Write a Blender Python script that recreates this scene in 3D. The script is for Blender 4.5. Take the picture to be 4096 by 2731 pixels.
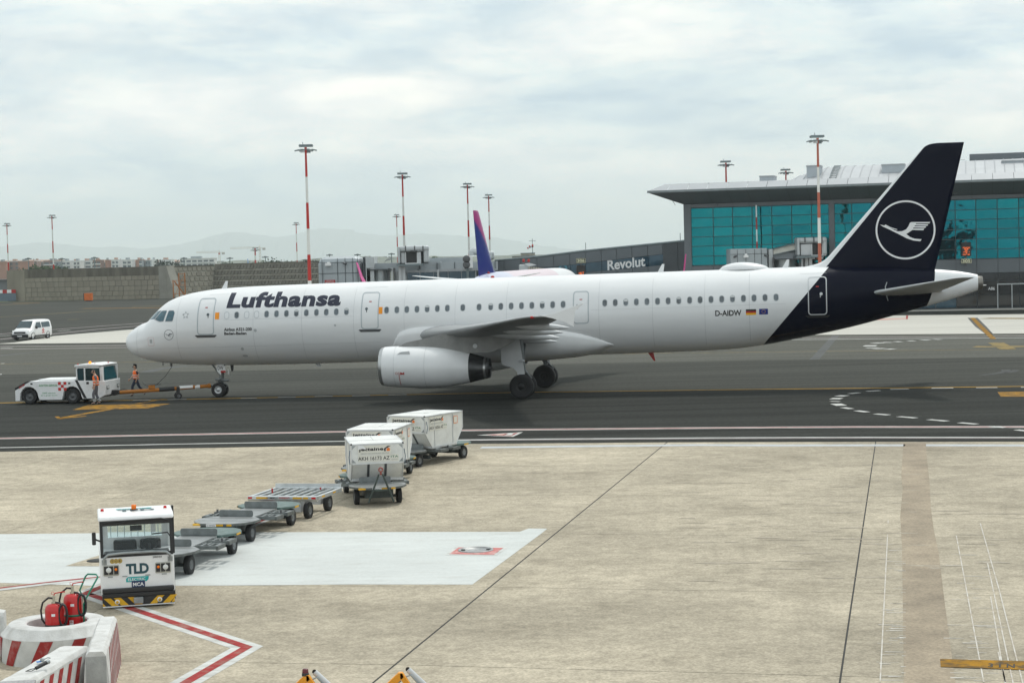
import bpy, bmesh, math, random
import numpy as np
from mathutils import Vector, Matrix
from mathutils.geometry import tessellate_polygon
for o in list(bpy.data.objects): bpy.data.objects.remove(o)
SC = bpy.context.scene
COL = SC.collection
rnd = random.Random(7)

# ------------------------------------------------------------------ camera
FPX, PITCH, ROLL, CAMH = 7540.4, .0440846, .0257913, 6.9317      # focal length in px of the 4096 px wide photograph
cd = bpy.data.cameras.new('camera'); cam = bpy.data.objects.new('camera', cd); COL.objects.link(cam)
cd.sensor_width = 36.0; cd.sensor_fit = 'HORIZONTAL'; cd.lens = 36.0 * FPX / 4096
cd.clip_start = .5; cd.clip_end = 60000
cam.matrix_world = Matrix.Translation((0, 0, CAMH)) @ Matrix.Rotation(math.pi/2 - PITCH, 4, 'X') @ Matrix.Rotation(-ROLL, 4, 'Z')
SC.camera = cam

# ------------------------------------------------------------------ sky and sun
SUN_EL, SUN_AZ = math.radians(60), math.radians(32)               # azimuth from +Y towards +X
wd = bpy.data.worlds.new('World'); SC.world = wd; wd.use_nodes = True
nt = wd.node_tree; nt.nodes.clear()
def wn(t, **k):
    n = nt.nodes.new(t)
    for a, b in k.items(): setattr(n, a, b)
    return n
wout = wn('ShaderNodeOutputWorld'); wbg = wn('ShaderNodeBackground')
sky = wn('ShaderNodeTexSky'); sky.sky_type = 'NISHITA'; sky.sun_disc = False
sky.sun_elevation = SUN_EL; sky.sun_rotation = SUN_AZ; sky.air_density = 1.2; sky.dust_density = 2.0
tc = wn('ShaderNodeTexCoord')
def cloud(sx, sz, scale, det, off, rough=.55):
    mp = wn('ShaderNodeMapping'); mp.inputs['Scale'].default_value = (sx, sx, sz); mp.inputs['Location'].default_value = off
    nz = wn('ShaderNodeTexNoise'); nz.inputs['Scale'].default_value = scale; nz.inputs['Detail'].default_value = det
    nz.inputs['Roughness'].default_value = rough; nz.inputs['Distortion'].default_value = .25
    nt.links.new(tc.outputs['Generated'], mp.inputs['Vector']); nt.links.new(mp.outputs['Vector'], nz.inputs['Vector'])
    return nz.outputs['Fac']
def ramp(src, stops):
    r = wn('ShaderNodeValToRGB'); e = r.color_ramp.elements
    e[0].position, e[0].color = stops[0][0], (*stops[0][1], 1)
    e[1].position, e[1].color = stops[1][0], (*stops[1][1], 1)
    for p, c in stops[2:]:
        q = e.new(p); q.color = (*c, 1)
    nt.links.new(src, r.inputs['Fac']); return r.outputs['Color']
def wmix(a, b, fac, mode='MIX'):
    m = wn('ShaderNodeMix'); m.data_type = 'RGBA'; m.blend_type = mode
    for s, v in ((m.inputs[0], fac), (m.inputs[6], a), (m.inputs[7], b)):
        if isinstance(v, bpy.types.NodeSocket): nt.links.new(v, s)
        elif isinstance(v, tuple): s.default_value = (*v, 1)
        else: s.default_value = v
    return m.outputs[2]
c1 = ramp(cloud(3.2, 13, 1.5, 9, (3.1, 1.7, .4)), [(.36, (6.7, 8.3, 9.5)), (.44, (8.7, 9.9, 10.4)), (.52, (10.7, 11.2, 11.1)), (.62, (12.6, 12.5, 12.0))])
c2 = ramp(cloud(9, 34, 1.9, 9, (.3, 5.2, 2.2), .62), [(.36, (.83, .87, .91)), (.50, (.97, .975, .98)), (.62, (1.13, 1.10, 1.05))])
cl = wmix(c1, c2, 1.0, 'MULTIPLY')
cov = ramp(cloud(2.2, 9, 1.2, 5, (7.7, .4, .9)), [(.25, (.80, .80, .80)), (.6, (.97, .97, .97))])
fin = wmix(sky.outputs['Color'], cl, cov)
nt.links.new(fin, wbg.inputs['Color']); wbg.inputs['Strength'].default_value = .1
nt.links.new(wbg.outputs[0], wout.inputs['Surface'])

sl = bpy.data.lights.new('sun', 'SUN'); so = bpy.data.objects.new('sun', sl); COL.objects.link(so)
sl.energy = 2.0; sl.angle = math.radians(6); sl.color = (1, .965, .90)
sdir = Vector((math.sin(SUN_AZ)*math.cos(SUN_EL), math.cos(SUN_AZ)*math.cos(SUN_EL), math.sin(SUN_EL)))
so.rotation_euler = (-sdir).to_track_quat('-Z', 'Y').to_euler(); so.location = (0, 0, 80)

SC.view_settings.view_transform = 'Standard'; SC.view_settings.look = 'None'
SC.view_settings.exposure = -.03; SC.view_settings.gamma = 1; SC.view_settings.use_curve_mapping = False
SC.render.engine = 'CYCLES'; SC.cycles.volume_bounces = 2

# ------------------------------------------------------------------ pixels of the photograph -> places
def ray(u, v):
    xr, yr = u - 2048, 1365.5 - v; c, s = math.cos(ROLL), math.sin(ROLL)
    x, y = (xr*c + yr*s) / FPX, (-xr*s + yr*c) / FPX
    return Vector((x, math.cos(PITCH) + y*math.sin(PITCH), -math.sin(PITCH) + y*math.cos(PITCH)))
def G(u, v, z=0.0):                       # where the ray through a pixel meets the level z
    d = ray(u, v); t = (z - CAMH) / d.z; return Vector((d.x*t, d.y*t, z))
def at(u, v, Y):                          # where it meets the depth Y
    d = ray(u, v); t = Y / d.y; return Vector((d.x*t, Y, CAMH + d.z*t))
def onwall(u, v, a, b):                   # where it meets the upright plane through the ground points a, b: (metres from a, z)
    d = ray(u, v); n = Vector((b[1]-a[1], a[0]-b[0])); L = math.hypot(b[0]-a[0], b[1]-a[1])
    t = (a[0]*n.x + a[1]*n.y) / (d.x*n.x + d.y*n.y); q = d*t
    return ((q.x-a[0])*(b[0]-a[0]) + (q.y-a[1])*(b[1]-a[1])) / L, CAMH + q.z
# zoom frames in which the photograph was measured (origin x, origin y, px per unit)
def ZF(x0, y0, k): return lambda x, y: (x0 + x*k, y0 + y*k)
zV = ZF(0, 0, 1.74150); zA = ZF(0, 1700, .59524); zB = ZF(1400, 1700, .59524); zC = ZF(2700, 1650, .59354)
zD = ZF(0, 1150, .38265); zE = ZF(3000, 1180, .46599); zF = ZF(300, 2350, .5102); zS = ZF(3300, 1950, .49812)
zK = ZF(1300, 1600, .28695); zTR = ZF(350, 1950, .338); zDL = ZF(650, 1850, .34014); zBR = ZF(0, 2250, .30678)
zTG = ZF(0, 1420, .40391); zYF = ZF(1050, 2600, .29762); zT = ZF(3460, 540, .44643)
zR1 = ZF(0, 1000, .44638); zR2 = ZF(1000, 1000, .44638); zR3 = ZF(2024, 1000, .44638); zR4 = ZF(3048, 1000, .44634)
z5 = ZF(2500, 500, .67857); z6 = ZF(0, 780, .59524); z7 = ZF(1100, 520, .63776)

# ------------------------------------------------------------------ materials
MATS = {}
def mat(name, col, rough=.5, metal=0.0, var=.12, scale=2.0, bump=0.0, bscale=40, stretch=(1,1,1), var2=0.0, scale2=.3, spec=.5, coat=0.0, emit=0.0, trans=0.0, tint=None, rnd_obj=0.0):
    if name in MATS: return MATS[name]
    m = bpy.data.materials.new(name); m.use_nodes = True; t = m.node_tree; b = t.nodes['Principled BSDF']
    b.inputs['Roughness'].default_value = rough; b.inputs['Metallic'].default_value = metal
    b.inputs['Specular IOR Level'].default_value = spec; b.inputs['Coat Weight'].default_value = coat
    b.inputs['Coat Roughness'].default_value = .08
    if trans: b.inputs['Transmission Weight'].default_value = trans; b.inputs['IOR'].default_value = 1.1
    if emit: b.inputs['Emission Color'].default_value = (*col, 1); b.inputs['Emission Strength'].default_value = emit
    L = t.links.new; N = t.nodes.new
    tx = N('ShaderNodeTexCoord'); mp = N('ShaderNodeMapping'); mp.inputs['Scale'].default_value = stretch
    L(tx.outputs['Object'], mp.inputs['Vector'])
    cur = None
    def mul(fac_out, lo, hi, prev):
        r = N('ShaderNodeMapRange'); r.inputs['From Min'].default_value = .3; r.inputs['From Max'].default_value = .7
        r.inputs['To Min'].default_value = lo; r.inputs['To Max'].default_value = hi; L(fac_out, r.inputs['Value'])
        x = N('ShaderNodeMix'); x.data_type = 'RGBA'; x.blend_type = 'MULTIPLY'; x.inputs[0].default_value = 1
        if prev is None: x.inputs[6].default_value = (*col, 1)
        else: L(prev, x.inputs[6])
        L(r.outputs[0], x.inputs[7]); return x.outputs[2]
    def noise(sc, det=6, ro=.6):
        n = N('ShaderNodeTexNoise'); n.inputs['Scale'].default_value = sc; n.inputs['Detail'].default_value = det; n.inputs['Roughness'].default_value = ro
        L(mp.outputs[0], n.inputs['Vector']); return n.outputs['Fac']
    if var: cur = mul(noise(scale), 1-var, 1+var, cur)
    if var2: cur = mul(noise(scale2, 4, .5), 1-var2, 1+var2, cur)
    if tint:
        x = N('ShaderNodeMix'); x.data_type = 'RGBA'; r = N('ShaderNodeMapRange'); r.inputs['From Min'].default_value = tint[3] if len(tint) > 3 else .5; r.inputs['From Max'].default_value = tint[4] if len(tint) > 4 else .75
        r.inputs['To Max'].default_value = tint[1]; L(noise(tint[2], 7, .65), r.inputs['Value']); L(r.outputs[0], x.inputs[0])
        if cur is None: x.inputs[6].default_value = (*col, 1)
        else: L(cur, x.inputs[6])
        x.inputs[7].default_value = (*tint[0], 1); cur = x.outputs[2]
    if rnd_obj:
        oi = N('ShaderNodeObjectInfo'); r = N('ShaderNodeMapRange'); r.inputs['To Min'].default_value = 1-rnd_obj; r.inputs['To Max'].default_value = 1+rnd_obj
        L(oi.outputs['Random'], r.inputs['Value']); x = N('ShaderNodeMix'); x.data_type = 'RGBA'; x.blend_type = 'MULTIPLY'; x.inputs[0].default_value = 1
        if cur is None: x.inputs[6].default_value = (*col, 1)
        else: L(cur, x.inputs[6])
        L(r.outputs[0], x.inputs[7]); cur = x.outputs[2]
    if cur is None: b.inputs['Base Color'].default_value = (*col, 1)
    else: L(cur, b.inputs['Base Color'])
    if bump:
        bp = N('ShaderNodeBump'); bp.inputs['Strength'].default_value = bump; bp.inputs['Distance'].default_value = .01
        L(noise(bscale, 4, .6), bp.inputs['Height']); L(bp.outputs[0], b.inputs['Normal'])
    m.diffuse_color = (*col, 1); MATS[name] = m; return m
def srgb(r, g, b):
    f = lambda c: (c/255/12.92) if c <= 10 else ((c/255+.055)/1.055)**2.4
    return (f(r), f(g), f(b))

# ------------------------------------------------------------------ meshes
def link(o, parent=None):
    COL.objects.link(o)
    if parent is not None: o.parent = parent
    return o
class MB:
    """collects shapes of ONE piece; build() links them as one mesh object"""
    def __init__(s): s.v = []; s.f = []; s.sm = []
    def add(s, vs, fs, smooth=False):
        n = len(s.v); s.v += [tuple(p) for p in vs]; s.f += [tuple(i+n for i in q) for q in fs]; s.sm += [smooth]*len(fs); return s
    def box(s, c, d, rot=None, taper=1.0):
        hx, hy, hz = d[0]/2, d[1]/2, d[2]/2
        P = [Vector((x*hx*(taper if z > 0 else 1), y*hy*(taper if z > 0 else 1), z*hz)) for z in (-1, 1) for x, y in ((-1,-1), (1,-1), (1,1), (-1,1))]
        if rot is not None: P = [rot @ p for p in P]
        P = [p + Vector(c) for p in P]
        return s.add(P, [(3,2,1,0), (4,5,6,7), (0,1,5,4), (1,2,6,5), (2,3,7,6), (3,0,4,7)])
    def bx(s, x0, x1, y0, y1, z0, z1): return s.box(((x0+x1)/2, (y0+y1)/2, (z0+z1)/2), (x1-x0, y1-y0, z1-z0))
    def prism(s, poly, a0, a1, axis='y', smooth=False):
        """polygon in the two other axes (order x,y,z without axis), from a0 to a1 along axis"""
        def mk(p, a): return {'y': (p[0], a, p[1]), 'x': (a, p[0], p[1]), 'z': (p[0], p[1], a)}[axis]
        n = len(poly); V = [mk(p, a0) for p in poly] + [mk(p, a1) for p in poly]
        F = [(i, (i+1) % n, n+(i+1) % n, n+i) for i in range(n)]
        T = tessellate_polygon([[Vector((p[0], p[1], 0)) for p in poly]])
        F += [tuple(t) for t in T] + [tuple(n+i for i in reversed(t)) for t in T]
        return s.add(V, F, smooth)
    def flat(s, pts):
        T = tessellate_polygon([[Vector(p) for p in pts]]); return s.add(pts, [tuple(t) for t in T])
    def cyl(s, p0, p1, r0, r1=None, n=12, caps=True, smooth=True):
        r1 = r0 if r1 is None else r1; p0, p1 = Vector(p0), Vector(p1); d = (p1-p0).normalized()
        a = d.orthogonal().normalized(); b = d.cross(a)
        V = []
        for p, r in ((p0, r0), (p1, r1)):
            V += [p + (a*math.cos(2*math.pi*i/n) + b*math.sin(2*math.pi*i/n))*r for i in range(n)]
        s.add(V, [(i, (i+1) % n, n+(i+1) % n, n+i) for i in range(n)], smooth)
        if caps:
            s.add(V[:n], [tuple(range(n))[::-1]]); s.add(V[n:], [tuple(range(n))])
        return s
    def tube(s, path, r, n=8, closed=False):
        P = [Vector(p) for p in path]; m = len(P); R = []; up = None
        for i, p in enumerate(P):
            q0 = P[i-1] if (i or closed) else p; q1 = P[(i+1) % m] if (i < m-1 or closed) else p
            d = (q1-q0).normalized()
            a = (up - d*up.dot(d)) if up is not None else d.orthogonal()
            if a.length < 1e-4: a = d.orthogonal()
            a.normalize(); up = a; b = d.cross(a); rr = r[i] if isinstance(r, (list, tuple)) else r
            R.append([p + (a*math.cos(2*math.pi*k/n) + b*math.sin(2*math.pi*k/n))*rr for k in range(n)])
        return s.loft(R, closed_path=closed)
    def loft(s, rings, closed_path=False, caps=True, smooth=True, open_ring=False):
        n = len(rings[0]); V = [p for r in rings for p in r]; F = []; m = len(rings)
        for i in range(m if closed_path else m-1):
            j = (i+1) % m
            for k in range(n-1 if open_ring else n):
                F.append((i*n+k, i*n+(k+1) % n, j*n+(k+1) % n, j*n+k))
        s.add(V, F, smooth)
        if caps and not closed_path and not open_ring: s.add(rings[0], [tuple(range(n))[::-1]]); s.add(rings[-1], [tuple(range(n))])
        return s
    def lathe(s, prof, c=(0,0,0), axis='z', n=24, smooth=True, caps=False):
        R = []
        for r, h in prof:
            ring = []
            for i in range(n):
                a = 2*math.pi*i/n; x, y = r*math.cos(a), r*math.sin(a)
                p = {'z': (x, y, h), 'y': (x, h, y), 'x': (h, x, y)}[axis]
                ring.append((p[0]+c[0], p[1]+c[1], p[2]+c[2]))
            R.append(ring)
        return s.loft(R, caps=caps, smooth=smooth)
    def build(s, name, m, parent=None, bevel=0.0, mtx=None):
        me = bpy.data.meshes.new(name); me.from_pydata([tuple(p) for p in s.v], [], s.f)
        bm = bmesh.new(); bm.from_mesh(me)
        for f, q in zip(bm.faces, s.sm): f.smooth = q
        bmesh.ops.recalc_face_normals(bm, faces=bm.faces); bm.to_mesh(me); bm.free()
        if m is not None: me.materials.append(m)
        o = bpy.data.objects.new(name, me)
        if mtx is not None: o.matrix_local = mtx
        if bevel:
            md = o.modifiers.new('bevel', 'BEVEL'); md.width = bevel; md.segments = 2; md.limit_method = 'ANGLE'; md.angle_limit = math.radians(40)
        return link(o, parent)
def tag(o, label, cat=None, group=None, kind=None):
    if label: o['label'] = label
    if cat: o['category'] = cat
    if group: o['group'] = group
    if kind: o['kind'] = kind
    return o
def thing(name, label, cat, loc=(0,0,0), rz=0.0, group=None):
    o = bpy.data.objects.new(name, None); o.empty_display_size = .3; o.location = loc; o.rotation_euler = (0, 0, rz)
    return link(tag(o, label, cat, group))
def copy_tree(o, parent=None):
    c = o.copy(); link(c, parent)
    if parent is not None: c.matrix_parent_inverse = o.matrix_parent_inverse.copy()
    for ch in list(o.children): copy_tree(ch, c)
    return c
def pchip(xs, ys):
    xs, ys = list(xs), list(ys); n = len(xs); h = [xs[i+1]-xs[i] for i in range(n-1)]; d = [(ys[i+1]-ys[i])/h[i] for i in range(n-1)]
    m = [d[0]] + [0]*(n-2) + [d[-1]]
    for i in range(1, n-1):
        if d[i-1]*d[i] > 0: w1, w2 = 2*h[i]+h[i-1], h[i]+2*h[i-1]; m[i] = (w1+w2)/(w1/d[i-1]+w2/d[i])
    def f(x):
        if x <= xs[0]: return ys[0]
        if x >= xs[-1]: return ys[-1]
        i = max(k for k in range(n-1) if xs[k] <= x); t = (x-xs[i])/h[i]
        return (1+2*t)*(1-t)**2*ys[i] + t*(1-t)**2*h[i]*m[i] + t*t*(3-2*t)*ys[i+1] + t*t*(t-1)*h[i]*m[i+1]
    return f

# ------------------------------------------------------------------ lettering: flat outlines turned into meshes
DG = None
def glyphs(txt, bold=0.0, shear=0.0, space=1.0):
    """triangulated outline of a text, scaled to 0..1 in x and 0..1 in y; also its aspect"""
    cu = bpy.data.curves.new('t', 'FONT'); cu.body = txt; cu.offset = bold; cu.shear = shear; cu.space_character = space; cu.resolution_u = 3
    o = bpy.data.objects.new('t', cu); COL.objects.link(o)
    dg = bpy.context.evaluated_depsgraph_get(); dg.update()
    me = bpy.data.meshes.new_from_object(o.evaluated_get(dg))
    V = [tuple(v.co) for v in me.vertices]; F = [tuple(p.vertices) for p in me.polygons]
    bpy.data.objects.remove(o); bpy.data.curves.remove(cu); bpy.data.meshes.remove(me)
    x0 = min(v[0] for v in V); x1 = max(v[0] for v in V); y0 = min(v[1] for v in V); y1 = max(v[1] for v in V)
    return [((v[0]-x0)/(x1-x0), (v[1]-y0)/(y1-y0)) for v in V], F, (x1-x0)/(y1-y0)
def lettering(name, txt, m, parent, fn, w, h, bold=.02, shear=0.0, space=1.0, cutx=0, cuty=0, group=None):
    """fn maps (x in 0..w, y in 0..h) to a 3-D point; the sheet is cut every cutx / cuty metres to follow curved skins"""
    V, F, asp = glyphs(txt, bold, shear, space)
    return sheet(name, [(x*w, y*h) for x, y in V], F, m, parent, fn, cutx, cuty)
def sheet(name, V2, F, m, parent, fn, cutx=0, cuty=0):
    bm = bmesh.new(); vs = [bm.verts.new((x, y, 0)) for x, y in V2]
    for f in F:
        try: bm.faces.new([vs[i] for i in f])
        except ValueError: pass
    for ax, step in ((0, cutx), (1, cuty)):
        if step:
            lo = min(v.co[ax] for v in bm.verts); hi = max(v.co[ax] for v in bm.verts)
            k = math.ceil(lo/step)
            while k*step < hi:
                co = [0, 0, 0]; co[ax] = k*step; no = [0, 0, 0]; no[ax] = 1
                bmesh.ops.bisect_plane(bm, geom=bm.verts[:]+bm.edges[:]+bm.faces[:], plane_co=co, plane_no=no, dist=1e-5); k += 1
    for v in bm.verts: v.co = Vector(fn(v.co.x, v.co.y))
    me = bpy.data.meshes.new(name); bm.to_mesh(me); bm.free(); me.materials.append(m)
    return link(bpy.data.objects.new(name, me), parent)
def poly2(pts):
    T = tessellate_polygon([[Vector((p[0], p[1], 0)) for p in pts]]); return list(pts), [tuple(t) for t in T]
def rrect(w, h, r, n=4, cx=0, cy=0):
    P = []
    for sx, sy, a0 in ((1,1,0), (-1,1,90), (-1,-1,180), (1,-1,270)):
        for i in range(n+1):
            a = math.radians(a0 + 90*i/n); P.append((cx+sx*(w/2-r)+r*math.cos(a), cy+sy*(h/2-r)+r*math.sin(a)))
    return P
def ring2(outer, inner):
    n = len(outer); return list(outer)+list(inner), [(i, (i+1) % n, n+(i+1) % n, n+i) for i in range(n)]
def circ(r, n=32, cx=0, cy=0): return [(cx+r*math.cos(2*math.pi*i/n), cy+r*math.sin(2*math.pi*i/n)) for i in range(n)]
# ================================================================== the ground
def rot_map(m, deg): m.node_tree.nodes['Mapping'].inputs['Rotation'].default_value = (0, 0, math.radians(deg)); return m
AX = 10.5                                                            # the stand and its lines run about this many degrees off the picture plane
m_asph = rot_map(mat('asphalt', (.056, .058, .051), .9, var=.20, scale=1.0, stretch=(.05, .9, 1), var2=.14, scale2=.35, bump=.25, bscale=60, spec=.06, tint=((.036, .038, .035), .55, .55)), AX)
m_asph_new = rot_map(mat('asphalt_dark', (.031, .033, .030), .9, var=.22, scale=1.1, stretch=(.04, .8, 1), var2=.16, scale2=.4, bump=.25, bscale=60, spec=.06, tint=((.056, .059, .053), .5, .6)), AX)
m_asph_old = rot_map(mat('asphalt_worn', (.098, .099, .086), .9, var=.16, scale=1.0, stretch=(.05, .7, 1), var2=.12, scale2=.3, bump=.2, bscale=60, spec=.06), AX)
m_asph_patch = mat('asphalt_patch', (.062, .066, .064), .88, var=.2, scale=2)
m_conc = rot_map(mat('apron_concrete', (.432, .386, .300), .9, var=.08, scale=1.6, stretch=(.85, 1.15, 1), var2=.13, scale2=.11, bump=.25, bscale=22, spec=.08, tint=((.25, .22, .165), .6, .42, .52, .76), rnd_obj=.05), AX)
t_ = m_conc.node_tree                                                  # aggregate speckle
def speckle(m, lo, hi, sc, amt):
    t = m.node_tree; b = t.nodes['Principled BSDF']; src = b.inputs['Base Color'].links[0].from_socket
    n = t.nodes.new('ShaderNodeTexNoise'); n.inputs['Scale'].default_value = sc; n.inputs['Detail'].default_value = 3; n.inputs['Roughness'].default_value = .7
    tx = [q for q in t.nodes if q.type == 'TEX_COORD'][0]; t.links.new(tx.outputs['Object'], n.inputs['Vector'])
    r = t.nodes.new('ShaderNodeMapRange'); r.inputs['From Min'].default_value = .35; r.inputs['From Max'].default_value = .65; r.inputs['To Min'].default_value = lo; r.inputs['To Max'].default_value = hi
    x = t.nodes.new('ShaderNodeMix'); x.data_type = 'RGBA'; x.blend_type = 'MULTIPLY'; x.inputs[0].default_value = amt
    t.links.new(n.outputs['Fac'], r.inputs['Value']); t.links.new(src, x.inputs[6]); t.links.new(r.outputs[0], x.inputs[7]); t.links.new(x.outputs[2], b.inputs['Base Color'])
speckle(m_conc, .84, 1.13, 18, 1); speckle(m_conc, .80, 1.07, .12, .9); speckle(m_conc, .86, 1.10, 4.5, 1); speckle(m_conc, .88, 1.07, 1.1, 1)
for q in (m_asph, m_asph_new, m_asph_old): speckle(q, .8, 1.22, 5, 1)
m_conc_far = rot_map(mat('far_concrete', (.50, .49, .445), .9, var=.12, scale=1, stretch=(.06, .5, 1), var2=.06, spec=.06, tint=((.33, .32, .29), .6, .5)), AX)
m_pw = rot_map(mat('road_paint_white', (.56, .57, .55), .8, var=.12, scale=3, stretch=(.4, 1.5, 1), spec=.1, tint=((.26, .25, .22), .7, 2.2, .45, .7)), AX)
m_block = rot_map(mat('worn_white_paint', (.545, .57, .555), .8, var=.05, scale=1.1, stretch=(.6, 1.3, 1), var2=.05, spec=.1, tint=((.38, .37, .335), .5, 1.6, .52, .78)), AX)
speckle(m_block, .95, 1.04, 14, 1)
m_pblue = mat('faded_blue_white_paint', (.43, .46, .48), .75, var=.15, scale=2, tint=((.42, .39, .33), .6, 1.5))
m_pr = mat('road_paint_red', srgb(150, 56, 56), .8, var=.16, scale=4, spec=.1, tint=((.34, .27, .22), .6, 3, .45, .7))
m_py = mat('road_paint_yellow', srgb(158, 116, 32), .8, var=.22, scale=2, spec=.1, tint=((.05, .047, .038), .85, 2.4, .42, .62))
m_pyf = mat('faded_yellow_paint', srgb(140, 122, 76), .8, var=.2, scale=1, spec=.1, tint=((.07, .07, .06), .8, .8, .42, .65))
m_pink = mat('faded_pinkish_paint', srgb(170, 160, 160), .75, var=.15, scale=1)
m_stain = mat('brown_stain', (.285, .235, .168), .9, var=.2, scale=1.2, var2=.2, scale2=.4, bump=.3, bscale=22)
speckle(m_stain, .8, 1.2, 16, 1)
m_rubber_mark = mat('tyre_mark', (.03, .032, .031), .85, var=.3, scale=2)
m_grass = mat('grass', (.08, .11, .035), .9, var=.3, scale=1.5)

def structure(name, pts, z, m, parent=None):
    o = MB().flat([(p[0], p[1], z) for p in pts]).build(name, m, parent)
    if parent is None: o['kind'] = 'structure'
    return o
ground = structure('ground', [(-11200, -60), (11200, -60), (11200, 27800), (-11200, 27800)], -.02, mat('field', (.085, .10, .05), .95, var=.25, scale=.02, var2=.2, scale2=.004))
tarmac = structure('tarmac', [(-150, -50), (170, -50), (170, 330), (60, 402), (-70, 413), (-112, 424), (-150, 410)], 0, m_asph)
def gp(fn, *pts): return [G(*fn(*p)) for p in pts]
def strip(name, path, w, m, z, parent=tarmac, dash=None):
    """painted line of width w along ground points"""
    P = [Vector((p[0], p[1])) for p in path]; Lft, Rgt = [], []
    for i, p in enumerate(P):
        d0 = (P[i]-P[i-1]).normalized() if i else (P[1]-P[0]).normalized(); d1 = (P[i+1]-P[i]).normalized() if i < len(P)-1 else d0
        d = (d0+d1).normalized(); n = Vector((-d.y, d.x)); k = w/2/max(.35, n.dot(Vector((-d1.y, d1.x))))
        Lft.append((p.x+n.x*k, p.y+n.y*k, z)); Rgt.append((p.x-n.x*k, p.y-n.y*k, z))
    mb = MB(); n = len(P); mb.add(Lft+Rgt, [(i, i+1, n+i+1, n+i) for i in range(n-1)]); return mb.build(name, m, parent)
def patch(name, fn, pts, m, z, parent=tarmac): return MB().flat([(q.x, q.y, z) for q in gp(fn, *pts)]).build(name, m, parent)

yel = gp(zR1, (-120, 1372), (0, 1370), (1150, 1347), (2294, 1325)) + gp(zR2, (1150, 1301), (2294, 1278)) + gp(zR3, (1150, 1263), (2294, 1248)) + gp(zR4, (1200, 1236), (2348, 1222), (2700, 1218))
edge = [Vector((x, y, 0)) for x, y in ((-46, 74.3), (-19.8, 72.3), (-6.24, 71.25), (-.59, 70.45), (6.3, 69.15), (17.95, 66.25), (40, 60.5))]
structure('dark_lane', [(p.x, p.y) for p in [yel[0]-Vector((20, -3, 0))]+yel[1:]+[yel[-1]+Vector((14, -4, 0))]] + [(p.x, p.y) for p in reversed(edge)], .004, m_asph_new, tarmac)
worn = gp(zV, (-200, 864), (0, 860)) + gp(zR2, (0, 1080)) + gp(zE, (0, 560), (1200, 548), (2352, 533), (2900, 527))
structure('worn_lane', [(p.x, p.y) for p in worn] + [(75, 136), (40.2, 147.6), (25.3, 154.5), (-2, 160), (-36, 172), (-58, 176)], .004, m_asph_old, tarmac)
structure('far_apron', [(25.27, 154.6), (40.17, 147.8), (85, 132), (110, 168), (51.4, 189), (40.2, 194.6), (12, 204), (-30, 214), (-36, 176), (0, 160)], .008, m_conc_far, tarmac)
patch('concrete_wedge', zD, [(-500, 620), (0, 590), (1500, 575), (1640, 400), (1400, 438), (900, 478), (560, 508), (330, 548), (150, 575)], m_conc_far, .012)
# lines across the tarmac
strip('taxi_line', yel, .28, mat('taxi_line_yellow', srgb(188, 146, 44), .8, var=.15, scale=1.5, spec=.1, tint=((.06, .055, .045), .5, .6)), .009)
strip('edge_line_border', gp(zA, (-300, 95), (0, 90), (1176, 65), (2352, 44)) + gp(zB, (1176, 31), (2352, 20)) + gp(zC, (1200, 97), (2352, 97), (2800, 98)), .66, m_pw, .009)
strip('edge_line', gp(zA, (-300, 95), (0, 90), (1176, 65), (2352, 44)) + gp(zB, (1176, 31), (2352, 20)) + gp(zC, (1200, 97), (2352, 97), (2800, 98)), .24, m_pr, .013)
strip('white_line', gp(zA, (-300, 158), (0, 152), (1176, 128), (2352, 108)) + gp(zB, (1176, 95), (2352, 86)) + gp(zC, (1200, 166), (2352, 167), (2800, 168)), .26, m_pw, .009)
strip('faded_white_line', gp(zB, (720, 103), (2352, 92)) + gp(zC, (1200, 173), (2352, 174), (2800, 175)), .16, m_pink, .009)
strip('faded_taxi_line', gp(zV, (-150, 838), (0, 836), (400, 830)) + gp(zR3, (900, 932)) + gp(zE, (0, 490), (1200, 477), (2352, 465), (2800, 462)), .3, m_pyf, .009)
strip('far_white_line', gp(zE, (300, 384), (1200, 376), (2352, 368), (2900, 364)), .5, m_pw, .012)
strip('far_white_line', gp(zE, (450, 367), (1200, 361), (2352, 352), (2900, 348)), .4, m_pink, .012)
strip('pink_line', gp(zD, (-300, 652), (0, 645), (700, 636), (1500, 625)), .45, m_pink, .009)
strip('far_white_line', gp(zD, (-300, 618), (0, 613), (700, 609), (1500, 602)), .5, m_pink, .009)
for a, b in (((5, 632), (130, 630)), ((610, 455), (730, 447)), ((-60, 508), (110, 500)), ((1000, 788), (1015, 787)), ((10, 795), (45, 794))):
    strip('white_dash', gp(zD, a, b), .6, m_pw, .012)
strip('service_road_line', gp(zD, (-200, 505), (0, 487), (565, 440), (1100, 400), (1560, 368)), .5, m_pink, .016)
strip('service_road_line', gp(zD, (-200, 562), (0, 543), (565, 485), (1000, 440), (1500, 398)), .5, m_pink, .016)
strip('far_yellow_line', gp(zD, (-100, 318), (0, 308), (430, 282), (880, 250), (1200, 232)), .8, m_pyf, .009)
strip('far_yellow_line', gp(zD, (860, 220), (1250, 216), (1760, 212)), 2.0, m_py, .009)
strip('far_yellow_line', gp(zD, (1380, 200), (1760, 192)), 1.6, m_pyf, .009)
strip('far_yellow_line', gp(zD, (0, 182), (300, 170)), 1.6, m_pyf, .009)
strip('far_yellow_line', gp(zD, (130, 166), (420, 158)), 3.0, m_py, .012)
strip('far_yellow_line', gp(zD, (700, 335), (830, 333)), .7, m_pyf, .009)
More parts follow.
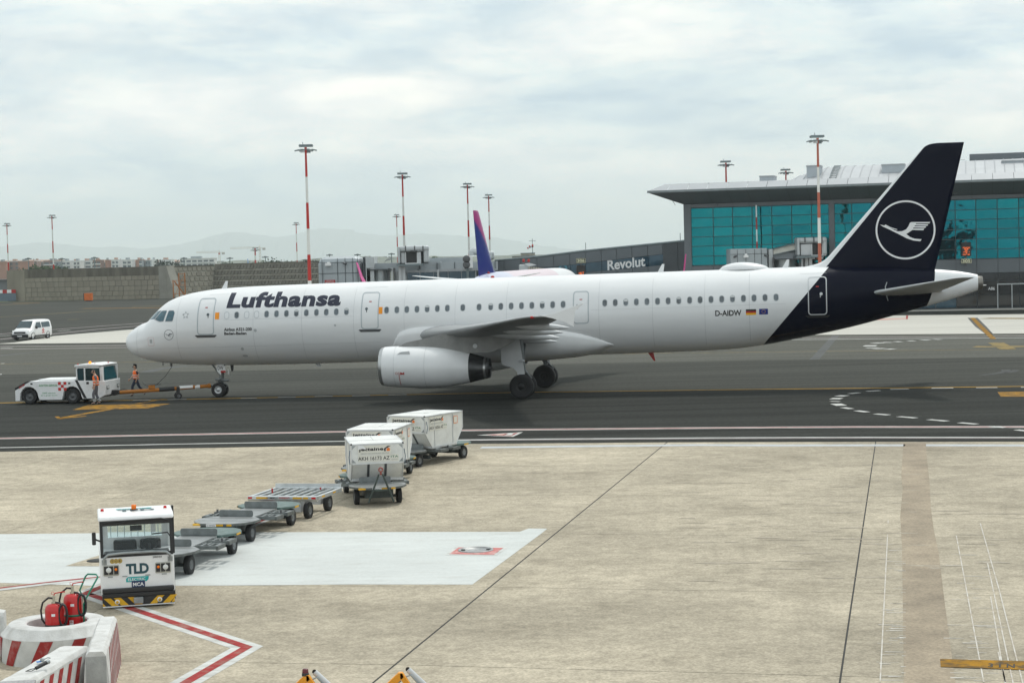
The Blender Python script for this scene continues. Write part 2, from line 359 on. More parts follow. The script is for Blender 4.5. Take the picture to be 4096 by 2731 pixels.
# dashed turning guide on the right
R4D = [((1150, 1250), (1315, 1245)), ((940, 1267), (1055, 1260)), ((785, 1288), (870, 1279)), ((685, 1312), (748, 1303)), ((648, 1338), (685, 1327)), ((641, 1359), (670, 1355)),
       ((660, 1378), (715, 1395)), ((725, 1412), (800, 1424)), ((845, 1440), (945, 1453)), ((1015, 1469), (1135, 1479)), ((1225, 1493), (1380, 1506)), ((1495, 1520), (1660, 1534)), ((1770, 1548), (1925, 1561)),
       ((1520, 1239), (1715, 1237)), ((1920, 1235), (2110, 1233)), ((2320, 1231), (2400, 1230))]
for a, b in R4D: strip('guide_dash', gp(zR4, a, b), .32 if a[0] > 700 else .5, m_pw, .013)
for a, b in (((2130, 94), (2228, 103)), ((2300, 118), (2420, 130))): strip('guide_dash', gp(zC, a, b), .32, m_pw, .017)
for a, b in (((1060, 415), (1130, 410)), ((1160, 409), (1200, 406)), ((1245, 402), (1298, 400)), ((1355, 395), (1412, 393)), ((1480, 388), (1532, 385)), ((1590, 383), (1630, 381)), ((1020, 441), (1042, 432)), ((1035, 452), (1065, 455)), ((1085, 459), (1130, 462)), ((1175, 464), (1235, 465))):
    strip('guide_dash', gp(zE, a, b), .9, m_pw, .013)
for a, b in (((1190, 1348), (1350, 1345)), ((1500, 1341), (1672, 1337)), ((2160, 1330), (2300, 1327))): strip('guide_dash', gp(zR1, a, b), .22, m_pw, .014)
for a, b in (((250, 1321), (410, 1318)), ((580, 1313), (742, 1310)), ((915, 1307), (1075, 1304)), ((1240, 1299), (1405, 1296))): strip('guide_dash', gp(zR2, a, b), .22, m_pw, .014)
patch('yellow_box_mark', zR4, [(2110, 1272), (2500, 1268), (2500, 1312), (2140, 1315)], m_py, .009)
patch('yellow_box_mark', zTG, [(718, 543), (868, 496), (1690, 482), (1465, 528)], m_py, .009)
strip('yellow_arrow_shaft', gp(zTG, (1350, 484), (1620, 436)), .25, m_py, .013)
strip('yellow_arrow_shaft', gp(zTG, (600, 626), (850, 580), (1100, 536)), .42, m_py, .013)
patch('yellow_arrow_head', zTG, [(540, 610), (578, 609), (606, 622), (850, 602), (858, 608), (600, 633), (570, 632)], m_py, .013)
strip('yellow_lead_in', gp(zE, (1908, 196), (1980, 270), (2090, 378)), .42, m_py, .016)
strip('lead_in_border', gp(zE, (1890, 196), (1958, 270), (2050, 335)), .5, m_asph_patch, .013)
strip('lead_in_border', gp(zE, (1930, 196), (2002, 270), (2060, 335)), .5, m_asph_patch, .013)
strip('yellow_bar', gp(zE, (1925, 443), (2700, 440)), 1.7, m_pyf, .012); strip('yellow_bar', gp(zE, (2110, 410), (2215, 465)), 1.1, m_pyf, .016)
strip('yellow_bar', gp(zE, (2010, 200), (2700, 204)), 2.2, m_pyf, .013)
patch('red_stand_mark', zE, [(1340, 176), (1358, 176), (1354, 208), (1338, 208)], m_pr, .013)
patch('red_stand_mark', zE, [(1080, 205), (1340, 198), (1338, 207), (1080, 218)], mat('faded_red_paint', srgb(190, 150, 140), .8), .013)
patch('asphalt_repair', zE, [(705, 348), (770, 346), (597, 550), (505, 556), (540, 525)], m_asph_patch, .009)
strip('lane_seam', gp(zR2, (0, 1062)) + gp(zE, (0, 545), (1200, 533), (2352, 520), (2800, 515)), .22, m_asph_patch, .009)
strip('tyre_arc', gp(zR4, (1960, 1122), (2060, 1112), (2140, 1100), (2190, 1086), (2185, 1072)), .5, m_rubber_mark, .009)
strip('tyre_arc', gp(zR4, (2190, 1100), (2250, 1090), (2278, 1075)), .4, m_rubber_mark, .009)
strip('tyre_smear', gp(zR1, (1310, 1096), (1400, 1072), (1560, 1048), (1700, 1035)), .9, m_asph_patch, .009)
strip('tyre_smear', gp(zD, (-40, 716), (200, 690), (420, 672)), .9, m_asph_patch, .009)
strip('white_mark', gp(zD, (-60, 910), (20, 907)), .8, m_pw, .009)
# warning triangle painted on the lane
zQ = ZF(1860, 1690, .12755)
patch('warning_triangle_border', zQ, [(365, 397), (1825, 302), (1515, 448)], m_pw, .013)
patch('warning_triangle', zQ, [(630, 392), (1670, 330), (1440, 430)], m_pr, .017)
patch('warning_triangle_mark', zQ, [(1215, 415), (1370, 348), (1545, 346), (1490, 380), (1455, 412)], m_pw, .021)
patch('warning_triangle_mark', zQ, [(900, 388), (1130, 362), (1265, 355), (1195, 405), (1040, 408)], mat('faded_red_paint', (0, 0, 0)), .021)

# ------------------------------------------------------------------ the near apron: concrete slabs with open joints
apron = structure('apron', [(p.x, p.y) for p in edge] + [(40, -45), (-46, -45)], .004, mat('joint_filler', (.035, .035, .033), .9)); apron['kind'] = 'structure'
ef = pchip([p.x for p in edge], [p.y for p in edge])
def corner(k, j): x = 5.62 + 7.36*k; return Vector((x - 1.555*j, ef(x) - 7.43*j, 0))
ZS = .012
for j in range(0, 7):
    for k in range(-5, 4):
        a, b, c, d = corner(k, j), corner(k+1, j), corner(k+1, j+1), corner(k, j+1)
        gx0 = (.022, .017)[k] if k in (0, 1) else .009; gx1 = (.022, .017)[k+1] if k+1 in (0, 1) else .009; gy = .013
        u = (b-a).normalized(); w = (d-a).normalized()
        P = [a+u*gx0+w*(gy if j else .02), b-u*gx1+w*(gy if j else .02), c-u*gx1-w*gy, d+u*gx0-w*gy]
        mb = MB(); mb.add([(p.x, p.y, .002) for p in P]+[(p.x, p.y, ZS) for p in P], [(4,5,6,7), (0,1,5,4), (1,2,6,5), (2,3,7,6), (3,0,4,7)]); mb.build('slab', m_conc, apron)
z0 = ZS+.004
# white painted block and its marks
wp = gp(zA, (-700, 742), (0, 735), (1180, 723)) + gp(zB, (1140, 719), (1200, 697), (1325, 698), (1295, 724), (822, 1074), (0, 1073)) + gp(zA, (1600, 1080), (660, 1083), (0, 1062), (-700, 1150))
MB().flat([(p.x, p.y, z0) for p in wp]).build('white_block_mark', m_block, apron)
patch('bare_triangle', zA, [(440, 950), (700, 868), (700, 952)], m_conc, z0+.004, apron)
strip('red_line_border', gp(zA, (-700, 1185), (0, 1106), (300, 1068), (700, 1024)), .38, m_pw, z0+.004, apron)
strip('red_line', gp(zA, (-700, 1180), (0, 1100), (300, 1063), (700, 1021)), .13, m_pr, z0+.008, apron)
zP = ZF(1780, 2160, .12755)
patch('red_patch_border', zP, [(0, 485), (330, 237), (1990, 242), (1620, 508)], m_pw, z0+.004, apron)
patch('red_patch', zP, [(130, 460), (430, 250), (1830, 262), (1530, 480)], mat('worn_red_paint', srgb(186, 110, 106), .75, var=.2, scale=6, tint=((.55, .54, .5), .9, 3.0)), z0+.008, apron)
c0 = G(*zP(965, 336)); mh = MB()
mh.lathe([(.02, z0+.010), (.37, z0+.012), (.375, z0+.030), (.42, z0+.030), (.425, z0+.008)], (c0.x, c0.y, 0), n=28); mh.build('manhole_cover', mat('cast_iron', (.33, .34, .34), .5, .6, var=.3, scale=9), apron)
for dx in (-.3, .3): MB().lathe([(.0, z0+.034), (.05, z0+.034), (.055, z0+.02)], (c0.x+dx, c0.y-.03, 0), n=10).build('lifting_hole', m_rubber_mark, apron)
c1_ = G(*zA(668, 914)); MB().lathe([(.0, z0+.012), (.3, z0+.012), (.3, z0+.006)], (c1_.x, c1_.y, 0), n=20).build('drain_grate', m_rubber_mark, apron)
# red and white line bent round the parking place
vl = gp(zF, (100, 52), (470, 178), (1348, 470), (600, 905))
strip('chevron_border', vl, .54, m_pw, z0, apron); strip('chevron', vl, .20, m_pr, z0+.004, apron)
v2 = [G(*zF(60, 60)), G(*zBR(1310, 330)), G(*zDL(1640, 485)), G(*zK(120, 1245)), G(*zK(250, 1195))]
strip('stand_line_border', v2, .5, m_pw, z0+.004, apron); strip('stand_line', v2, .2, m_pr, z0+.008, apron)
# pale blue line at the edge and the worn marks on the right
strip('faded_blue_line', gp(zB, (880, 152), (1500, 144), (2352, 136)) + gp(zC, (700, 223), (1550, 222)), .62, m_pblue, z0, apron)
strip('faded_blue_line', gp(zC, (1690, 222), (2352, 223), (2800, 224)), .62, m_pblue, z0, apron)
patch('brown_strip', zC, [(1540, 205), (1690, 205), (1700, 330), (1715, 470), (1725, 650), (1745, 800), (1775, 930), (1815, 1264), (1900, 1900), (1545, 1900), (1535, 1264), (1530, 900), (1518, 700), (1535, 520), (1525, 420)], m_stain, z0, apron)
for a, b in (((503, 380), (443, 1568)), ((1055, 390), (1275, 1568)), ((1247, 290), (1400, 830)), ((1400, 830), (1620, 1700)), ((1305, 610), (1520, 1620)), ((1330, 880), (1455, 1620)), ((1390, 1325), (1450, 1568)), ((507, 268), (507, 290))):
    strip('thin_white_line', gp(zS, a, b), .024, mat('worn_line_paint', (.54, .52, .47), .8, var=.1, scale=3, tint=((.40, .35, .28), .9, 2.2, .42, .62)), z0+.004, apron)
patch('yellow_box_mark', zS, [(925, 1383), (1700, 1403), (1700, 1474), (930, 1447)], m_py, z0+.008, apron)
p00, p10, p01 = G(*zS(1310, 1450)), G(*zS(1525, 1456)), G(*zS(1312, 1420))
lettering('painted_number', '31N', m_rubber_mark, apron, lambda x, y: tuple(p00 + (p10-p00)*x + (p01-p00)*y + Vector((0, 0, z0+.012))), 1, 1, bold=.02, space=1.5)
sc = MB(); r2 = random.Random(3)
for i in range(90):
    x0, y0 = r2.choice(((400, 640), (920, 1250), (420, 640), (980, 1300))), r2.uniform(480, 1560); L = r2.uniform(60, 220); xx = r2.uniform(*x0)
    a, b = G(*zS(xx, y0)), G(*zS(min(xx+L, 650 if xx < 640 else 1500), y0+L*.012)); t = r2.uniform(.008, .03)
    sc.add([(a.x, a.y-t, z0+.002), (b.x, b.y-t*.4, z0+.002), (b.x, b.y+t*.4, z0+.002), (a.x, a.y+t, z0+.002)], [(0,1,2,3)])
tag(sc.build('paint_scuffs', mat('scuff_paint', (.55, .53, .48), .8), apron), None, kind='stuff')
st = MB()
for i in range(70):                                                   # oil and tyre stains, each with its own outline
    x, y = r2.uniform(0, 2352), r2.uniform(330, 1150); c = G(*zC(x, y)); a, b = r2.uniform(.15, .75), r2.uniform(.03, .12); th = math.radians(-AX); n = 11
    st.flat([(c.x + a*k*math.cos(t)*math.cos(th) - b*k*math.sin(t)*math.sin(th), c.y + a*k*math.cos(t)*math.sin(th) + b*k*math.sin(t)*math.cos(th), z0+.001+i*1e-5) for q in range(n) for t, k in ((2*math.pi*q/n, r2.uniform(.55, 1.1)),)])
tag(st.build('oil_stains', mat('oil_stain', (.33, .29, .225), .85, var=.25, scale=5), apron), None, kind='stuff')
# ================================================================== the airliner being pushed back
PX0, PY0, PYAW = -20.5473, 100.6335, .1654714
AIR = thing('airliner', 'white narrow-body airliner with dark blue tail in the middle of the tarmac', 'airplane', (PX0, PY0, 0), -PYAW)
# its own axes: x aft from the nose, -y towards the camera, z up from the ground
def livery(name, k, c, rear, white=(.765, .78, .785), navy=(.0022, .0040, .0135)):
    m = bpy.data.materials.new(name); m.use_nodes = True; t = m.node_tree; b = t.nodes['Principled BSDF']; N = t.nodes.new; L = t.links.new
    b.inputs['Roughness'].default_value = .22
    tx = N('ShaderNodeTexCoord'); sp = N('ShaderNodeSeparateXYZ'); L(tx.outputs['Object'], sp.inputs[0])
    def ma(op, a, b_):
        n = N('ShaderNodeMath'); n.operation = op
        for i, v in enumerate((a, b_)):
            if isinstance(v, bpy.types.NodeSocket): L(v, n.inputs[i])
            else: n.inputs[i].default_value = v
        return n.outputs[0]
    d = ma('SUBTRACT', sp.outputs['X'], ma('MULTIPLY', sp.outputs['Z'], k)); fac = ma('GREATER_THAN', d, c)
    if rear:
        q = ma('SUBTRACT', 5.9, sp.outputs['Z']); e = ma('ADD', sp.outputs['X'], ma('MULTIPLY', ma('MULTIPLY', q, q), .12)); fac = ma('MULTIPLY', fac, ma('LESS_THAN', e, 42.2))
    n = N('ShaderNodeTexNoise'); n.inputs['Scale'].default_value = 1.1; n.inputs['Detail'].default_value = 8; mp = N('ShaderNodeMapping'); mp.inputs['Scale'].default_value = (.25, 1, 1.6)
    L(tx.outputs['Object'], mp.inputs[0]); L(mp.outputs[0], n.inputs['Vector'])
    r = N('ShaderNodeMapRange'); r.inputs['From Min'].default_value = .3; r.inputs['From Max'].default_value = .7; r.inputs['To Min'].default_value = .93; r.inputs['To Max'].default_value = 1.03; L(n.outputs['Fac'], r.inputs['Value'])
    w = N('ShaderNodeMix'); w.data_type = 'RGBA'; w.blend_type = 'MULTIPLY'; w.inputs[0].default_value = 1; w.inputs[6].default_value = (*white, 1); L(r.outputs[0], w.inputs[7])
    x = N('ShaderNodeMix'); x.data_type = 'RGBA'; L(fac, x.inputs[0]); L(w.outputs[2], x.inputs[6]); x.inputs[7].default_value = (*navy, 1)
    sr = N('ShaderNodeMapRange'); sr.inputs['To Min'].default_value = .5; sr.inputs['To Max'].default_value = .10; L(fac, sr.inputs['Value']); L(sr.outputs[0], b.inputs['Specular IOR Level'])
    L(x.outputs[2], b.inputs['Base Color']); return m
m_liv = livery('livery_fuselage', .869, 31.73, True); m_livf = livery('livery_fin', .843, 31.757, False)
m_white = mat('aircraft_white', (.74, .755, .76), .3, var=.04, scale=1.2, coat=.3)
m_grey = mat('aircraft_grey', (.42, .44, .45), .4, var=.08, scale=1.5)
m_lgrey = mat('aircraft_light_grey', (.56, .58, .59), .38, var=.06, scale=1.5)
m_navy = mat('navy_lettering', (.008, .013, .035), .35, var=.0)
m_black = mat('black', (.012, .013, .014), .5, var=.1)
m_wlet = mat('white_marking', (.78, .79, .79), .4, var=.02)
m_tyre = mat('tyre_rubber', (.016, .017, .018), .75, var=.2, scale=6)
m_rim = mat('wheel_rim', (.48, .50, .51), .4, .5, var=.1)
m_metal = mat('bare_metal', (.46, .47, .47), .32, .85, var=.15, scale=4)
m_dmetal = mat('dark_exhaust_metal', (.085, .088, .09), .38, .8, var=.3, scale=5, stretch=(.3, 1, 1))
m_strut = mat('gear_strut', (.20, .215, .22), .45, .4, var=.15, scale=5)
m_orange = mat('orange_panel', srgb(243, 150, 10), .45, var=.0); m_redp = mat('red_paint', srgb(170, 32, 28), .5, var=.1); m_goldp = mat('gold_stripe', srgb(240, 180, 0), .5, var=0)
m_pane = mat('cabin_pane', (.10, .125, .14), .12, var=.5, scale=2.2, spec=.6); m_wfr = mat('window_frame', (.47, .5, .51), .35, .3, var=0)
m_dline = mat('door_outline', (.42, .47, .49), .4, var=0); m_sill = mat('door_sill', (.10, .105, .11), .5, .3, var=.1); m_hair = mat('panel_gap', (.44, .46, .47), .5, var=0)
m_gpane = mat('cockpit_glass', (.02, .085, .115), .08, var=.35, scale=3, spec=.8); m_beltm = mat('belt_line', (.36, .38, .39), .5, var=0)

zt = pchip([-.05, .01, .17, .43, .88, 1.32, 1.51, 1.77, 2.06, 2.47, 3.1, 3.73, 4.35, 4.96, 5.67, 7, 20, 31.5, 34, 36, 38, 40, 41, 42.2, 43.3, 44.27, 44.5],
           [2.95, 3.2, 3.45, 3.67, 3.93, 4.1, 4.30, 4.56, 4.83, 5.12, 5.37, 5.52, 5.62, 5.69, 5.74, 5.795, 5.96, 6.07, 6.10, 6.12, 6.10, 6.04, 5.96, 5.85, 5.73, 5.53, 5.45])
zb = pchip([-.05, 0, .05, .26, .5, .87, 1.43, 2.05, 2.67, 3.59, 4.52, 5.66, 7, 20, 30.3, 32, 33.6, 35.86, 38.08, 40.28, 41.81, 43, 44.25, 44.5],
           [2.95, 2.75, 2.65, 2.45, 2.28, 2.13, 1.97, 1.86, 1.79, 1.73, 1.69, 1.665, 1.655, 1.82, 1.985, 2.05, 2.22, 2.62, 3.06, 3.62, 4.03, 4.34, 4.74, 4.83])
wf = pchip([-.05, .0, .1, .3, .6, 1, 1.5, 2, 3, 4, 5, 6, 7, 30, 32, 34, 36, 38, 40, 42, 43.3, 44.25, 44.5], [.0, .2, .38, .64, .88, 1.11, 1.33, 1.5, 1.74, 1.87, 1.94, 1.97, 1.975, 1.975, 1.95, 1.85, 1.62, 1.32, 1.0, .65, .46, .34, .31])
zm = pchip([-.05, 1, 2, 3, 4, 5, 6, 7, 20, 30, 34, 38, 42, 44.5], [2.95, 3.06, 3.3, 3.5, 3.63, 3.69, 3.715, 3.725, 3.89, 4.02, 4.22, 4.68, 5.0, 5.13])
def skin(s, z, off=.006):
    """point on the near skin of the fuselage at station s and height z, lifted by off"""
    w, m_ = wf(s), zm(s); h = (zt(s)-m_) if z >= m_ else (m_-zb(s)); k = max(-.999, min(.999, (z-m_)/h)); y = -w*math.sqrt(1-k*k)
    n = Vector((0, y/w/w, (z-m_)/h/h)).normalized()
    if s < 7: n = Vector((-max(0, (wf(s+.05)-wf(s-.05))/.1)*abs(n.y), n.y, n.z)).normalized()
    return Vector((s, y, z)) + n*off
st_ = [-.05+.0015, -.03, 0, .03, .07, .12, .18, .26, .36, .48, .62, .78, .96, 1.14, 1.32, 1.41, 1.51, 1.64, 1.77, 1.91, 2.06, 2.25, 2.47, 2.7, 2.95, 3.2, 3.5, 3.8, 4.1, 4.5, 5, 5.5, 6.2, 7, 9, 11, 13, 15, 17, 19, 21, 23, 25, 27, 29, 30, 31, 31.8, 32.6, 33.4, 34.2, 35, 36, 37, 38, 39, 40, 41, 42, 42.7, 43.3, 43.9, 44.27]
NR = 112; rings = []
for s in st_:
    w, t, b, m_ = wf(s), zt(s), zb(s), zm(s)
    rings.append([(s, w*math.cos(a), m_ + ((t-m_) if math.sin(a) >= 0 else (m_-b))*math.sin(a)) for a in (2*math.pi*i/NR for i in range(NR))])
FUS = MB().loft(rings).build('fuselage', m_liv, AIR)
r2_ = [[(s, wf(s)*k*math.cos(a), 5.12 + (wf(s)*k)*1.05*math.sin(a)) for a in (2*math.pi*i/24 for i in range(24))] for s, k in ((44.2, .97), (44.5, 1.0), (44.52, .8), (44.3, .75))]
MB().loft(r2_).build('exhaust_ring', mat('apu_metal', (.22, .21, .19), .4, .7), AIR)
MB().cyl((44.5, -.12, 5.0), (44.68, -.12, 5.0), .035, .02, 8).build('tail_light', m_wlet, AIR)
def onskin(ox, oz, off=.006): return lambda x, y: skin(ox+x, oz+y, off)
def decal(name, V2F, m, ox, oz, parent=FUS, off=.006, cx=0, cy=.08): return sheet(name, V2F[0], V2F[1], m, parent, onskin(ox, oz, off), cx, cy)

# cabin windows
WS = [6.18, 6.72, 7.26, 7.79, 8.33, 8.86, 9.39, 9.92, 10.45, 10.99, 11.51, 12.04, 12.58, 14.69, 15.23, 15.75, 16.28, 16.81, 17.34, 17.86, 18.66, 19.5, 20.1, 20.62, 21.15, 21.68, 22.21, 22.74, 23.27, 23.8,
      25.91, 26.44, 26.97, 27.5, 28.03, 28.56, 29.09, 29.62, 30.16, 30.68, 31.22, 31.75, 32.28, 32.82, 33.34, 33.88, 34.42]
m_plug = mat('window_plug', (.74, .76, .77), .35, var=0); m_blind = mat('window_blind', (.55, .57, .57), .5, var=0)
for i, s in enumerate(WS):
    z = 4.348 + .0112*(s-6.18)
    fr = decal('window', ring2(rrect(.27, .375, .125), rrect(.215, .32, .10)), m_wfr, s, z, off=.010)
    pl = i in (0, 2, 3)
    decal('plug' if pl else 'pane', poly2(rrect(.217, .322, .10)), m_plug if pl else m_pane, s, z, parent=fr, off=.005)
    if not pl and i % 5 == 2: decal('blind', poly2([(-.09, .075 if i % 8 else .04), (.09, .075 if i % 8 else .04), (.09, .12), (.05, .15), (-.05, .15), (-.09, .12)]), m_blind, s, z, parent=fr, off=.008)
# doors
for s, z0_, z1_, w, sill in ((5.03, 3.37, 5.26, .93, 1), (13.81, 3.50, 5.38, .93, 1), (24.70, 3.56, 5.19, .80, 0), (36.44, 3.74, 5.63, .93, 2)):
    h = z1_-z0_; o = rrect(w, h, .16, 5, 0, h/2); i_ = rrect(w-.10, h-.10, .12, 5, 0, h/2)
    d = decal('door', ring2(o, i_), m_dline if sill != 2 else m_lgrey, s, z0_, off=.009, cx=.25)
    wx = -.12 if s > 10 and s < 30 else .1
    decal('door_window', poly2(circ(.075, 16, .12 if s < 10 else (-.18 if s < 30 else .18), h*.55)), m_pane if s < 30 else m_lgrey, s, z0_, parent=d, off=.010)
    decal('handle', poly2([(-.02+wx*1.4, h*.46), (.02+wx*1.4, h*.46), (.02+wx*1.4, h*.58), (-.02+wx*1.4, h*.58)]), m_black if s < 30 else m_grey, s, z0_, parent=d, off=.010)
    decal('exit_placard', poly2([(-.07, h*.73), (.07, h*.73), (.07, h*.755), (-.07, h*.755)]), m_redp, s, z0_, parent=d, off=.010)
    if sill: decal('sill_plate', poly2([(-.56, .0), (.56, .0), (.60, -.03), (.48, -.13), (-.48, -.13), (-.60, -.03)]), m_sill if sill == 1 else m_black, s, z0_-.01, parent=d, off=.014, cx=.25, cy=.04)
for s, z in ((5.66, 4.16), (14.36, 4.26)): decal('orange_panel', poly2([(-.115, 0), (.115, 0), (.115, .35), (-.115, .35)]), m_orange, s, z)
# lettering
def text_on(name, txt, m, s, z, w, h, bold=.02, shear=0.0, space=1.0, parent=FUS): return lettering(name, txt, m, parent, onskin(s, z, .007), w, h, bold, shear, space, .5, .07)
text_on('airline_name', 'Lufthansa', m_navy, 6.12, 4.71, 6.12, .80, .047, .07, 1.08)
text_on('type_name', 'Airbus A321-200', m_black, 6.04, 3.54, 1.50, .17, .034)
text_on('town_name', 'Baden-Baden', m_black, 6.04, 3.34, 1.20, .155, .034)
text_on('registration', 'D-AIDW', m_black, 31.42, 3.80, 1.29, .285, .024)
fl = decal('german_flag', poly2([(0, .187), (.5, .187), (.5, .28), (0, .28)]), m_black, 32.93, 3.825); decal('flag_stripe', poly2([(0, .093), (.5, .093), (.5, .187), (0, .187)]), m_redp, 32.93, 3.825, parent=fl); decal('flag_stripe', poly2([(0, 0), (.5, 0), (.5, .093), (0, .093)]), m_goldp, 32.93, 3.825, parent=fl)
eu = decal('european_flag', poly2([(0, 0), (.43, 0), (.43, .28), (0, .28)]), mat('flag_blue', srgb(20, 40, 120), .5, var=0), 33.58, 3.835)
for k in range(12): decal('flag_star', poly2(circ(.013, 5, .215+.085*math.cos(k*math.pi/6), .14+.085*math.sin(k*math.pi/6))), m_goldp, 33.58, 3.835, parent=eu, off=.011)
# crane emblem: outline measured on the fin, unit = radius of its circle
CR = [(133,798), (170,807), (182,799), (216,817), (224,822), (284,842), (289,848), (272,846), (226,830), (262,850), (292,861), (328,861), (366,846), (386,822), (402,788), (418,783), (585,787), (576,799), (456,795), (452,802), (566,807), (558,819), (446,813), (441,821), (547,824), (539,837), (433,832), (428,841), (530,843), (521,857), (424,852), (367,887), (402,914), (440,929), (505,936), (492,953), (430,945), (370,924), (302,887), (220,845), (158,816)]
def crane(scale): return [((x-361)/269*scale, -(y-850)/258*scale) for x, y in CR]
em = decal('nose_emblem', ring2(circ(.27, 40), circ(.25, 40)), m_navy, 2.95, 3.40, cx=.06, cy=.06)
decal('crane', poly2(crane(.255)), m_navy, 2.95, 3.40, parent=em, cx=.06, cy=.06)
for k in range(5):                                                        # five-pointed alliance mark of folded triangles
    a = math.radians(90+72*k); c_ = (.125*math.cos(a), .125*math.sin(a)); p = lambda r, t: (c_[0]+r*math.cos(a+t), c_[1]+r*math.sin(a+t))
    decal('alliance_mark', poly2([p(.09, .25), p(.085, 2.2), p(.07, -2.0)]), m_beltm if k % 2 else m_grey, 3.90, 4.405, cx=.08)
pt = decal('static_port', ring2(rrect(.36, .44, .07), rrect(.345, .425, .063)), m_redp, 1.86, 3.05, cx=.06); decal('port_plate', poly2(rrect(.15, .20, .02, 2)), m_grey, 1.86, 3.07, parent=pt, cx=.05)
for s, z, r in ((7.72, 3.55, .06), (6.9, 2.60, .055), (11.98, 3.73, .035)): d = decal('skin_port', ring2(circ(r+.025, 18), circ(r, 18)), m_hair, s, z); decal('port_disc', poly2(circ(r*.98, 18)), m_grey, s, z, parent=d)
decal('service_hatch', ring2(rrect(.42, .26, .05), rrect(.41, .25, .045)), m_hair, 6.95, 2.22); decal('hatch_grip', poly2(rrect(.28, .1, .05)), m_grey, 6.95, 2.22)
for s0, s1, z in ((.95, 14.3, 2.66), (6.0, 12.9, 4.10), (25.2, 34.9, 4.23), (5.0, 6.1, 5.42), (13.4, 14.6, 5.6), (35.6, 36.9, 5.78)):
    decal('panel_seam', poly2([(0, 0), (s1-s0, (s1-s0)*.0115), (s1-s0, (s1-s0)*.0115+.008), (0, .008)]), m_hair, s0, z, off=.004, cx=.1 if s0 < 5 else .6)
for s in (3.4, 7.6, 10.2, 12.95, 15.6, 18.25, 20.9, 25.6, 28.3, 30.9, 33.1):                     # skin joints between fuselage sections
    zz = np.linspace(zb(s)+.35, zt(s)-.2, 26); sheet('skin_joint', [(0, z) for z in zz]+[(.012, z) for z in zz], [(i, i+1, 27+i, 26+i) for i in range(25)], m_hair if s < 33 else m_beltm, FUS, (lambda s: lambda x, y: skin(s+x, y, .004))(s))
# radome seam
Vs = [(0, z) for z in np.linspace(2.05, 4.0, 30)] + [(.014, z) for z in np.linspace(2.05, 4.0, 30)]
sheet('radome_seam', Vs, [(i, i+1, 31+i, 30+i) for i in range(29)], m_hair, FUS, lambda x, y: skin(.93+x-.06*(y-3)**2+.1*max(0, 3-y)**1.5*(-1), y, .004))
# cockpit glazing
for nm, P in (('cockpit_window', [(2.04, 4.20), (2.37, 4.60), (2.43, 4.63), (2.70, 4.64), (2.72, 4.58), (2.62, 4.14), (2.57, 4.11), (2.37, 4.10)]), ('cockpit_window', [(2.74, 4.11), (2.85, 4.60), (2.88, 4.64), (3.14, 4.64), (3.23, 4.52), (3.17, 4.15), (3.12, 4.11)])):
    cx_ = sum(p[0] for p in P)/len(P); cy_ = sum(p[1] for p in P)/len(P)
    fr = decal(nm, ring2([(cx_+(x-cx_)*1.1, cy_+(y-cy_)*1.1) for x, y in P], P), m_beltm, 0, 0, off=.008, cx=.05, cy=.05); decal('pane', poly2(P), m_gpane, 0, 0, parent=fr, off=.010, cx=.05, cy=.05)
Pw = [(1.40, 4.16), (1.84, 4.60), (2.34, 4.66), (2.0, 4.22)]
sheet('windscreen', *poly2(Pw), m_gpane, FUS, lambda x, y: skin(x, min(y, zt(x)-.012), .008), .04, .04)

# belly fairing
ztB = pchip([14.9, 15.36, 15.9, 16.5, 19.7, 22, 23.7, 24.6, 25.4, 26, 26.25], [2.62, 3.3, 3.48, 3.55, 3.57, 3.46, 3.21, 3.04, 2.8, 2.56, 2.44])
zbB = pchip([14.9, 15.3, 16, 17, 20, 21.7, 22.8, 24.3, 25.4, 26.0, 26.25], [2.5, 2.05, 1.75, 1.6, 1.58, 1.62, 1.68, 1.8, 2.0, 2.26, 2.40])
R = []
for s in np.concatenate([np.linspace(14.9, 16.6, 12), np.linspace(17, 23.5, 14), np.linspace(23.9, 26.25, 16)]):
    t, b = ztB(s), zbB(s); W = abs(skin(s, t, 0).y) + .035; ring = []
    for i in range(-24, 25):
        ph = math.pi/2*(1-abs(i)/24); sg = -1 if i < 0 else 1; ring.append((s, sg*W*math.cos(ph)**.72, t-(t-b)*math.sin(ph)**.62))
    R.append(ring)
BF = MB().loft(R).build('belly_fairing', m_white, AIR)

# wings, tailplane
def naca(f, t): return 5*t*(.2969*math.sqrt(max(f, 0)) - .126*f - .3516*f*f + .2843*f**3 - .1036*f**4)
FR = [1, .96, .9, .8, .7, .6, .5, .4, .3, .2, .13, .08, .04, .015, 0]
def wingring(y, le, te, z, th, tw=0.0, camber=.018):
    c = te-le; P = []
    for sgn, fr in ((1, FR), (-1, FR[-2:0:-1])):
        for f in fr:
            cam_ = camber*c*4*f*(1-f); P.append((le+f*c, y, z + cam_ + sgn*naca(f, th)*c - tw*c*(f-.3)))
    return P
WSEC = [(1.2, 15.95, 23.1, 2.98, .15, .05), (2.0, 16.42, 23.05, 3.03, .15, .05), (6.4, 18.75, 22.95, 3.42, .125, .03), (11.5, 21.45, 24.4, 3.90, .115, .012), (16.2, 23.93, 25.72, 4.36, .11, 0), (16.75, 24.35, 25.86, 4.41, .09, 0), (17.02, 24.75, 25.9, 4.43, .05, 0)]
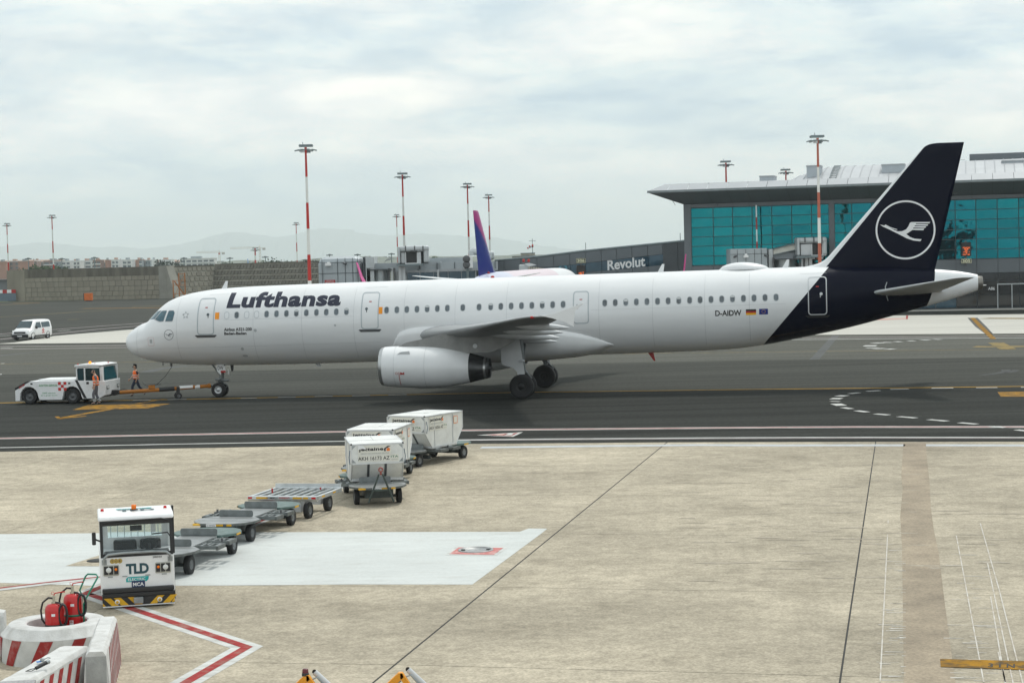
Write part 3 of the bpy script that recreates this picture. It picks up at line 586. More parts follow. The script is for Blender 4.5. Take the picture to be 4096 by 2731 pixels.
for sd in (-1, 1):
    W = MB().loft([wingring(sd*l, le, te, z, th, tw) for l, le, te, z, th, tw in WSEC]).build('wing', mat('wing_paint', (.28, .29, .295), .35, var=.10, scale=1, stretch=(1, .3, 1)), AIR)
    fe = MB(); y0 = sd*17.03
    fe.prism([(24.95, 4.46), (25.5, 4.56), (26.72, 4.97), (26.78, 4.94), (26.40, 4.66), (26.33, 3.98), (25.92, 4.20), (25.4, 4.36)], y0-.02, y0+.02, 'y').build('wingtip_fence', m_white, AIR, .008)
    MB().lathe([(.0, 0), (.05, .02), (.06, .1), (.03, .2), (0, .24)], (24.45, sd*16.86, 4.40), 'x', 10).build('nav_light', m_redp, AIR)
    for l, s1, z1, r in ((12, 25.47, 3.74, .17), (9, 24.75, 3.42, .20), (6.4, 24.24, 3.05, .22), (3.0, 23.62, 2.72, .20)):
        le = 16.4+(l-2)*.53; te = 23+max(0, l-6.4)*.28; zc_ = 3.03+(l-2)*.097
        s0 = le+.45*(te-le); path = [(s0+(s1-s0)*q, sd*l, zc_-.14+(z1-zc_+.14)*q**1.5) for q in (0, .15, .35, .55, .75, .9, 1)]
        MB().tube(path, [.02, r*.7, r, r, r*.8, r*.45, .02], 12).build('flap_fairing', m_lgrey, AIR)
    # flap gap line and slat step
    MB().add([(17.1+(l-2)*.53+k, sd*l, 2.9+(l-2)*.097+.3*(1-l/24)-.02+kz) for l in (2.2, 16) for k, kz in ((0, 0), (.02, 0))], [(0, 1, 3, 2)]).build('slat_gap', m_beltm, W)
    # engine
    ec = (0, sd*5.75, 0)
    EZ = lambda s: 1.79-.03*(s-15.4)
    prof = [(15.62, .60), (15.45, .74), (15.32, .84), (15.27, .89), (15.30, .93), (15.42, .965)]
    def er(P, zf=EZ, n=40): return [[(s, sd*5.75 + r*math.cos(2*math.pi*i/n), zf(s) + r*math.sin(2*math.pi*i/n)) for i in range(n)] for s, r in P]
    E_ = thing('engine', None, None); E_.parent = AIR
    del_ = [k for k in E_.keys()]
    MB().loft(er([(17.2, .02), (17.2, .60), (16.2, .72)] + [(15.62, .76), (15.45, .80), (15.34, .845), (15.28, .89), (15.31, .925), (15.47, .962)]), caps=False).build('intake_lip', m_metal, E_)
    MB().loft(er([(15.47, .962), (15.8, .995), (16.4, 1.02), (17.2, 1.03), (17.9, 1.01), (18.6, .94), (19.2, .83), (19.72, .72)]), caps=False).build('cowl', m_white, E_)
    MB().loft(er([(19.72, .718), (20.1, .62), (20.45, .53), (20.68, .47), (20.62, .44), (19.9, .46)]), caps=False).build('nozzle', m_dmetal, E_)
    MB().loft(er([(19.6, .40), (20.3, .25), (20.8, .05)]), caps=True).build('exhaust_cone', m_dmetal, E_)
    for s, r in ((16.08, 1.008), (17.6, 1.023)): MB().loft(er([(s, r+.004), (s+.012, r+.005)], n=60), caps=False).build('cowl_seam', m_hair, E_)
    MB().loft(er([(20.42, .542), (20.52, .522)], n=40), caps=False).build('nozzle_band', m_metal, E_)
    MB().prism([(16.15, 2.35), (16.4, 2.52), (16.86, 2.56), (16.9, 2.3), (16.5, 2.2)], sd*5.75-sd*-.0+sd*.78-.012, sd*5.75+sd*.78+.012, 'y').build('strake', m_lgrey, E_)
    MB().prism([(16.1, 2.72), (16.6, 2.96), (17.5, 3.12), (18.1, 3.28), (19.2, 3.45), (21.6, 3.3), (22.3, 3.15), (21.6, 2.75), (20.85, 2.42), (19.55, 2.38), (18, 2.6)], sd*5.75-.2, sd*5.75+.2, 'y').build('pylon', mat('pylon_paint', (.24, .243, .235), .45, var=.2, scale=1.5), E_, .05)
    MB().cyl((20.0, sd*5.75-.21, 2.72), (20.0, sd*5.75+.21, 2.72), .11, n=20).build('access_panel', m_lgrey, E_)
    # tailplane
    TP = [(.5, 38.95, 42.55, 4.74, .10), (1.3, 39.25, 42.45, 4.80, .10), (6.0, 42.75, 43.62, 5.47, .09), (6.22, 43.1, 43.66, 5.5, .05)]
    MB().loft([wingring(sd*l, le, te, z, th, 0, 0) for l, le, te, z, th in TP]).build('tailplane', m_lgrey, AIR)
    MB().tube([(39.83, sd*1.05, 5.27), (39.75, sd*1.13, 5.05), (39.77, sd*1.13, 4.75), (39.87, sd*1.02, 4.36)], .022, 5).build('trim_scale', m_grey, AIR)
# warning marks on the near engine
def oncowl(ox, oz):
    def f(x, y):
        s = ox+x; r = 1.034; dz = max(-.98, min(.98, (oz+y-(1.79-.03*(s-15.4)))/r)); return (s, -5.75-r*math.sqrt(1-dz*dz), oz+y)
    return f
ENG = [o for o in AIR.children if o.name.startswith('engine')][0]
sheet('warning_line', *poly2([(-.012, -.55), (.012, -.55), (.012, .12), (-.012, .12)]), m_redp, ENG, oncowl(16.36, 1.45), 0, .06)
sheet('warning_mark', *poly2([(0, 0), (.10, .03), (.20, 0), (.20, .14), (.12, .09), (.0, .14)]), m_redp, ENG, oncowl(16.42, 1.42), 0, .06)
sheet('warning_mark', *ring2(circ(.06, 16), circ(.045, 16)), m_redp, ENG, oncowl(16.24, 1.5), 0, .06)
# fin
LEz = pchip([5.7, 6.05, 6.2, 6.32, 6.5, 6.89, 8.64, 11.6, 11.82, 11.97, 12.05, 12.08], [35.0, 35.55, 36.25, 36.62, 36.90, 37.27, 38.84, 41.47, 41.68, 41.9, 42.15, 42.45])
TEz = lambda z: 42.24 + (z-5.91)*.2399
def finhalf(s, z): le, te = LEz(z), TEz(z); f = max(0, min(1, (s-le)/(te-le))); return naca(f, .095)*min(te-le, 5.2) + .004
ZF_ = [5.7, 5.9, 6.05, 6.12, 6.2, 6.26, 6.32, 6.4, 6.5, 6.65, 6.89, 7.5, 8.2, 9, 10, 11, 11.6, 11.75, 11.88, 11.97, 12.03, 12.06, 12.08]; FF = [0, .005, .015, .03, .06, .1, .16, .24, .34, .46, .6, .74, .86, .95, 1]
R = []
for z in ZF_:
    le, te = LEz(z), TEz(z); k = 1 if z < 11.9 else max(.15, 1-(z-11.9)/.2)
    R.append([(le+f*(te-le), -finhalf(le+f*(te-le), z)*k, z) for f in FF] + [(le+f*(te-le), finhalf(le+f*(te-le), z)*k, z) for f in FF[::-1]])
FIN = MB().loft(R).build('fin', m_livf, AIR)
onfin = lambda off: (lambda x, y: (40.81+x, -finhalf(40.81+x, 7.83+y)-off, 7.83+y))
em = sheet('fin_emblem', *ring2(circ(1.462, 72), circ(1.375, 72)), m_wlet, FIN, onfin(.008), .25, .25)
sheet('crane', *poly2(crane(1.46)), m_wlet, em, onfin(.008), .25, .25)
for z in (8.0, 9.6, 11.2): MB().cyl((TEz(z)-.02, -.02, z), (TEz(z)+.22, -.02, z), .008, n=5).build('static_wick', m_black, FIN)
# dome, aerials, beacon
R = []
for q in np.linspace(0, 1, 15):
    s = 31.55+2.5*q; hh = .34*max(.0, math.sin(math.pi*q**.85))**.65+.005; ww = .55*max(.02, math.sin(math.pi*q))**.5
    R.append([(s, ww*math.cos(a), zt(s)-.04+(hh+.04)*max(0, math.sin(a))) for a in np.linspace(0, math.pi, 17)])
MB().loft(R).build('satellite_dome', m_white, AIR)
def blade(s0, s1, z0_, z1_, sweep, tip, name, m): MB().prism([(s0, z0_), (s1, z0_), (s1+sweep*.55, z1_), (s1+sweep*.55-tip, z1_)], -.018, .018, 'y').build(name, m, AIR, .005)
for s in (5.33, 28.42, 34.7): blade(s, s+.3, zt(s)-.03, zt(s)+.40, .12, .12, 'aerial', m_white)
blade(27.83, 28.12, 1.97, 1.52, .18, .08, 'aerial', m_redp); blade(10.28, 10.55, 1.73, 1.52, .2, .22, 'aerial', m_lgrey); blade(9.1, 9.18, 1.72, 1.64, .05, .04, 'aerial', m_redp)
MB().lathe([(.1, 0), (.1, .05), (.06, .1), (0, .11)], (19.9, 0, 5.95), 'z', 12).build('beacon', m_redp, AIR)
for s, z in ((2.08, 1.86), (2.45, 1.80)): MB().box((s, -.35 if s < 2.2 else -.1, z-.06), (.05 if s < 2.2 else .11, .02, .16)).build('probe', m_sill, AIR)

# landing gear
def wheel(parent, x, y, r, w, rimr, side=-1):
    t = MB().lathe([(rimr, -w*.36), (r*.8, -w*.5), (r*.95, -w*.44), (r, -w*.25), (r, w*.25), (r*.95, w*.44), (r*.8, w*.5), (rimr, w*.36)], (x, y, r), 'y', 36); t = t.build('wheel', m_tyre, parent)
    MB().lathe([(rimr, -w*.37), (rimr*.92, -w*.40), (rimr*.85, -w*.22), (rimr*.4, -w*.20), (rimr*.32, -w*.40), (.001, -w*.42)], (x, y, r), 'y', 24).lathe([(rimr, w*.37), (rimr*.85, w*.22), (.001, w*.2)], (x, y, r), 'y', 24).build('rim', m_rim if r < .5 else m_black, t)
    return t
NG = thing('nose_gear', None, None); NG.parent = AIR
for y in (-.25, .25): wheel(NG, 5.07, y, .385, .22, .20)
g = MB().cyl((5.09, 0, .385), (5.2, 0, 1.2), .075, n=14).cyl((5.16, 0, .95), (5.28, 0, 1.8), .13, n=14).cyl((5.07, -.3, .385), (5.07, .3, .385), .06).cyl((4.86, -.06, .92), (5.6, -.06, .86), .07).cyl((5.15, -.14, .8), (5.15, .14, 1.0), .15); g.build('strut', m_strut, NG)
MB().tube([(5.2, 0, .75), (5.5, -.02, .62), (5.42, 0, .5), (5.12, 0, .45)], .035, 6).build('torque_link', m_strut, NG)
MB().tube([(4.72, -.1, 1.72), (5.16, -.05, 1.12)], .05, 8).build('drag_brace', m_strut, NG)
dp = MB().prism([(5.02, 1.74), (5.41, 1.74), (5.5, 1.63), (5.55, 1.41), (5.54, 1.3), (5.29, 1.3), (5.26, 1.18), (5.14, 1.29), (5.07, 1.39)], -.40, -.37, 'y').build('gear_door', m_white, NG)
MB().prism([(5.55, 1.74), (5.75, 1.74), (5.72, 1.35), (5.62, 1.3)], .34, .38, 'y').build('gear_door', m_sill, NG)
lettering('door_letters', 'DW', m_black, dp, lambda x, y: (5.115+x, -.404, 1.44+y), .31, .21, .01)
sheet('red_placard', *poly2([(5.27, 1.30), (5.54, 1.30), (5.54, 1.405), (5.27, 1.405)]), m_redp, dp, lambda x, y: (x, -.404, y))
MB().box((5.64, -.2, 1.33), (.06, .05, .3)).build('lamp', m_wlet, NG)
for sd in (-1, 1):
    MG = thing('main_gear', None, None); MG.parent = AIR; y = sd*3.795
    for k in (-.465, .465): wheel(MG, 21.97, y+k, .605, .42, .28)
    MB().cyl((21.97, y, .6), (21.97, y+sd*.1, 1.5), .11, n=14).cyl((21.97, y+sd*.1, 1.4), (21.9, y+sd*.35, 3.1), .17, n=14).cyl((21.97, y-.5, .605), (21.97, y+.5, .605), .09).build('strut', m_strut, MG)
    MB().tube([(21.95, y, 1.5), (21.8, y-sd*1.7, 2.6)], .08, 8).build('side_stay', m_strut, MG)
    MB().tube([(22.08, y, .7), (22.4, y, 1.0), (22.06, y, 1.4)], .05, 6).build('torque_link', m_strut, MG)
    MB().prism([(20.98, 3.05), (21.9, 3.05), (22.03, 2.16), (22.15, 1.22), (21.80, 1.18), (21.77, 1.32), (21.59, 1.53), (21.37, 1.59), (21.07, 1.67), (21.0, 1.79)], y+sd*.52, y+sd*.56, 'y').build('gear_door', m_lgrey, MG)
    MB().lathe([(0, -.16), (.05, -.08), (.055, .05), (.04, .12), (0, .12)], (22.05, y+sd*.6, 1.88), 'x', 10).build('door_hinge_fairing', m_lgrey, MG)
for o in AIR.children:
    for k in ('label', 'category'):
        if o.type == 'EMPTY' and k in o: del o[k]
# ================================================================== background: walls, masts, town, hills
q1 = ZF(1260, 920, .34014); q2 = ZF(2000, 940, .34014); q3 = ZF(2850, 880, .23384); q4 = ZF(3650, 780, .29973); q5 = ZF(0, 1000, .29762); q6 = ZF(2600, 600, .38265)
def unit(name, m, bev=0.0):
    mb = MB().box((0, 0, 0), (1, 1, 1)); o = mb.build(name, m); me = o.data; bpy.data.objects.remove(o); return me
def inst(me, name, parent, loc, scale=(1, 1, 1), rot=(0, 0, 0)):
    o = bpy.data.objects.new(name, me); o.location = loc; o.scale = scale; o.rotation_euler = rot; return link(o, parent)
def frame(a, b): return math.atan2(b[1]-a[1], b[0]-a[0])

# ---- blast wall of concrete blocks
wa, wb = Vector((-115.7, 434.0)), Vector((-77.2, 415.9)); WL = (wb-wa).length
def onw(fn, x, y): return onwall(*fn(x, y), wa, wb)
m_blk = mat('wall_block', (.235, .217, .172), .92, var=.16, scale=.35, stretch=(1, 1, .25), var2=.10, rnd_obj=.09); m_core = mat('wall_core', (.085, .08, .065), .95, var=.2)
m_cap = mat('wall_top_stained', (.135, .126, .10), .95, var=.4, scale=.5, stretch=(1.2, 1, .2)); m_but = mat('pale_buttress', (.27, .265, .23), .9, var=.15, scale=.4)
wall = thing('blast_wall', 'long stained grey block wall behind the white van', 'wall', (wa.x, wa.y, 0), frame(wa, wb))
MB().bx(0, WL, .12, 1.4, 0, 6.9).build('core', m_core, wall)
MB().bx(-.02, 5.1, -.12, .14, 0, 7.1).build('end_panel', m_blk, wall)
MB().bx(5.1, WL, -.06, .16, 5.25, 7.15).build('coping', m_cap, wall)
ub = unit('block', m_blk); rows = [(0.0, .85), (.87, 1.95), (1.97, 3.0), (3.02, 4.25), (4.27, 5.24)]
for j, (b0, b1) in enumerate(rows):
    x = 5.12 - (0 if j % 2 else .8)
    while x < WL-.05:
        w = rnd.choice((1.75, 1.75, 1.75, 1.3)); xa, xb = max(x, 5.12), min(x+w, WL)
        if xb-xa > .2: inst(ub, 'block', wall, ((xa+xb)/2, .02+rnd.uniform(-.02, .02), (b0+b1)/2), (xb-xa-.08, .22, b1-b0-.055))
        x += w
but = MB().bx(WL, WL+2.0, -.5, 2.5, 0, 7.25); but.prism([(WL+2.0, 0), (WL+4.4, 0), (WL+2.0, 7.2)], -.45, 2.4, 'y'); but.build('buttress', m_but, wall)
# ---- sloping crib walls beside it
m_crib = mat('crib_block', (.20, .19, .155), .92, var=.2, scale=.5, rnd_obj=.16); m_crib2 = mat('crib_block_dark', (.125, .12, .098), .92, var=.2, scale=.5, rnd_obj=.16); m_soil = mat('crib_core', (.30, .285, .235), .95, var=.25, scale=.4)
def crib(label, a, b, mblk, h=6.9, off=0.0, lean=.38):
    r = thing('retaining_wall', label, 'wall', (a.x, a.y, 0), frame(a, b), 'sloping block walls behind the apron'); L = (b-a).length
    MB().prism([(0, 0), (h*lean, h), (h*lean+1.5, h), (h*lean+1.5, 0)], 0, L, 'x').build('core', m_soil, r)
    u = unit('crib_block', mblk); n = int(L/1.15); hh = h/6
    for j in range(6):
        for i in range(n):
            z = (j+.5)*hh; inst(u, 'crib_block', r, ((i+.5+(j % 2)*.35-.1)*L/n, z*lean-.05, z), (L/n*.76, .25, hh*.78), (math.atan(-lean), 0, 0))
    MB().bx(0, L, h*lean-.1, h*lean+1.6, h, h+.25).build('coping', m_cap, r); return r
c_a = Vector((wb.x+1.8, wb.y-.6)); c_b = at(880, 1150, 424).xy; crib('pale sloping crib wall behind the orange steps', c_a, c_b, m_crib)
crib('dark sloping crib wall behind the nearest tall mast', c_b+Vector((-3.2, .4)), at(1330, 1120, 395).xy, m_crib2, 7.1)
# ---- things standing in front of the wall
ob = G(*zR1(806, 458)); m_or = mat('orange_steel', srgb(205, 105, 35), .55, var=.15)
t = thing('equipment_box', 'orange cube-shaped box at the foot of the block wall', 'box', (ob.x, ob.y-1.5, 0)); MB().bx(-.7, .85, -.8, .8, .2, 1.75).build('case', m_or, t, .04); MB().bx(-.85, -.7, -.78, .78, .2, 1.75).build('dark_side', m_black, t); MB().bx(-.5, .7, -.6, .6, 0, .2).build('plinth', m_sill, t)
sp = at(718, 1190, 404); m_os = mat('faded_orange_steel', srgb(170, 105, 50), .6, var=.2)
t = thing('maintenance_steps', 'orange wheeled maintenance steps in front of the pale sloping wall', 'steps', (sp.x, sp.y, 0), .2)
for x in (-1.25, 0, 1.25):
    for y in (-.7, .7): MB().box((x, y, (5.6 if x > -.5 else 4.1)/2+.15), (.2, .2, 5.3 if x > -.5 else 3.8)).build('post', m_os, t)
for z in (1.2, 3.0, 4.0, 5.4): MB().box((.0 if z < 4.5 else .62, 0, z), (2.6 if z < 4.5 else 1.35, 1.5, .1)).build('deck' if z in (3.0, 4.0) else 'rail', m_os, t)
for k in range(7): MB().box((1.05-k*.3, -.75, 1.1+k*.4), (.32, .5, .06)).build('tread', m_os, t)
MB().tube([(1.2, -.78, .7), (-1.0, -.78, 3.9)], .14, 6).build('stringer', m_os, t); MB().tube([(-1.2, -.78, .4), (1.2, -.78, 5.3)], .04, 5).build('brace', m_os, t)
for x in (-1.1, 1.1):
    for y in (-.7, .7): MB().lathe([(.0, -.08), (.2, -.08), (.2, .08), (0, .08)], (x, y, .2), 'y', 12).build('wheel', m_tyre, t)
# ---- far left: verge, barrier board, hut
structure('verge', [(-150, 418), (-113, 433.5), (-116, 436), (-150, 470)], .012, m_grass)
ba = at(10, 1150, 432); t = thing('barrier_board', 'red and white barrier board at the left edge by the wall', 'barrier', (ba.x, ba.y, 0))
for k in range(6): MB().bx(-3+k, -2+k, -.06, .06, 1.9 if k % 2 else 1.95, 2.7).build('panel', m_redp if k % 2 else m_wlet, t)
MB().bx(-3, 3, -.04, .04, .1, 1.9).build('blue_grey_sheet', mat('blue_grey_sheet', (.12, .16, .2), .5), t)
hb = at(10, 1150, 520); t = thing('flat_building', 'long flat dark-roofed building beyond the wall at far left', 'building', (hb.x-12, hb.y, 0)); MB().bx(-14, 14, 0, 12, 0, 4.2).build('wall', mat('far_hut', (.16, .17, .18), .8), t); MB().bx(-14.5, 14.5, -.5, 12.5, 4.2, 4.7).build('roof', m_sill, t)

# ---- floodlight masts
m_mr = mat('mast_red', srgb(178, 40, 32), .5, var=.1, scale=1); m_mw = mat('mast_white', (.68, .69, .66), .5, var=.08, scale=1); m_mro = mat('mast_faded_red', srgb(172, 92, 70), .55, var=.1, scale=1); m_lamp = mat('lamp_grey', (.17, .21, .22), .45, .4, var=.15); m_glassl = mat('lamp_glass', (.6, .62, .6), .2)
def make_mast(H, red, rtop, rbot, nb=7, head=1.0):
    r = thing('floodlight_mast', 'mast', 'light mast', group='floodlight masts'); zz = H-.8*head
    for k in range(nb):
        z1, z0_ = zz*(1-k/nb), zz*(1-(k+1)/nb); rr = lambda z: rbot+(rtop-rbot)*z/zz
        MB().cyl((0, 0, z0_), (0, 0, z1), rr(z0_), rr(z1), 14, caps=(k == 0)).build('red_band' if k % 2 == 0 else 'white_band', red if k % 2 == 0 else m_mw, r)
    h = head
    MB().bx(-.85*h, .85*h, -.06, .06, H-.28*h, H).bx(-.85*h, .85*h, .9*h, 1.0*h, H-.28*h, H).bx(-.85*h, -.77*h, -.05, .95*h, H-.2*h, H-.05).bx(.77*h, .85*h, -.05, .95*h, H-.2*h, H-.05).build('head_frame', m_lamp, r)
    MB().cyl((0, 0, zz), (0, 0, H-.3), rtop, rtop*1.3, 12).build('crown', red, r)
    MB().lathe([(.75*h, H-.72*h), (.82*h, H-.72*h), (.82*h, H-.62*h), (.75*h, H-.62*h)], n=20).build('lamp_ring', m_lamp, r)
    for a in (0, 60, 125, 180, 235, 300):
        c, s_ = math.cos(math.radians(a)), math.sin(math.radians(a))
        l_ = MB().box((c*1.1*h, s_*1.1*h, H-.72*h), (.62*h, .36*h, .14*h), Matrix.Rotation(math.radians(a), 3, 'Z') @ Matrix.Rotation(math.radians(14), 3, 'Y')).build('lamp', m_lamp, r, .02)
        MB().box((c*1.12*h, s_*1.12*h, H-.80*h), (.44*h, .3*h, .03*h), Matrix.Rotation(math.radians(a), 3, 'Z') @ Matrix.Rotation(math.radians(14), 3, 'Y')).build('glass', m_glassl, l_)
    MB().box((-.35*h, -.45*h, H-.85*h), (.5*h, .35*h, .4*h)).build('ballast_box', m_lgrey, r); MB().box((.3*h, .4*h, H-.85*h), (.5*h, .3*h, .4*h)).build('ballast_box', m_lamp, r)
    MB().cyl((-.35*h, 0, H), (-.35*h, 0, H+.3*h), .03, n=6).build('rod', m_lamp, r); return r
def place(u, v, Y, label, red=m_mr, rt=.105, rb=.215, head=.8, nb=7):
    p = at(u, v, Y); r = make_mast(p.z, red, rt, rb, nb, head); r.location = (p.x, p.y, 0); r['label'] = label; return r
place(1222, 578, 190, 'tallest red and white floodlight mast, above the airline name on the airliner')
place(1609, 691, 257, 'tall floodlight mast rising behind the grey bridge unit left of the pink fin')
place(1869, 733, 301, 'floodlight mast rising just left of the pink and blue fin')
place(1954, 778, 357, 'thin floodlight mast just right of the pink and blue fin')
place(3270, 541, 190, 'faded red floodlight mast in front of the glass terminal', m_mro)
place(2903, 643, 256, 'floodlight mast rising behind the left end of the terminal eave')
place(3143, 676, 280, 'floodlight mast with only its head showing over the curved terminal roof')
place(27, 893, 479, 'leftmost thin floodlight mast at the edge of the picture', nb=8)
place(207, 860, 442, 'thin floodlight mast standing behind the block wall at left', nb=7)
place(1184, 890, 551, 'thin floodlight mast just left of the tallest mast', nb=7)
place(1586, 858, 508, 'thin floodlight mast just left of the second tall mast', nb=7)
place(1020, 991, 900, 'small far mast near the tower cranes', head=1.6, rt=.3, rb=.6, nb=6)
def lamp_post(u, v, Y, label):
    p = at(u, v, Y); t = thing('lamp_post', label, 'lamp post', (p.x, p.y, 0), 0, 'far lamp posts'); MB().cyl((0, 0, 0), (0, 0, p.z), .22, .14, 8).build('pole', m_lamp, t); MB().bx(-1.1, 1.1, -.3, .3, p.z, p.z+.35).build('lamp_bar', m_lamp, t); MB().bx(-.3, .3, -.8, .8, p.z+.35, p.z+.55).build('lamp_head', m_lamp, t)
for x, y, lb in ((635, 427, 'far lamp post above the white and red-brown blocks of the town'), (415, 434, 'far lamp post above the left end of the town blocks'), (190, 433, 'far lamp post above the terracotta building'), (1236, 430, 'far lamp post at the left end of the big white block'), (1545, 430, 'far lamp post left of the blue tail'), (1783, 422, 'far lamp post between blue tail and thin mast'), (2215, 408, 'far lamp post over the grey gate block')): lamp_post(*z6(x, y), 640, lb)
for x, y, lb in ((500, 300, 'far lamp post over the right part of the grey gate block'), (900, 290, 'far lamp post between gate block and bridge unit')): lamp_post(*q1(x, y), 640, lb)

# ---- town blocks
m_brick = mat('town_terracotta', (.36, .185, .13), .9, var=.15, scale=.1); m_brick2 = mat('town_brown', (.25, .16, .13), .9, var=.15, scale=.1); m_twh = mat('town_white', (.66, .67, .66), .85, var=.06, scale=.1); m_tgr = mat('town_grey', (.27, .31, .33), .9, var=.12, scale=.1); m_twin = mat('town_window', (.06, .08, .095), .3, var=.4, scale=.2); m_troof = mat('town_roof_tile', (.38, .24, .18), .9, var=.2, scale=.2)
TY = 1500; uw = unit('window', m_twin)
town = [(-40, 115, 165, m_brick, 0, 'dull red-brown block at the left edge of the town'), (115, 242, 158, m_brick2, 1, 'dark brown block left of the plain terracotta one'), (242, 490, 158, m_brick, 0, 'plain terracotta block without windows in the town'), (490, 582, 150, m_brick2, 1, 'brown block right of the plain terracotta one'), (582, 712, 152, m_brick2, 2, 'brown and white balconied block behind the white and red mast'),
        (735, 822, 158, m_tgr, 1, 'grey block just right of the white and red mast'), (822, 940, 152, m_twh, 3, 'first white-framed balcony block of the town row'), (940, 980, 158, m_tgr, 0, 'narrow grey link between first two white-framed blocks'), (980, 1090, 152, m_twh, 3, 'second white-framed balcony block of the town row'), (1090, 1132, 150, m_tgr, 1, 'narrow grey link before the third white-framed block'), (1132, 1245, 148, m_twh, 3, 'third white-framed balcony block of the town row'),
        (1245, 1410, 142, m_brick2, 2, 'brown block with long white balconies mid town'), (1410, 1495, 140, m_brick, 0, 'red-brown stair tower mid town'), (1495, 1640, 138, m_twh, 3, 'white-framed block right of the red-brown stair tower'), (1640, 1820, 140, m_twh, 3, 'wide white-framed block left of the right-hand brown one'), (1820, 1866, 138, m_brick, 0, 'narrow red-brown block right of the widest white frames'),
        (1866, 1950, 138, m_tgr, 2, 'blue-grey balconied block near the dark round tree'), (1950, 2035, 142, m_tgr, 1, 'plain blue-grey block near the dark round tree'), (2035, 2135, 135, m_twh, 3, 'white-framed block left of the dark round tree'), (2135, 2230, 138, m_twh, 3, 'white-framed block touching the dark round tree')]
town = [(q5(a, 0)[0], q5(b, 0)[0], q5(0, c)[1], m, k, l) for a, b, c, m, k, l in town] + [(*[z6(x, 0)[0] for x in (1208, 1452)], z6(0, 432)[1], m_twh, 4, 'long white office-like block with rows of bays at the end of the town')]
for i, (xa, xb, yt, m, kind, lab) in enumerate(town):
    p0, p1 = at(xa, yt, TY+rnd.uniform(-30, 30)), at(xb, yt, TY); W = p1.x-p0.x; H = p0.z; D = 14
    t = thing('apartment_block', lab, 'building', ((p0.x+p1.x)/2, p0.y, 0), 0, 'town blocks beyond the airfield')
    MB().bx(-W/2, W/2, .8, D, 0, H).build('wall', m, t); MB().bx(-W/2-.3, W/2+.3, .4, D+.4, H, H+.5).build('roof', m_troof if kind in (0, 2) else m_twh, t)
    MB().bx(-W*.2, W*.1, 3, 9, H+.5, H+2).build('roof_housing', m_troof if i % 2 else m_tgr, t)
    fl = 3.0; nf = int(H/fl)
    if kind:
        nb = max(2, int(W/ (4.4 if kind == 4 else 3.8)))
        for f in range(nf):
            z = H-1.9-f*fl
            if z < 4: break
            if kind >= 2: MB().bx(-W/2, W/2, 0, .9, z-1.35, z-.55).build('balcony', m_twh, t)
            for b in range(nb): inst(uw, 'window', t, (-W/2+(b+.5)*W/nb, .78 if kind >= 2 else .74, z), (W/nb*(.74 if kind >= 2 else .4), .3, 1.5))
        if kind >= 3:
            for b in range(nb+1): MB().box((-W/2+.3+b*(W-.6)/nb, .2, H/2), (.55, .9, H)).build('pier', m_twh, t)
# roofs of the town behind: a second, farther row
for i in range(26):
    x = 130+i*95+rnd.uniform(-30, 30); p = at(x*.29762*1.0, q5(0, rnd.uniform(128, 150))[1], 2300); w = rnd.uniform(14, 30)
    t = thing('far_house', 'low red-roofed house in the far rooftop line of the town', 'house', (p.x, p.y, 0), 0, 'far rooftops of the town'); H = p.z-2.2
    MB().bx(-w/2, w/2, 0, 12, 0, H).build('wall', m_brick2 if i % 3 else m_twh, t); MB().prism([(-.6, H), (12.6, H), (6, H+2.2)], -w/2-.4, w/2+.4, 'x').build('roof', m_troof, t)
    if i % 3 == 0: MB().box((w*.2, 4, H+2), (.9, .9, 2.6)).build('chimney', m_brick2, t)
# ---- trees
m_leaf = mat('far_foliage', (.045, .075, .032), .9, var=.35, scale=.25); m_leaf2 = mat('far_foliage_dark', (.022, .038, .024), .9, var=.35, scale=.25); m_trunk = mat('bark', (.09, .07, .05), .9)
def tree(label, p, rx, h, m, seed, n=700):
    r = random.Random(seed); t = thing('tree', label, 'tree', (p.x, p.y, 0), 0, 'trees beyond the wall'); mb = MB()
    cl = [(r.uniform(-.75, .75)*rx, r.uniform(-.6, .6)*rx, h*r.uniform(.45, .86), rx*r.uniform(.28, .5)) for _ in range(12)]
    for _ in range(n):
        x, y, z, q = r.choice(cl); d = Vector((r.gauss(0, 1), r.gauss(0, 1), r.gauss(0, 1))).normalized()*q*r.uniform(.6, 1.05); c = Vector((x, y, z))+Vector((d.x, d.y, d.z*.8))
        s_ = h*.035*r.uniform(.7, 1.6); a = Vector((r.gauss(0, 1), r.gauss(0, 1), r.gauss(0, 1))).normalized()*s_; b = a.orthogonal().normalized()*s_*.8
        mb.add([c-a, c+b, c+a, c-b], [(0, 1, 2, 3)])
    mb.build('crown', m, t); k = MB().cyl((0, 0, 0), (0, 0, h*.55), h*.035, h*.02, 8)
    for a in range(4): k.tube([(0, 0, h*.4), (math.cos(a*1.6)*rx*.3, math.sin(a*1.6)*rx*.3, h*.6), (math.cos(a*1.6)*rx*.55, math.sin(a*1.6)*rx*.5, h*.72)], [h*.018, h*.012, h*.005], 5)
    k.build('trunk', m_trunk, t)
def tr(fn, x, y, Y, w, label, m, seed): p = at(*fn(x, y), Y); tree(label, p, w/2, p.z/.93, m, seed)
tr(q5, 2290, 158, 900, 15, 'dark round tree at the right end of the town row', m_leaf2, 1)
tr(q5, 310, 240, 700, 9, 'small green tree in front of the terracotta block', m_leaf, 2); tr(q5, 545, 218, 700, 10, 'light green tree left of the white and red mast', m_leaf, 3); tr(q5, 700, 220, 720, 7, 'green tree partly behind the white and red mast', m_leaf, 4); tr(q5, 810, 226, 720, 6, 'small tree right of the white and red mast', m_leaf, 5)
tr(z6, 1410, 478, 800, 12, 'low dark bush in front of the long white block', m_leaf2, 6)
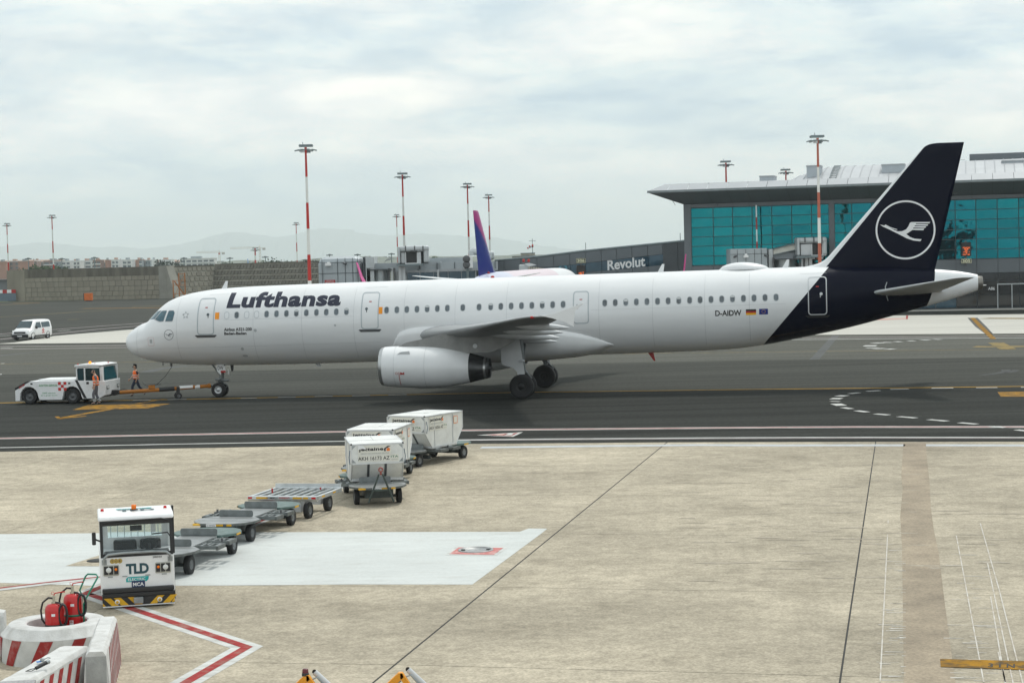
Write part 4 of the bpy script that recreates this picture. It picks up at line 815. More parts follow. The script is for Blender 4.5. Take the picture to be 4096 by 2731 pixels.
for i, (x, y, w) in enumerate(((30, 125, 10), (130, 118, 14), (255, 95, 16), (345, 118, 9), (420, 105, 10), (490, 112, 12), (560, 108, 10))):
    tr(zR2, x, y, 760, w, ('tree just left of the airliner-side mast row, low and green', 'broad green tree left of the tallest mast', 'biggest dark tree in the clump left of the tallest mast', 'narrow tree in the clump left of the tallest mast', 'tree directly behind the second thin mast', 'green tree just left of the tallest mast', 'tree between the tallest mast and the grey gate block')[i], m_leaf if i % 2 else m_leaf2, 10+i)
for i, x in enumerate((1480, 1560, 1620, 1700, 1760)): tr(z6, x, 468, 980, 13, ('low tree left of the blue tail', 'low tree behind the blue tail', 'low pale tree by the blue tail', 'low tree right of the blue tail', 'low tree near the thin mast right of the blue tail')[i], m_leaf, 30+i)
tr(q1, 1350, 312, 520, 5, 'small tree top showing right of the grey bridge unit', m_leaf, 40)
# ---- tower cranes
m_crane = mat('crane_pale', (.62, .60, .54), .7, var=.1)
for (mx, my, jx0, jx1, lab) in ((1474, 388, 1318, 1510, 'pale tower crane with long left jib, the lower of two'), (1746, 358, 1546, 1783, 'pale tower crane right of the first, the taller one')):
    p = at(*z6(mx, my), 2600); l_, r_ = at(*z6(jx0, my-6), 2600).x-p.x, at(*z6(jx1, my), 2600).x-p.x
    t = thing('tower_crane', lab, 'crane', (p.x, p.y, 0), 0, 'tower cranes on the skyline'); mb = MB()
    for x in (-1, 1):
        for y in (-1, 1): mb.box((x, y, p.z/2), (.45, .45, p.z))
    for k in range(int(p.z/4)): mb.tube([(-1, -1, k*4), (1, -1, k*4+4)], .2, 4)
    mb.build('mast', m_crane, t); j = MB().bx(l_, 0, -.9, -.5, p.z, p.z+.6).bx(l_, 0, .5, .9, p.z, p.z+.6).bx(l_, 0, -.3, .3, p.z+1.8, p.z+2.3)
    for k in range(24): xx = l_*k/24; j.tube([(xx, -.7, p.z+.3), (xx+l_/48, 0, p.z+2)], .15, 4)
    j.build('jib', m_crane, t); MB().bx(0, r_, -.9, .9, p.z, p.z+.7).build('counter_jib', m_crane, t); MB().bx(r_-4, r_, -1, 1, p.z-2.5, p.z).build('counterweight', mat('crane_weight', (.35, .33, .3), .8), t); MB().cyl((0, 0, p.z), (0, 0, p.z+4.5), .7, .2, 6).build('peak', m_crane, t); MB().bx(-1.2, 1.2, -1.6, -.6, p.z-2.4, p.z-.2).build('cab', m_redp if mx < 1500 else m_crane, t)
# ---- hills and mountains
def ridge(name, pts, Y, depth, m, jag, seed, sub=6):
    r = random.Random(seed); P = []
    for i in range(len(pts)-1):
        for k in range(sub): f = k/sub; P.append((pts[i][0]*(1-f)+pts[i+1][0]*f, pts[i][1]*(1-f)+pts[i+1][1]*f + r.uniform(-jag, jag)))
    P.append(pts[-1]); mb = MB(); V = []; n = len(P)
    for rowi, (dy, kz) in enumerate(((-depth, 0), (-depth*.55, .45), (-depth*.2, .86), (0, 1), (depth*.5, .5), (depth, 0))):
        for u, v in P: q = at(u, v, Y); V.append((q.x + r.uniform(-1, 1)*depth*.03, Y+dy + r.uniform(-1, 1)*depth*.05, max(0, q.z*kz*(1 + (r.uniform(-.07, .07) if kz < 1 else 0))) - (1 if kz == 0 else 0)))
    mb.add(V, [(a*n+i, a*n+i+1, (a+1)*n+i+1, (a+1)*n+i) for a in range(5) for i in range(n-1)], True); o = mb.build(name, m); o['kind'] = 'structure'; return o
m_mtn = mat('mountain_wood', (.075, .09, .075), .95, var=.25, scale=.004, var2=.15, scale2=.001); m_hill = mat('hill_wood', (.07, .085, .05), .95, var=.4, scale=.02, tint=((.30, .27, .22), .5, .03))
mt = [(-500, 1000)] + [z6(*p) for p in ((0, 347), (130, 335), (260, 318), (360, 322), (450, 335), (640, 352), (760, 346), (860, 352), (960, 362), (1100, 345), (1250, 325), (1400, 285), (1470, 265), (1540, 250), (1600, 250), (1700, 264), (1870, 283), (2000, 262), (2080, 240), (2160, 222), (2240, 226), (2352, 236))] + [z7(*p) for p in ((560, 652), (700, 662), (900, 648), (1050, 655), (1200, 668), (1350, 672), (1500, 692), (1650, 720), (1800, 742), (2000, 760), (2300, 775))] + [(2900, 1012), (4400, 985)]
ridge('mountain_range', mt, 25000, 2000, m_mtn, 1.2, 5)
hl = [(-500, 1062), (0, 1058), (500, 1052), (880, 1046), (1000, 1040), (1150, 1046), (1270, 1034), (1390, 1030), (1480, 1026), (1560, 1028), (1700, 1022), (1900, 1026), (2100, 1018), (2300, 1020), (2700, 1010), (4400, 968)]
ridge('wooded_hills', hl, 4200, 420, m_hill, 2.4, 6, 8)
# ---- haze filling the air
hz = MB().bx(-11300, 11300, -80, 28000, -1.1, 620).build('haze', None); hz['kind'] = 'stuff'
hm = bpy.data.materials.new('haze'); hm.use_nodes = True; ht = hm.node_tree; ht.nodes.clear(); ho = ht.nodes.new('ShaderNodeOutputMaterial'); hv = ht.nodes.new('ShaderNodeVolumePrincipled')
hv.inputs['Color'].default_value = (.90, .97, 1, 1); hv.inputs['Density'].default_value = .00010; hv.inputs['Anisotropy'].default_value = .1; ht.links.new(hv.outputs[0], ho.inputs['Volume']); hz.data.materials.append(hm)
# ================================================================== terminal, gate pier, parked airliner behind
m_tglass = mat('teal_glass', (.004, .150, .172), .04, .92, rnd_obj=.13, var=.10, scale=.6, bump=.0); m_mull = mat('mullion', (.05, .06, .065), .5, var=.05); m_clad = mat('grey_cladding', (.135, .155, .17), .55, .1, var=.06, scale=.5); m_clad2 = mat('dark_cladding', (.06, .072, .08), .5, .1, var=.08, scale=.5)
nb_ = m_tglass.node_tree; bp = nb_.nodes.new('ShaderNodeBump'); nz = nb_.nodes.new('ShaderNodeTexNoise'); nz.inputs['Scale'].default_value = .9; nz.inputs['Detail'].default_value = 1.5; gi = nb_.nodes.new('ShaderNodeNewGeometry'); bp.inputs['Strength'].default_value = .35; bp.inputs['Distance'].default_value = .03
nb_.links.new(gi.outputs['Position'], nz.inputs['Vector']); nb_.links.new(nz.outputs['Fac'], bp.inputs['Height']); nb_.links.new(bp.outputs[0], nb_.nodes['Principled BSDF'].inputs['Normal'])
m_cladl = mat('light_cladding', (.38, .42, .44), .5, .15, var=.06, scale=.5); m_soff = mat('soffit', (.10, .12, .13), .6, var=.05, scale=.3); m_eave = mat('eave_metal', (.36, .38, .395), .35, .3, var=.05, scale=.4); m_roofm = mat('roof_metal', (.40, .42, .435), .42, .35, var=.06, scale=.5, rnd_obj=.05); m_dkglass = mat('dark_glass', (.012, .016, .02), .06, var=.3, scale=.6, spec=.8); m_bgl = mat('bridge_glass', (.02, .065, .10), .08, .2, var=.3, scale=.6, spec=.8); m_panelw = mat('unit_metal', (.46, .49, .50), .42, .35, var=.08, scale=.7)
fa, fb = at(2752, 1000, 212.5).xy, at(4560, 1000, 201.0).xy; FL = (fb-fa).length
def wz(fn, x, y): return onwall(*fn(x, y), fa, fb)
TER = thing('terminal', 'terminal with teal glass wall, wide flat eave and curved metal roof', 'building', (fa.x, fa.y, 0), frame(fa, fb))
xs = [wz(z5, x, 600)[0] for x in (390, 520, 634, 750, 866, 983, 1100, 1203)] + [wz(z5, x, 600)[0] for x in (1235, 1338, 1455)]
right = [wz(q4, x, 300)[0] for x in (570, 847, 1132, 1418)]; step = (right[3]-right[0])/3; k = right[0]-step
while k > xs[-1]+1.2: right.insert(0, k); k -= step
xs2 = right + [right[-1]+step*i for i in range(1, 6)]
zs = [wz(z5, 450, y)[1] for y in (828, 774, 715, 660, 604, 548, 490)]
H_ = wz(z5, 450, 466)[1]
MB().bx(0, FL, .25, 22, 0, H_).build('core', m_clad2, TER)
up = unit('pane', m_tglass)
def grid(cols):
    for i in range(len(cols)-1):
        for j in range(len(zs)-1):
            w, h = cols[i+1]-cols[i]-.09, zs[j+1]-zs[j]-.07
            inst(up, 'pane', TER, ((cols[i]+cols[i+1])/2, .12, (zs[j]+zs[j+1])/2), (w, .06, h), (rnd.uniform(-.006, .006)-.004, 0, rnd.uniform(-.006, .006)))
grid(xs[:8]); grid(xs[8:11]); grid([xs[10]]+xs2 if xs2[0]-xs[10] < 4 else xs2)
for x in xs + xs2: MB().bx(x-.032, x+.032, .03, .26, zs[0], zs[-1]).build('mullion', m_mull, TER)
for z in zs: MB().bx(xs[0], FL, .05, .26, z-.032, z+.032).build('transom', m_mull, TER)
MB().bx(xs[7], xs[8], -.08, .3, 3.6, H_).build('column_panel', m_clad, TER)
MB().bx(-.4, xs[0], -.1, .3, 0, H_).build('corner_panel', m_clad, TER)
zz0 = wz(q4, 800, 1040)[1]
for i in range(len(xs2)-1): MB().bx(xs2[i]+.02, xs2[i+1]-.02, -.05, .28, zz0, zs[0]-.06).build('spandrel', m_clad, TER)
for i in range(10): MB().bx(xs[0]+i*2.4+.02, xs[0]+(i+1)*2.4-.02, -.05, .28, zz0, zs[0]-.06).build('spandrel', m_clad, TER)
for i in range(14): MB().bx(i*FL/14+.02, (i+1)*FL/14-.02, -.02, .28, zs[-1]+.06, H_).build('frieze_panel', m_clad, TER)
for i in range(len(xs2)-1):
    MB().bx(xs2[i]+.05, xs2[i+1]-.05, .16, .24, 3.2, zz0-.05).build('ground_floor_pane', m_dkglass, TER)
    for z0_, z1_ in ((.3, 1.6), (1.66, 3.1)): MB().bx(xs2[i]+.05, xs2[i+1]-.05, .14, .24, z0_, z1_).build('ground_floor_pane', m_bgl if i < 3 else m_dkglass, TER)
xd = wz(q4, 1132, 1400)[0]
for k in range(3): MB().bx(xd+k*1.5, xd+k*1.5+.1, -.02, .1, .1, 2.7).build('door_post', m_panelw, TER)
MB().bx(xd, xd+3.1, -.02, .1, 2.7, 2.82).build('door_head', m_panelw, TER); MB().bx(-2, FL, -1.2, .2, 0, .14).build('kerb', m_conc_far, TER)
sg = MB().bx(xd-1.1, xd-.1, -.1, .1, wz(q4, 1090, 1275)[1], wz(q4, 1090, 1230)[1]).build('door_sign', m_black, TER); lettering('lettering', 'A86', m_wlet, sg, lambda x, y: (xd-.95+x, -.104, wz(q4, 1090, 1267)[1]+y), .7, .33, .01)
# eave: soffit rises outwards to a thin edge
EO, EZ1 = 5.4, wz(z5, 450, 466)[1]
ex0 = -3.5; e_z = 13.72
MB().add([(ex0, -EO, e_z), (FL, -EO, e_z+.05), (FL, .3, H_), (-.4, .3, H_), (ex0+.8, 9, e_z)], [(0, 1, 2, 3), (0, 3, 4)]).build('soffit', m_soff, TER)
MB().prism([(-EO-.05, e_z-.02), (-EO-.05, e_z+.22), (-EO+.12, e_z+.22), (-EO+.12, e_z-.02)], ex0-.1, FL, 'x').build('eave_edge', mat('eave_edge', (.17, .2, .21), .5), TER)
n = 24
for i in range(n):
    x0_, x1_ = ex0+(FL-ex0)*i/n+.02, ex0+(FL-ex0)*(i+1)/n-.02
    MB().add([(x0_, -EO, e_z+.22), (x1_, -EO, e_z+.22), (x1_, -EO+2.0, e_z+.95), (x0_ + (1.6 if i == 0 else 0), -EO+2.0, e_z+.95), (x1_, 4, e_z+1.05), (x0_+(1.6 if i == 0 else 0), 4, e_z+1.05)], [(0, 1, 2, 3), (3, 2, 4, 5)]).build('eave_panel', m_eave, TER)
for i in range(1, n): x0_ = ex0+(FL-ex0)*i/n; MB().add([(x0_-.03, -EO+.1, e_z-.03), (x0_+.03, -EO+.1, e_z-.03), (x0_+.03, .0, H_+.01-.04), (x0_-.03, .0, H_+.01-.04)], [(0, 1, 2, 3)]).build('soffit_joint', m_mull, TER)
# curved roof with standing seams: hipped at its left end
ru, rv = wz(z5, 850, 355)[0]*1.03, wz(z5, 1150, 240)[0]*1.06
RH = 2.3
def rz_(x, t):                              # t 0 front .. 1 crown
    k = max(0, min(1, (x-ru)/(rv-ru))); hgt = RH*math.sin(k*math.pi/2)**.8 + .008*max(0, x-rv); return e_z+.75+hgt*math.sin(t*math.pi/2)
x = ru; w_ = 1.05; ps = []
while x < FL:
    x1_ = min(x+w_, FL); T_ = [0, .2, .4, .6, .8, 1.0]; sk = max(0, min(1, (x-ru)/(rv-ru)))
    V = [(xx+.0, 1.2+t*15, rz_(xx, t)) for xx in (x+.03, x1_-.03) for t in T_]; MB().add(V, [(i, i+1, 7+i, 6+i) for i in range(5)], True).build('roof_panel', m_roofm, TER)
    MB().tube([(x, 1.2+t*15, rz_(x, t)+.03) for t in T_], .05, 4).build('roof_seam', m_eave, TER); x += w_
MB().bx(ru, FL, 1.3, 20, e_z+.3, e_z+.9).build('roof_base', m_eave, TER)
def rbox(x0_, x1_, y0_, y1_, d, nm='roof_unit'):
    a, b = at(*z5(x0_, y0_), 212+d), at(*z5(x1_, y1_), 212+d); ca = Vector((a.x, a.y))-fa; ax_ = (fb-fa).normalized(); px_ = ca.dot(ax_); w = (b.x-a.x)/ax_.x; dy = (Vector((a.x, a.y))-fa).dot(Vector((-ax_.y, ax_.x)))
    o = MB().bx(px_, px_+w, dy, dy+3, b.z-.6, a.z).build(nm, mat('roof_unit', (.42, .46, .49), .55, var=.05), TER); MB().bx(px_-.05, px_+w+.05, dy-.05, dy+3.05, a.z, a.z+.15).build('lid', m_eave, o); return px_
rbox(793, 876, 308, 356, 2); rbox(1070, 1150, 247, 306, 2.2); rbox(1513, 1642, 240, 281, .6); rbox(2222, 2450, 218, 258, .6)
MB().bx(wz(z5, 1975, 200)[0]+1, FL, 16.3, 26, e_z, at(*z5(2100, 190), 229).z).build('upper_parapet', m_clad, TER)
lx = wz(z5, 1188, 300)[0]*1.03
for s_ in (-.35, .35): MB().tube([(lx+s_, 1.2+t*14, rz_(lx, t)+.12) for t in (.1, .3, .5, .75)], .05, 5).build('roof_ladder', m_lamp, TER)
for t_i in range(10): t = .12+t_i*.065; MB().box((lx, 1.2+t*14, rz_(lx, t)+.12), (.7, .08, .06)).build('ladder_rung', m_lamp, TER)

# ---- stand signs
def standsign(root, mtx, num, digits, flip):
    pass
m_led = mat('orange_led', (1.0, .16, .02), .5, var=0, emit=1.0); m_cream = mat('cream_digit', (.72, .72, .5), .5, var=0)
def sign(label, a, b, z_num0, z_num1, z_b0, z_b1, txt, lines, proj):
    """a, b: left and right ends (x,y); a number plate and a dot-matrix box on a bracket"""
    L = (b-a).length; t = thing('stand_sign', label, 'sign', (a.x, a.y, 0), frame(a, b), 'stand number signs'); w = L
    pl = MB().bx(0, w, -.1, .1, z_num0, z_num1).build('number_plate', m_black, t, .02); h = z_num1-z_num0
    for x0_, x1_, y0_, y1_ in ((.02, w-.02, .02, .06), (.02, w-.02, h-.06, h-.02), (.02, .06, .02, h-.02), (w-.06, w-.02, .02, h-.02)): MB().bx(x0_, x1_, -.112, -.1, z_num0+y0_, z_num0+y1_).build('border', m_cream, pl)
    lettering('number', txt, m_cream, pl, lambda x, y: (w*.12+x, -.115, z_num0+h*.2+y), w*.76, h*.6, .03)
    bx_ = MB().bx(w*.04, w*.96, -.12, .25, z_b0, z_b1).build('display_box', m_black, t, .03); hh = z_b1-z_b0
    MB().bx(w*.12, w*.88, -.128, -.12, z_b0+hh*.06, z_b0+hh*.66).build('screen', mat('led_screen', (.02, .018, .016), .3), bx_)
    for i, (s_, fr, y_, ht) in enumerate(lines): lettering('display_text', s_, m_led, bx_, (lambda y_, fr: lambda x, y: (w*.5-w*.36*fr+x, -.134, z_b0+hh*y_+y))(y_, fr), w*.72*fr, hh*ht, .01)
    lo, hi = min(z_num0, z_b0), max(z_num1, z_b1); MB().bx(w*.42, w*.58, .1, .2, lo-.3, hi+.15).build('spine', m_sill, t); MB().bx(w*.44, w*.56, .15, proj, (lo if z_num0 < z_b0 else hi)-.15, (lo if z_num0 < z_b0 else hi)+.0).build('bracket', m_lamp, t)
    return t
Y5 = 203.0
s0, s1 = at(*q4(645, 880), Y5), at(*q4(787, 880), Y5); nz_ = lambda y: at(*q4(715, y), Y5).z
sign('black stand sign numbered 305 with orange text on the right of the terminal', s0.xy, s1.xy, nz_(912), nz_(848), nz_(818), nz_(630), '305', [('VYNW222', .95, .56, .09), ('B738', .5, .46, .08), ('02', .3, .37, .08), ('AGL 1', .8, .27, .08), ('+', .16, .18, .08), ('ON 1:20', .9, .08, .09)], 5.0)
# ---- sloping pier with advertising band
pa, pb = at(1990, 1050, 240).xy, at(2748, 1000, 226).xy
PIER = thing('sloping_pier', 'dark grey sloping pier with a wide advertising window band', 'building', (pa.x, pa.y, 0), frame(pa, pb)); PL = (pb-pa).length
def wp_(fn, x, y): return onwall(*fn(x, y), pa, pb)
top = [wp_(q2, *p) for p in ((-60, 300), (430, 255), (1000, 185), (1550, 130), (2150, 70), (2240, 68))]; top[-1] = (PL+.3, top[-1][1])
tz = lambda x: float(np.interp(x, [p[0] for p in top], [p[1] for p in top]))
MB().prism([(top[0][0]-16, 0), (PL+.3, 0)] + [(p[0], p[1]-.15) for p in reversed(top)] + [(top[0][0]-16, top[0][1]-1.0)], .25, 6, 'y').build('core', m_clad2, PIER)
seam = [wp_(q2, x, 250)[0] for x in (-150, 45, 240, 434, 628, 820, 1003, 1190, 1372, 1553, 1738, 1915, 2090, 2240)]
bd0, bd1 = (wp_(q2, 600, 375), wp_(q2, 1918, 222)), (wp_(q2, 700, 472), wp_(q2, 1918, 355))
bt = lambda x: float(np.interp(x, [bd0[0][0], bd0[1][0]], [bd0[0][1], bd0[1][1]])); bb = lambda x: float(np.interp(x, [bd1[0][0], bd1[1][0]], [bd1[0][1], bd1[1][1]]))
for i in range(len(seam)-1):
    a, b = seam[i]+.03, seam[i+1]-.03; inb = bd0[0][0]-2 < (a+b)/2 < bd0[1][0]
    def pan(nm, z0a, z0b, z1a, z1b, m, y0_=0.0): MB().prism([(a, z0a), (b, z0b), (b, z1b), (a, z1a)], y0_, .3, 'y').build(nm, m, PIER)
    mm = m_clad if i < 11 else m_clad2
    if inb: pan('panel', bt(a), bt(b), tz(a)-.1, tz(b)-.1, mm); pan('band_pane', bb(a)+.03, bb(b)+.03, bt(a)-.03, bt(b)-.03, m_bgl, .08); pan('panel', 0, 0, bb(a), bb(b), mm)
    else: pan('panel', 0, 0, tz(a)-.1, tz(b)-.1, mm)
MB().tube([(p[0], .1, p[1]-.03) for p in top], .16, 6).build('eave_rail', m_lamp, PIER)
for x in (995, 2110): p = wp_(q2, x, 200); MB().cyl((p[0], .3, tz(p[0])), (p[0], .3, tz(p[0])+1.0), .04, n=5).build('rod', m_lamp, PIER)
l0, l1, l2 = wp_(q2, 1262, 418), wp_(q2, 1706, 368), wp_(q2, 1262, 300)
slope = (l1[1]-l0[1])/(l1[0]-l0[0]); lw = l1[0]-l0[0]; lh = (l2[1]-l0[1])*1.02
lettering('advert_lettering', 'Revolut', m_wlet, PIER, lambda x, y: (l0[0]+x, .06, l0[1]+x*slope+y), lw, lh, .028)
r0 = wp_(q2, 715, 432)[0]; sheet('advert_reflection', *ring2(circ(.62, 20), circ(.36, 20)), mat('teal_mirrored_letter', (.06, .24, .32), .4), PIER, lambda x, y: (wp_(q2, 738, 395)[0]+x, .06, wp_(q2, 738, 395)[1]+y))  # mirrored advert lettering, a reflection painted on as one flat teal ring
sgY = 224
s0, s1 = at(*q2(893, 300), sgY), at(*q2(1007, 300), sgY); nz2 = lambda y: at(*q2(950, y), sgY).z
sign('black stand sign numbered 306 with orange text beside the sloping pier', s0.xy, s1.xy, nz2(330), nz2(274), nz2(480), nz2(356), '306', [(':16LT', .8, .12, .24)], 8.5)

# ---- boarding bridges and gate blocks
def wallbox(name, parent, fn, x0_, x1_, y0_, y1_, Y, depth, m, bev=0.0, toground=False, org=None):
    a, b = at(*fn(x0_, y0_), Y), at(*fn(x1_, y1_), Y); o = org or (0, 0)
    return MB().bx(a.x-o[0], b.x-o[0], Y-o[1], Y-o[1]+depth, 0 if toground else b.z, a.z).build(name, m, parent, bev)
def gate(label, name, fn, Y, parts, cat='building'):
    xs_ = [p for p in parts]; c = at(*fn(xs_[0][1], xs_[0][3]), Y); t = thing(name, label, cat, (c.x, Y, 0)); o = (c.x, Y)
    for p in parts:
        nm, x0_, x1_, y0_, y1_, dy, dep, m = p[:8]; g_ = len(p) > 8 and p[8]
        a, b = at(*fn(x0_, y0_), Y+dy), at(*fn(x1_, y1_), Y+dy); MB().bx(a.x-o[0], b.x-o[0], dy, dy+dep, 0 if g_ else b.z, a.z).build(nm, m, t, p[9] if len(p) > 9 else 0.0)
    return t, o
Yg = 232
GB, og = gate('grey metal-clad gate block with rounded corner left of the bridges', 'gate_block', q1, Yg, [('core', 28, 560, 320, 700, .3, 7, m_cladl, True, .9), ('side_wing', 592, 700, 318, 700, .2, 7, m_panelw, True), ('joint', 562, 590, 316, 700, .15, 6, m_clad2, True)])
gx = lambda x, y=400: at(*q1(x, y), Yg).x-og[0]; gz = lambda y, x=300: at(*q1(x, y), Yg).z
for x in (80, 262, 352, 440, 500): MB().bx(gx(x)-.03, gx(x)+.03, .24, .32, .2, gz(322)-.1).build('seam', m_clad2, GB)
for y in (380, 508): MB().bx(gx(35), gx(545), .24, .32, gz(y)-.03, gz(y)+.03).build('seam', m_clad2, GB)
MB().box((gx(155), 0, gz(400)), (.7, .6, .35)).box((gx(158), 0, gz(388)), (.3, .3, .3)).build('camera', m_wlet, GB); MB().tube([(gx(335), .1, gz(388)), (gx(365), -.5, gz(402))], .16, 8).build('camera', m_sill, GB)
es = MB().bx(gx(106), gx(229), .12, .22, gz(632), gz(585)).build('exit_sign', m_redp, GB); ew = gx(229)-gx(106)
lettering('lettering', 'EMERGENCY EXIT', m_wlet, es, lambda x, y: (gx(106)+ew*.06+x, .11, gz(626)+y), ew*.88, (gz(585)-gz(632))*.33, .01)
lettering('lettering', 'NESSUN VEICOLO', m_wlet, es, lambda x, y: (gx(106)+ew*.13+x, .11, gz(604)+y), ew*.74, (gz(585)-gz(632))*.2, .01)
# telescopic bridge with corrugated round house and long corridor
CO, oc = gate('long grey boarding bridge corridor with blue windows behind the airliner', 'boarding_bridge', q1, Yg+.5, [('corridor', 700, 1480, 392, 480, 1.5, 4, m_cladl), ('corridor', 1475, 2150, 384, 472, 1.0, 4, m_cladl), ('window_wall', 950, 1470, 480, 700, 1.2, 3, m_panelw, True), ('window_wall', 1465, 1900, 470, 700, .9, 3, m_panelw, True), ('upper_step', 1335, 1760, 330, 390, 6, 4, m_cladl), ('roof_edge', 1440, 1900, 460, 478, .5, .4, m_eave), ('roof_edge', 960, 1450, 478, 492, .8, .4, m_eave), ('post', 1436, 1462, 470, 700, .2, .3, m_lgrey, True)], 'boarding bridge')
cxx = lambda x, y=500, d=.5: at(*q1(x, y), Yg+d).x-oc[0]; czz = lambda y: at(*q1(1200, y), Yg+.5).z
for x0_, x1_ in ((1078, 1226), (1234, 1386), (1394, 1436)): MB().bx(cxx(x0_), cxx(x1_), 1.1, 1.25, 1.5, czz(502)).build('pane', m_bgl, CO)
for x0_, x1_ in ((1465, 1560), (1566, 1716), (1724, 1880)): MB().bx(cxx(x0_), cxx(x1_), .8, .95, 1.5, czz(488)).build('pane', m_bgl, CO)
for x in (1226, 1432, 1640, 2118): MB().bx(cxx(x, 430)-.04, cxx(x, 430)+.04, .9, 1.6, czz(475), czz(390)).build('seam', m_clad2, CO)
rc = ((cxx(645)+cxx(870))/2, 1.8); R_ = (cxx(870)-cxx(645))/2; mb = MB(); n = 64
mb.loft([[(rc[0]+(R_+(.05 if i % 2 else 0))*math.cos(2*math.pi*i/n), rc[1]+(R_+(.05 if i % 2 else 0))*math.sin(2*math.pi*i/n), z) for i in range(n)] for z in (.2, czz(462))], smooth=True); mb.build('round_house', mat('corrugated_metal', (.40, .44, .45), .35, .6, var=.06, scale=.5), CO)
MB().bx(cxx(628), cxx(905), -.6, 4, czz(462), czz(448)).build('round_house_roof', m_mull, CO)
for x in (622, 640, 875, 905, 935): MB().bx(cxx(x)-.12, cxx(x)+.12, -.3, .0, .0, czz(440)).build('frame_post', m_sill if x != 905 else m_lgrey, CO)
MB().bx(cxx(612), cxx(690), -.4, 1.5, czz(436), czz(424)).build('lamp_canopy', m_eave, CO)
# square cabs with a dark opening
def cab(label, fn, Y, X0, X1, y0_, y1_, ox0, ox1, oy0, oy1, base, legs):
    t, o = gate(label, 'bridge_unit', fn, Y, [('top_duct', X0, X1, y0_, y0_+(oy0-y0_)*.78, 0, 2.6, m_panelw, False, .25), ('side_duct', X0, X0+(X1-X0)*.10, y0_+3, y1_-6, -.2, 2.2, m_panelw, False, .12), ('end_duct', X1-(X1-X0)*.17, X1, y0_+4, y1_-16, .05, 2.5, m_panelw, False, .2), ('machine_box', ox1, ox1+(ox1-ox0)*.45, oy0-8, oy1+14, .15, 2, m_lgrey, False, .05), ('hood', ox0+(ox1-ox0)*.4, ox1, oy0-28, oy0-14, -.25, .6, m_sill), ('frame', ox0-16, ox1+10, oy1+2, oy1+14, -.1, .5, m_wlet), ('frame', ox0-14, ox0-4, oy0-4, oy1+4, -.1, .5, m_wlet), ('opening', ox0-4, ox1, oy0, oy1, .3, 1, m_black), ('left_panel', X0+(X1-X0)*.12, ox0-14, oy0, oy1, .3, 1.5, m_lgrey), ('backing', X0+6, X1-6, oy0-12, oy1+6, 1.3, 1, m_clad2), ('platform', X0-10, X1-60, y1_, base, -.4, 3, m_lamp)], 'boarding bridge part')
    for x in legs: a = at(*fn(x, base), Y+1); MB().bx(a.x-o[0]-.22, a.x-o[0]+.22, .8, 1.3, 0, a.z).build('leg', m_lgrey, t)
    for f in (.26, .55, .82): a = at(*fn(X0+(X1-X0)*f, y0_), Y); b = at(*fn(X0, y0_+(oy0-y0_)*.75), Y); MB().bx(a.x-o[0]-.07, a.x-o[0]+.07, -.05, .1, b.z, a.z+.05).build('strap', m_sill, t)
    return t
cab('grey bridge unit with dark square opening between the gate block and the pink fin', q1, Yg-1.5, 968, 1335, 192, 402, 1075, 1195, 268, 388, 416, (1003, 1040))
cab('grey bridge unit with dark square opening in front of the glass terminal', q3, 206.0, 1446, 1965, 300, 615, 1712, 1874, 416, 598, 640, (1610, 1665))
t, o = gate('grey bridge unit partly hidden behind the pink and blue fin', 'bridge_unit', q1, Yg+6, [('duct', 1900, 2108, 252, 352, 0, 3, m_panelw, False, .3), ('leg', 2000, 2050, 350, 700, .8, .6, m_lgrey, True)], 'boarding bridge part'); MB().tube([(at(*q1(1845, 300), Yg+6).x-o[0], .5, at(*q1(1845, 300), Yg+6).z), (at(*q1(1840, 262), Yg+6).x-o[0], .5, at(*q1(1840, 262), Yg+6).z), (at(*q1(1862, 245), Yg+6).x-o[0], .5, at(*q1(1862, 245), Yg+6).z), (at(*q1(1930, 262), Yg+6).x-o[0], .5, at(*q1(1930, 262), Yg+6).z)], .45, 10).build('pipe', m_panelw, t)
t, o = gate('white two-fan cooling unit beside the pink and blue fin', 'cooling_unit', q1, Yg-.8, [('case', 1743, 1856, 306, 448, 0, 1.2, m_wlet, False, .06), ('bracket', 1760, 1840, 448, 462, .1, 1, m_lamp), ('stand', 1780, 1815, 462, 700, .3, .5, m_lamp, True)], 'cooling unit')
for y in (342, 408): p = at(*q1(1781, y), Yg-.8); MB().lathe([(.0, -.06), (.42, -.06), (.46, -.03), (.46, .02)], (p.x-o[0], 0, p.z), 'y', 24).build('fan', m_sill, t)
# gate block and bridge in front of the terminal
GB2, og2 = gate('low grey gate block with three cameras in front of the glass terminal', 'gate_block', q3, 207, [('core', 305, 945, 496, 900, 0, 4, m_cladl, True, .06), ('wing', 955, 1043, 496, 900, .3, 4, m_panelw, True, .06)])
hx = lambda x, y=600: at(*q3(x, y), 207).x-og2[0]; hzz = lambda y: at(*q3(600, y), 207).z
for x in (426, 570, 720, 836): MB().bx(hx(x)-.025, hx(x)+.025, -.03, .05, .3, hzz(500)).build('seam', m_clad2, GB2)
MB().bx(hx(308), hx(940), -.03, .05, hzz(583)-.025, hzz(583)+.025).build('seam', m_clad2, GB2)
for x, s_ in ((385, -1), (915, 1)): MB().tube([(hx(x-20*s_), 0, hzz(612)), (hx(x+25*s_), -.5, hzz(632))], .11, 8).build('camera', m_sill, GB2)
MB().box((hx(568), -.2, hzz(622)), (.5, .4, .25)).box((hx(568), -.2, hzz(600)), (.25, .25, .3)).build('camera', m_wlet, GB2)
BR2 = thing('boarding_bridge', 'cream-sided sloping boarding bridge in front of the glass terminal', 'boarding bridge', (at(*q3(1040, 600), 207.5).x, 207.5, 0)); ob_ = (at(*q3(1040, 600), 207.5).x, 207.5)
bq = lambda x, y: (at(*q3(x, y), 207.5).x-ob_[0], at(*q3(x, y), 207.5).z)
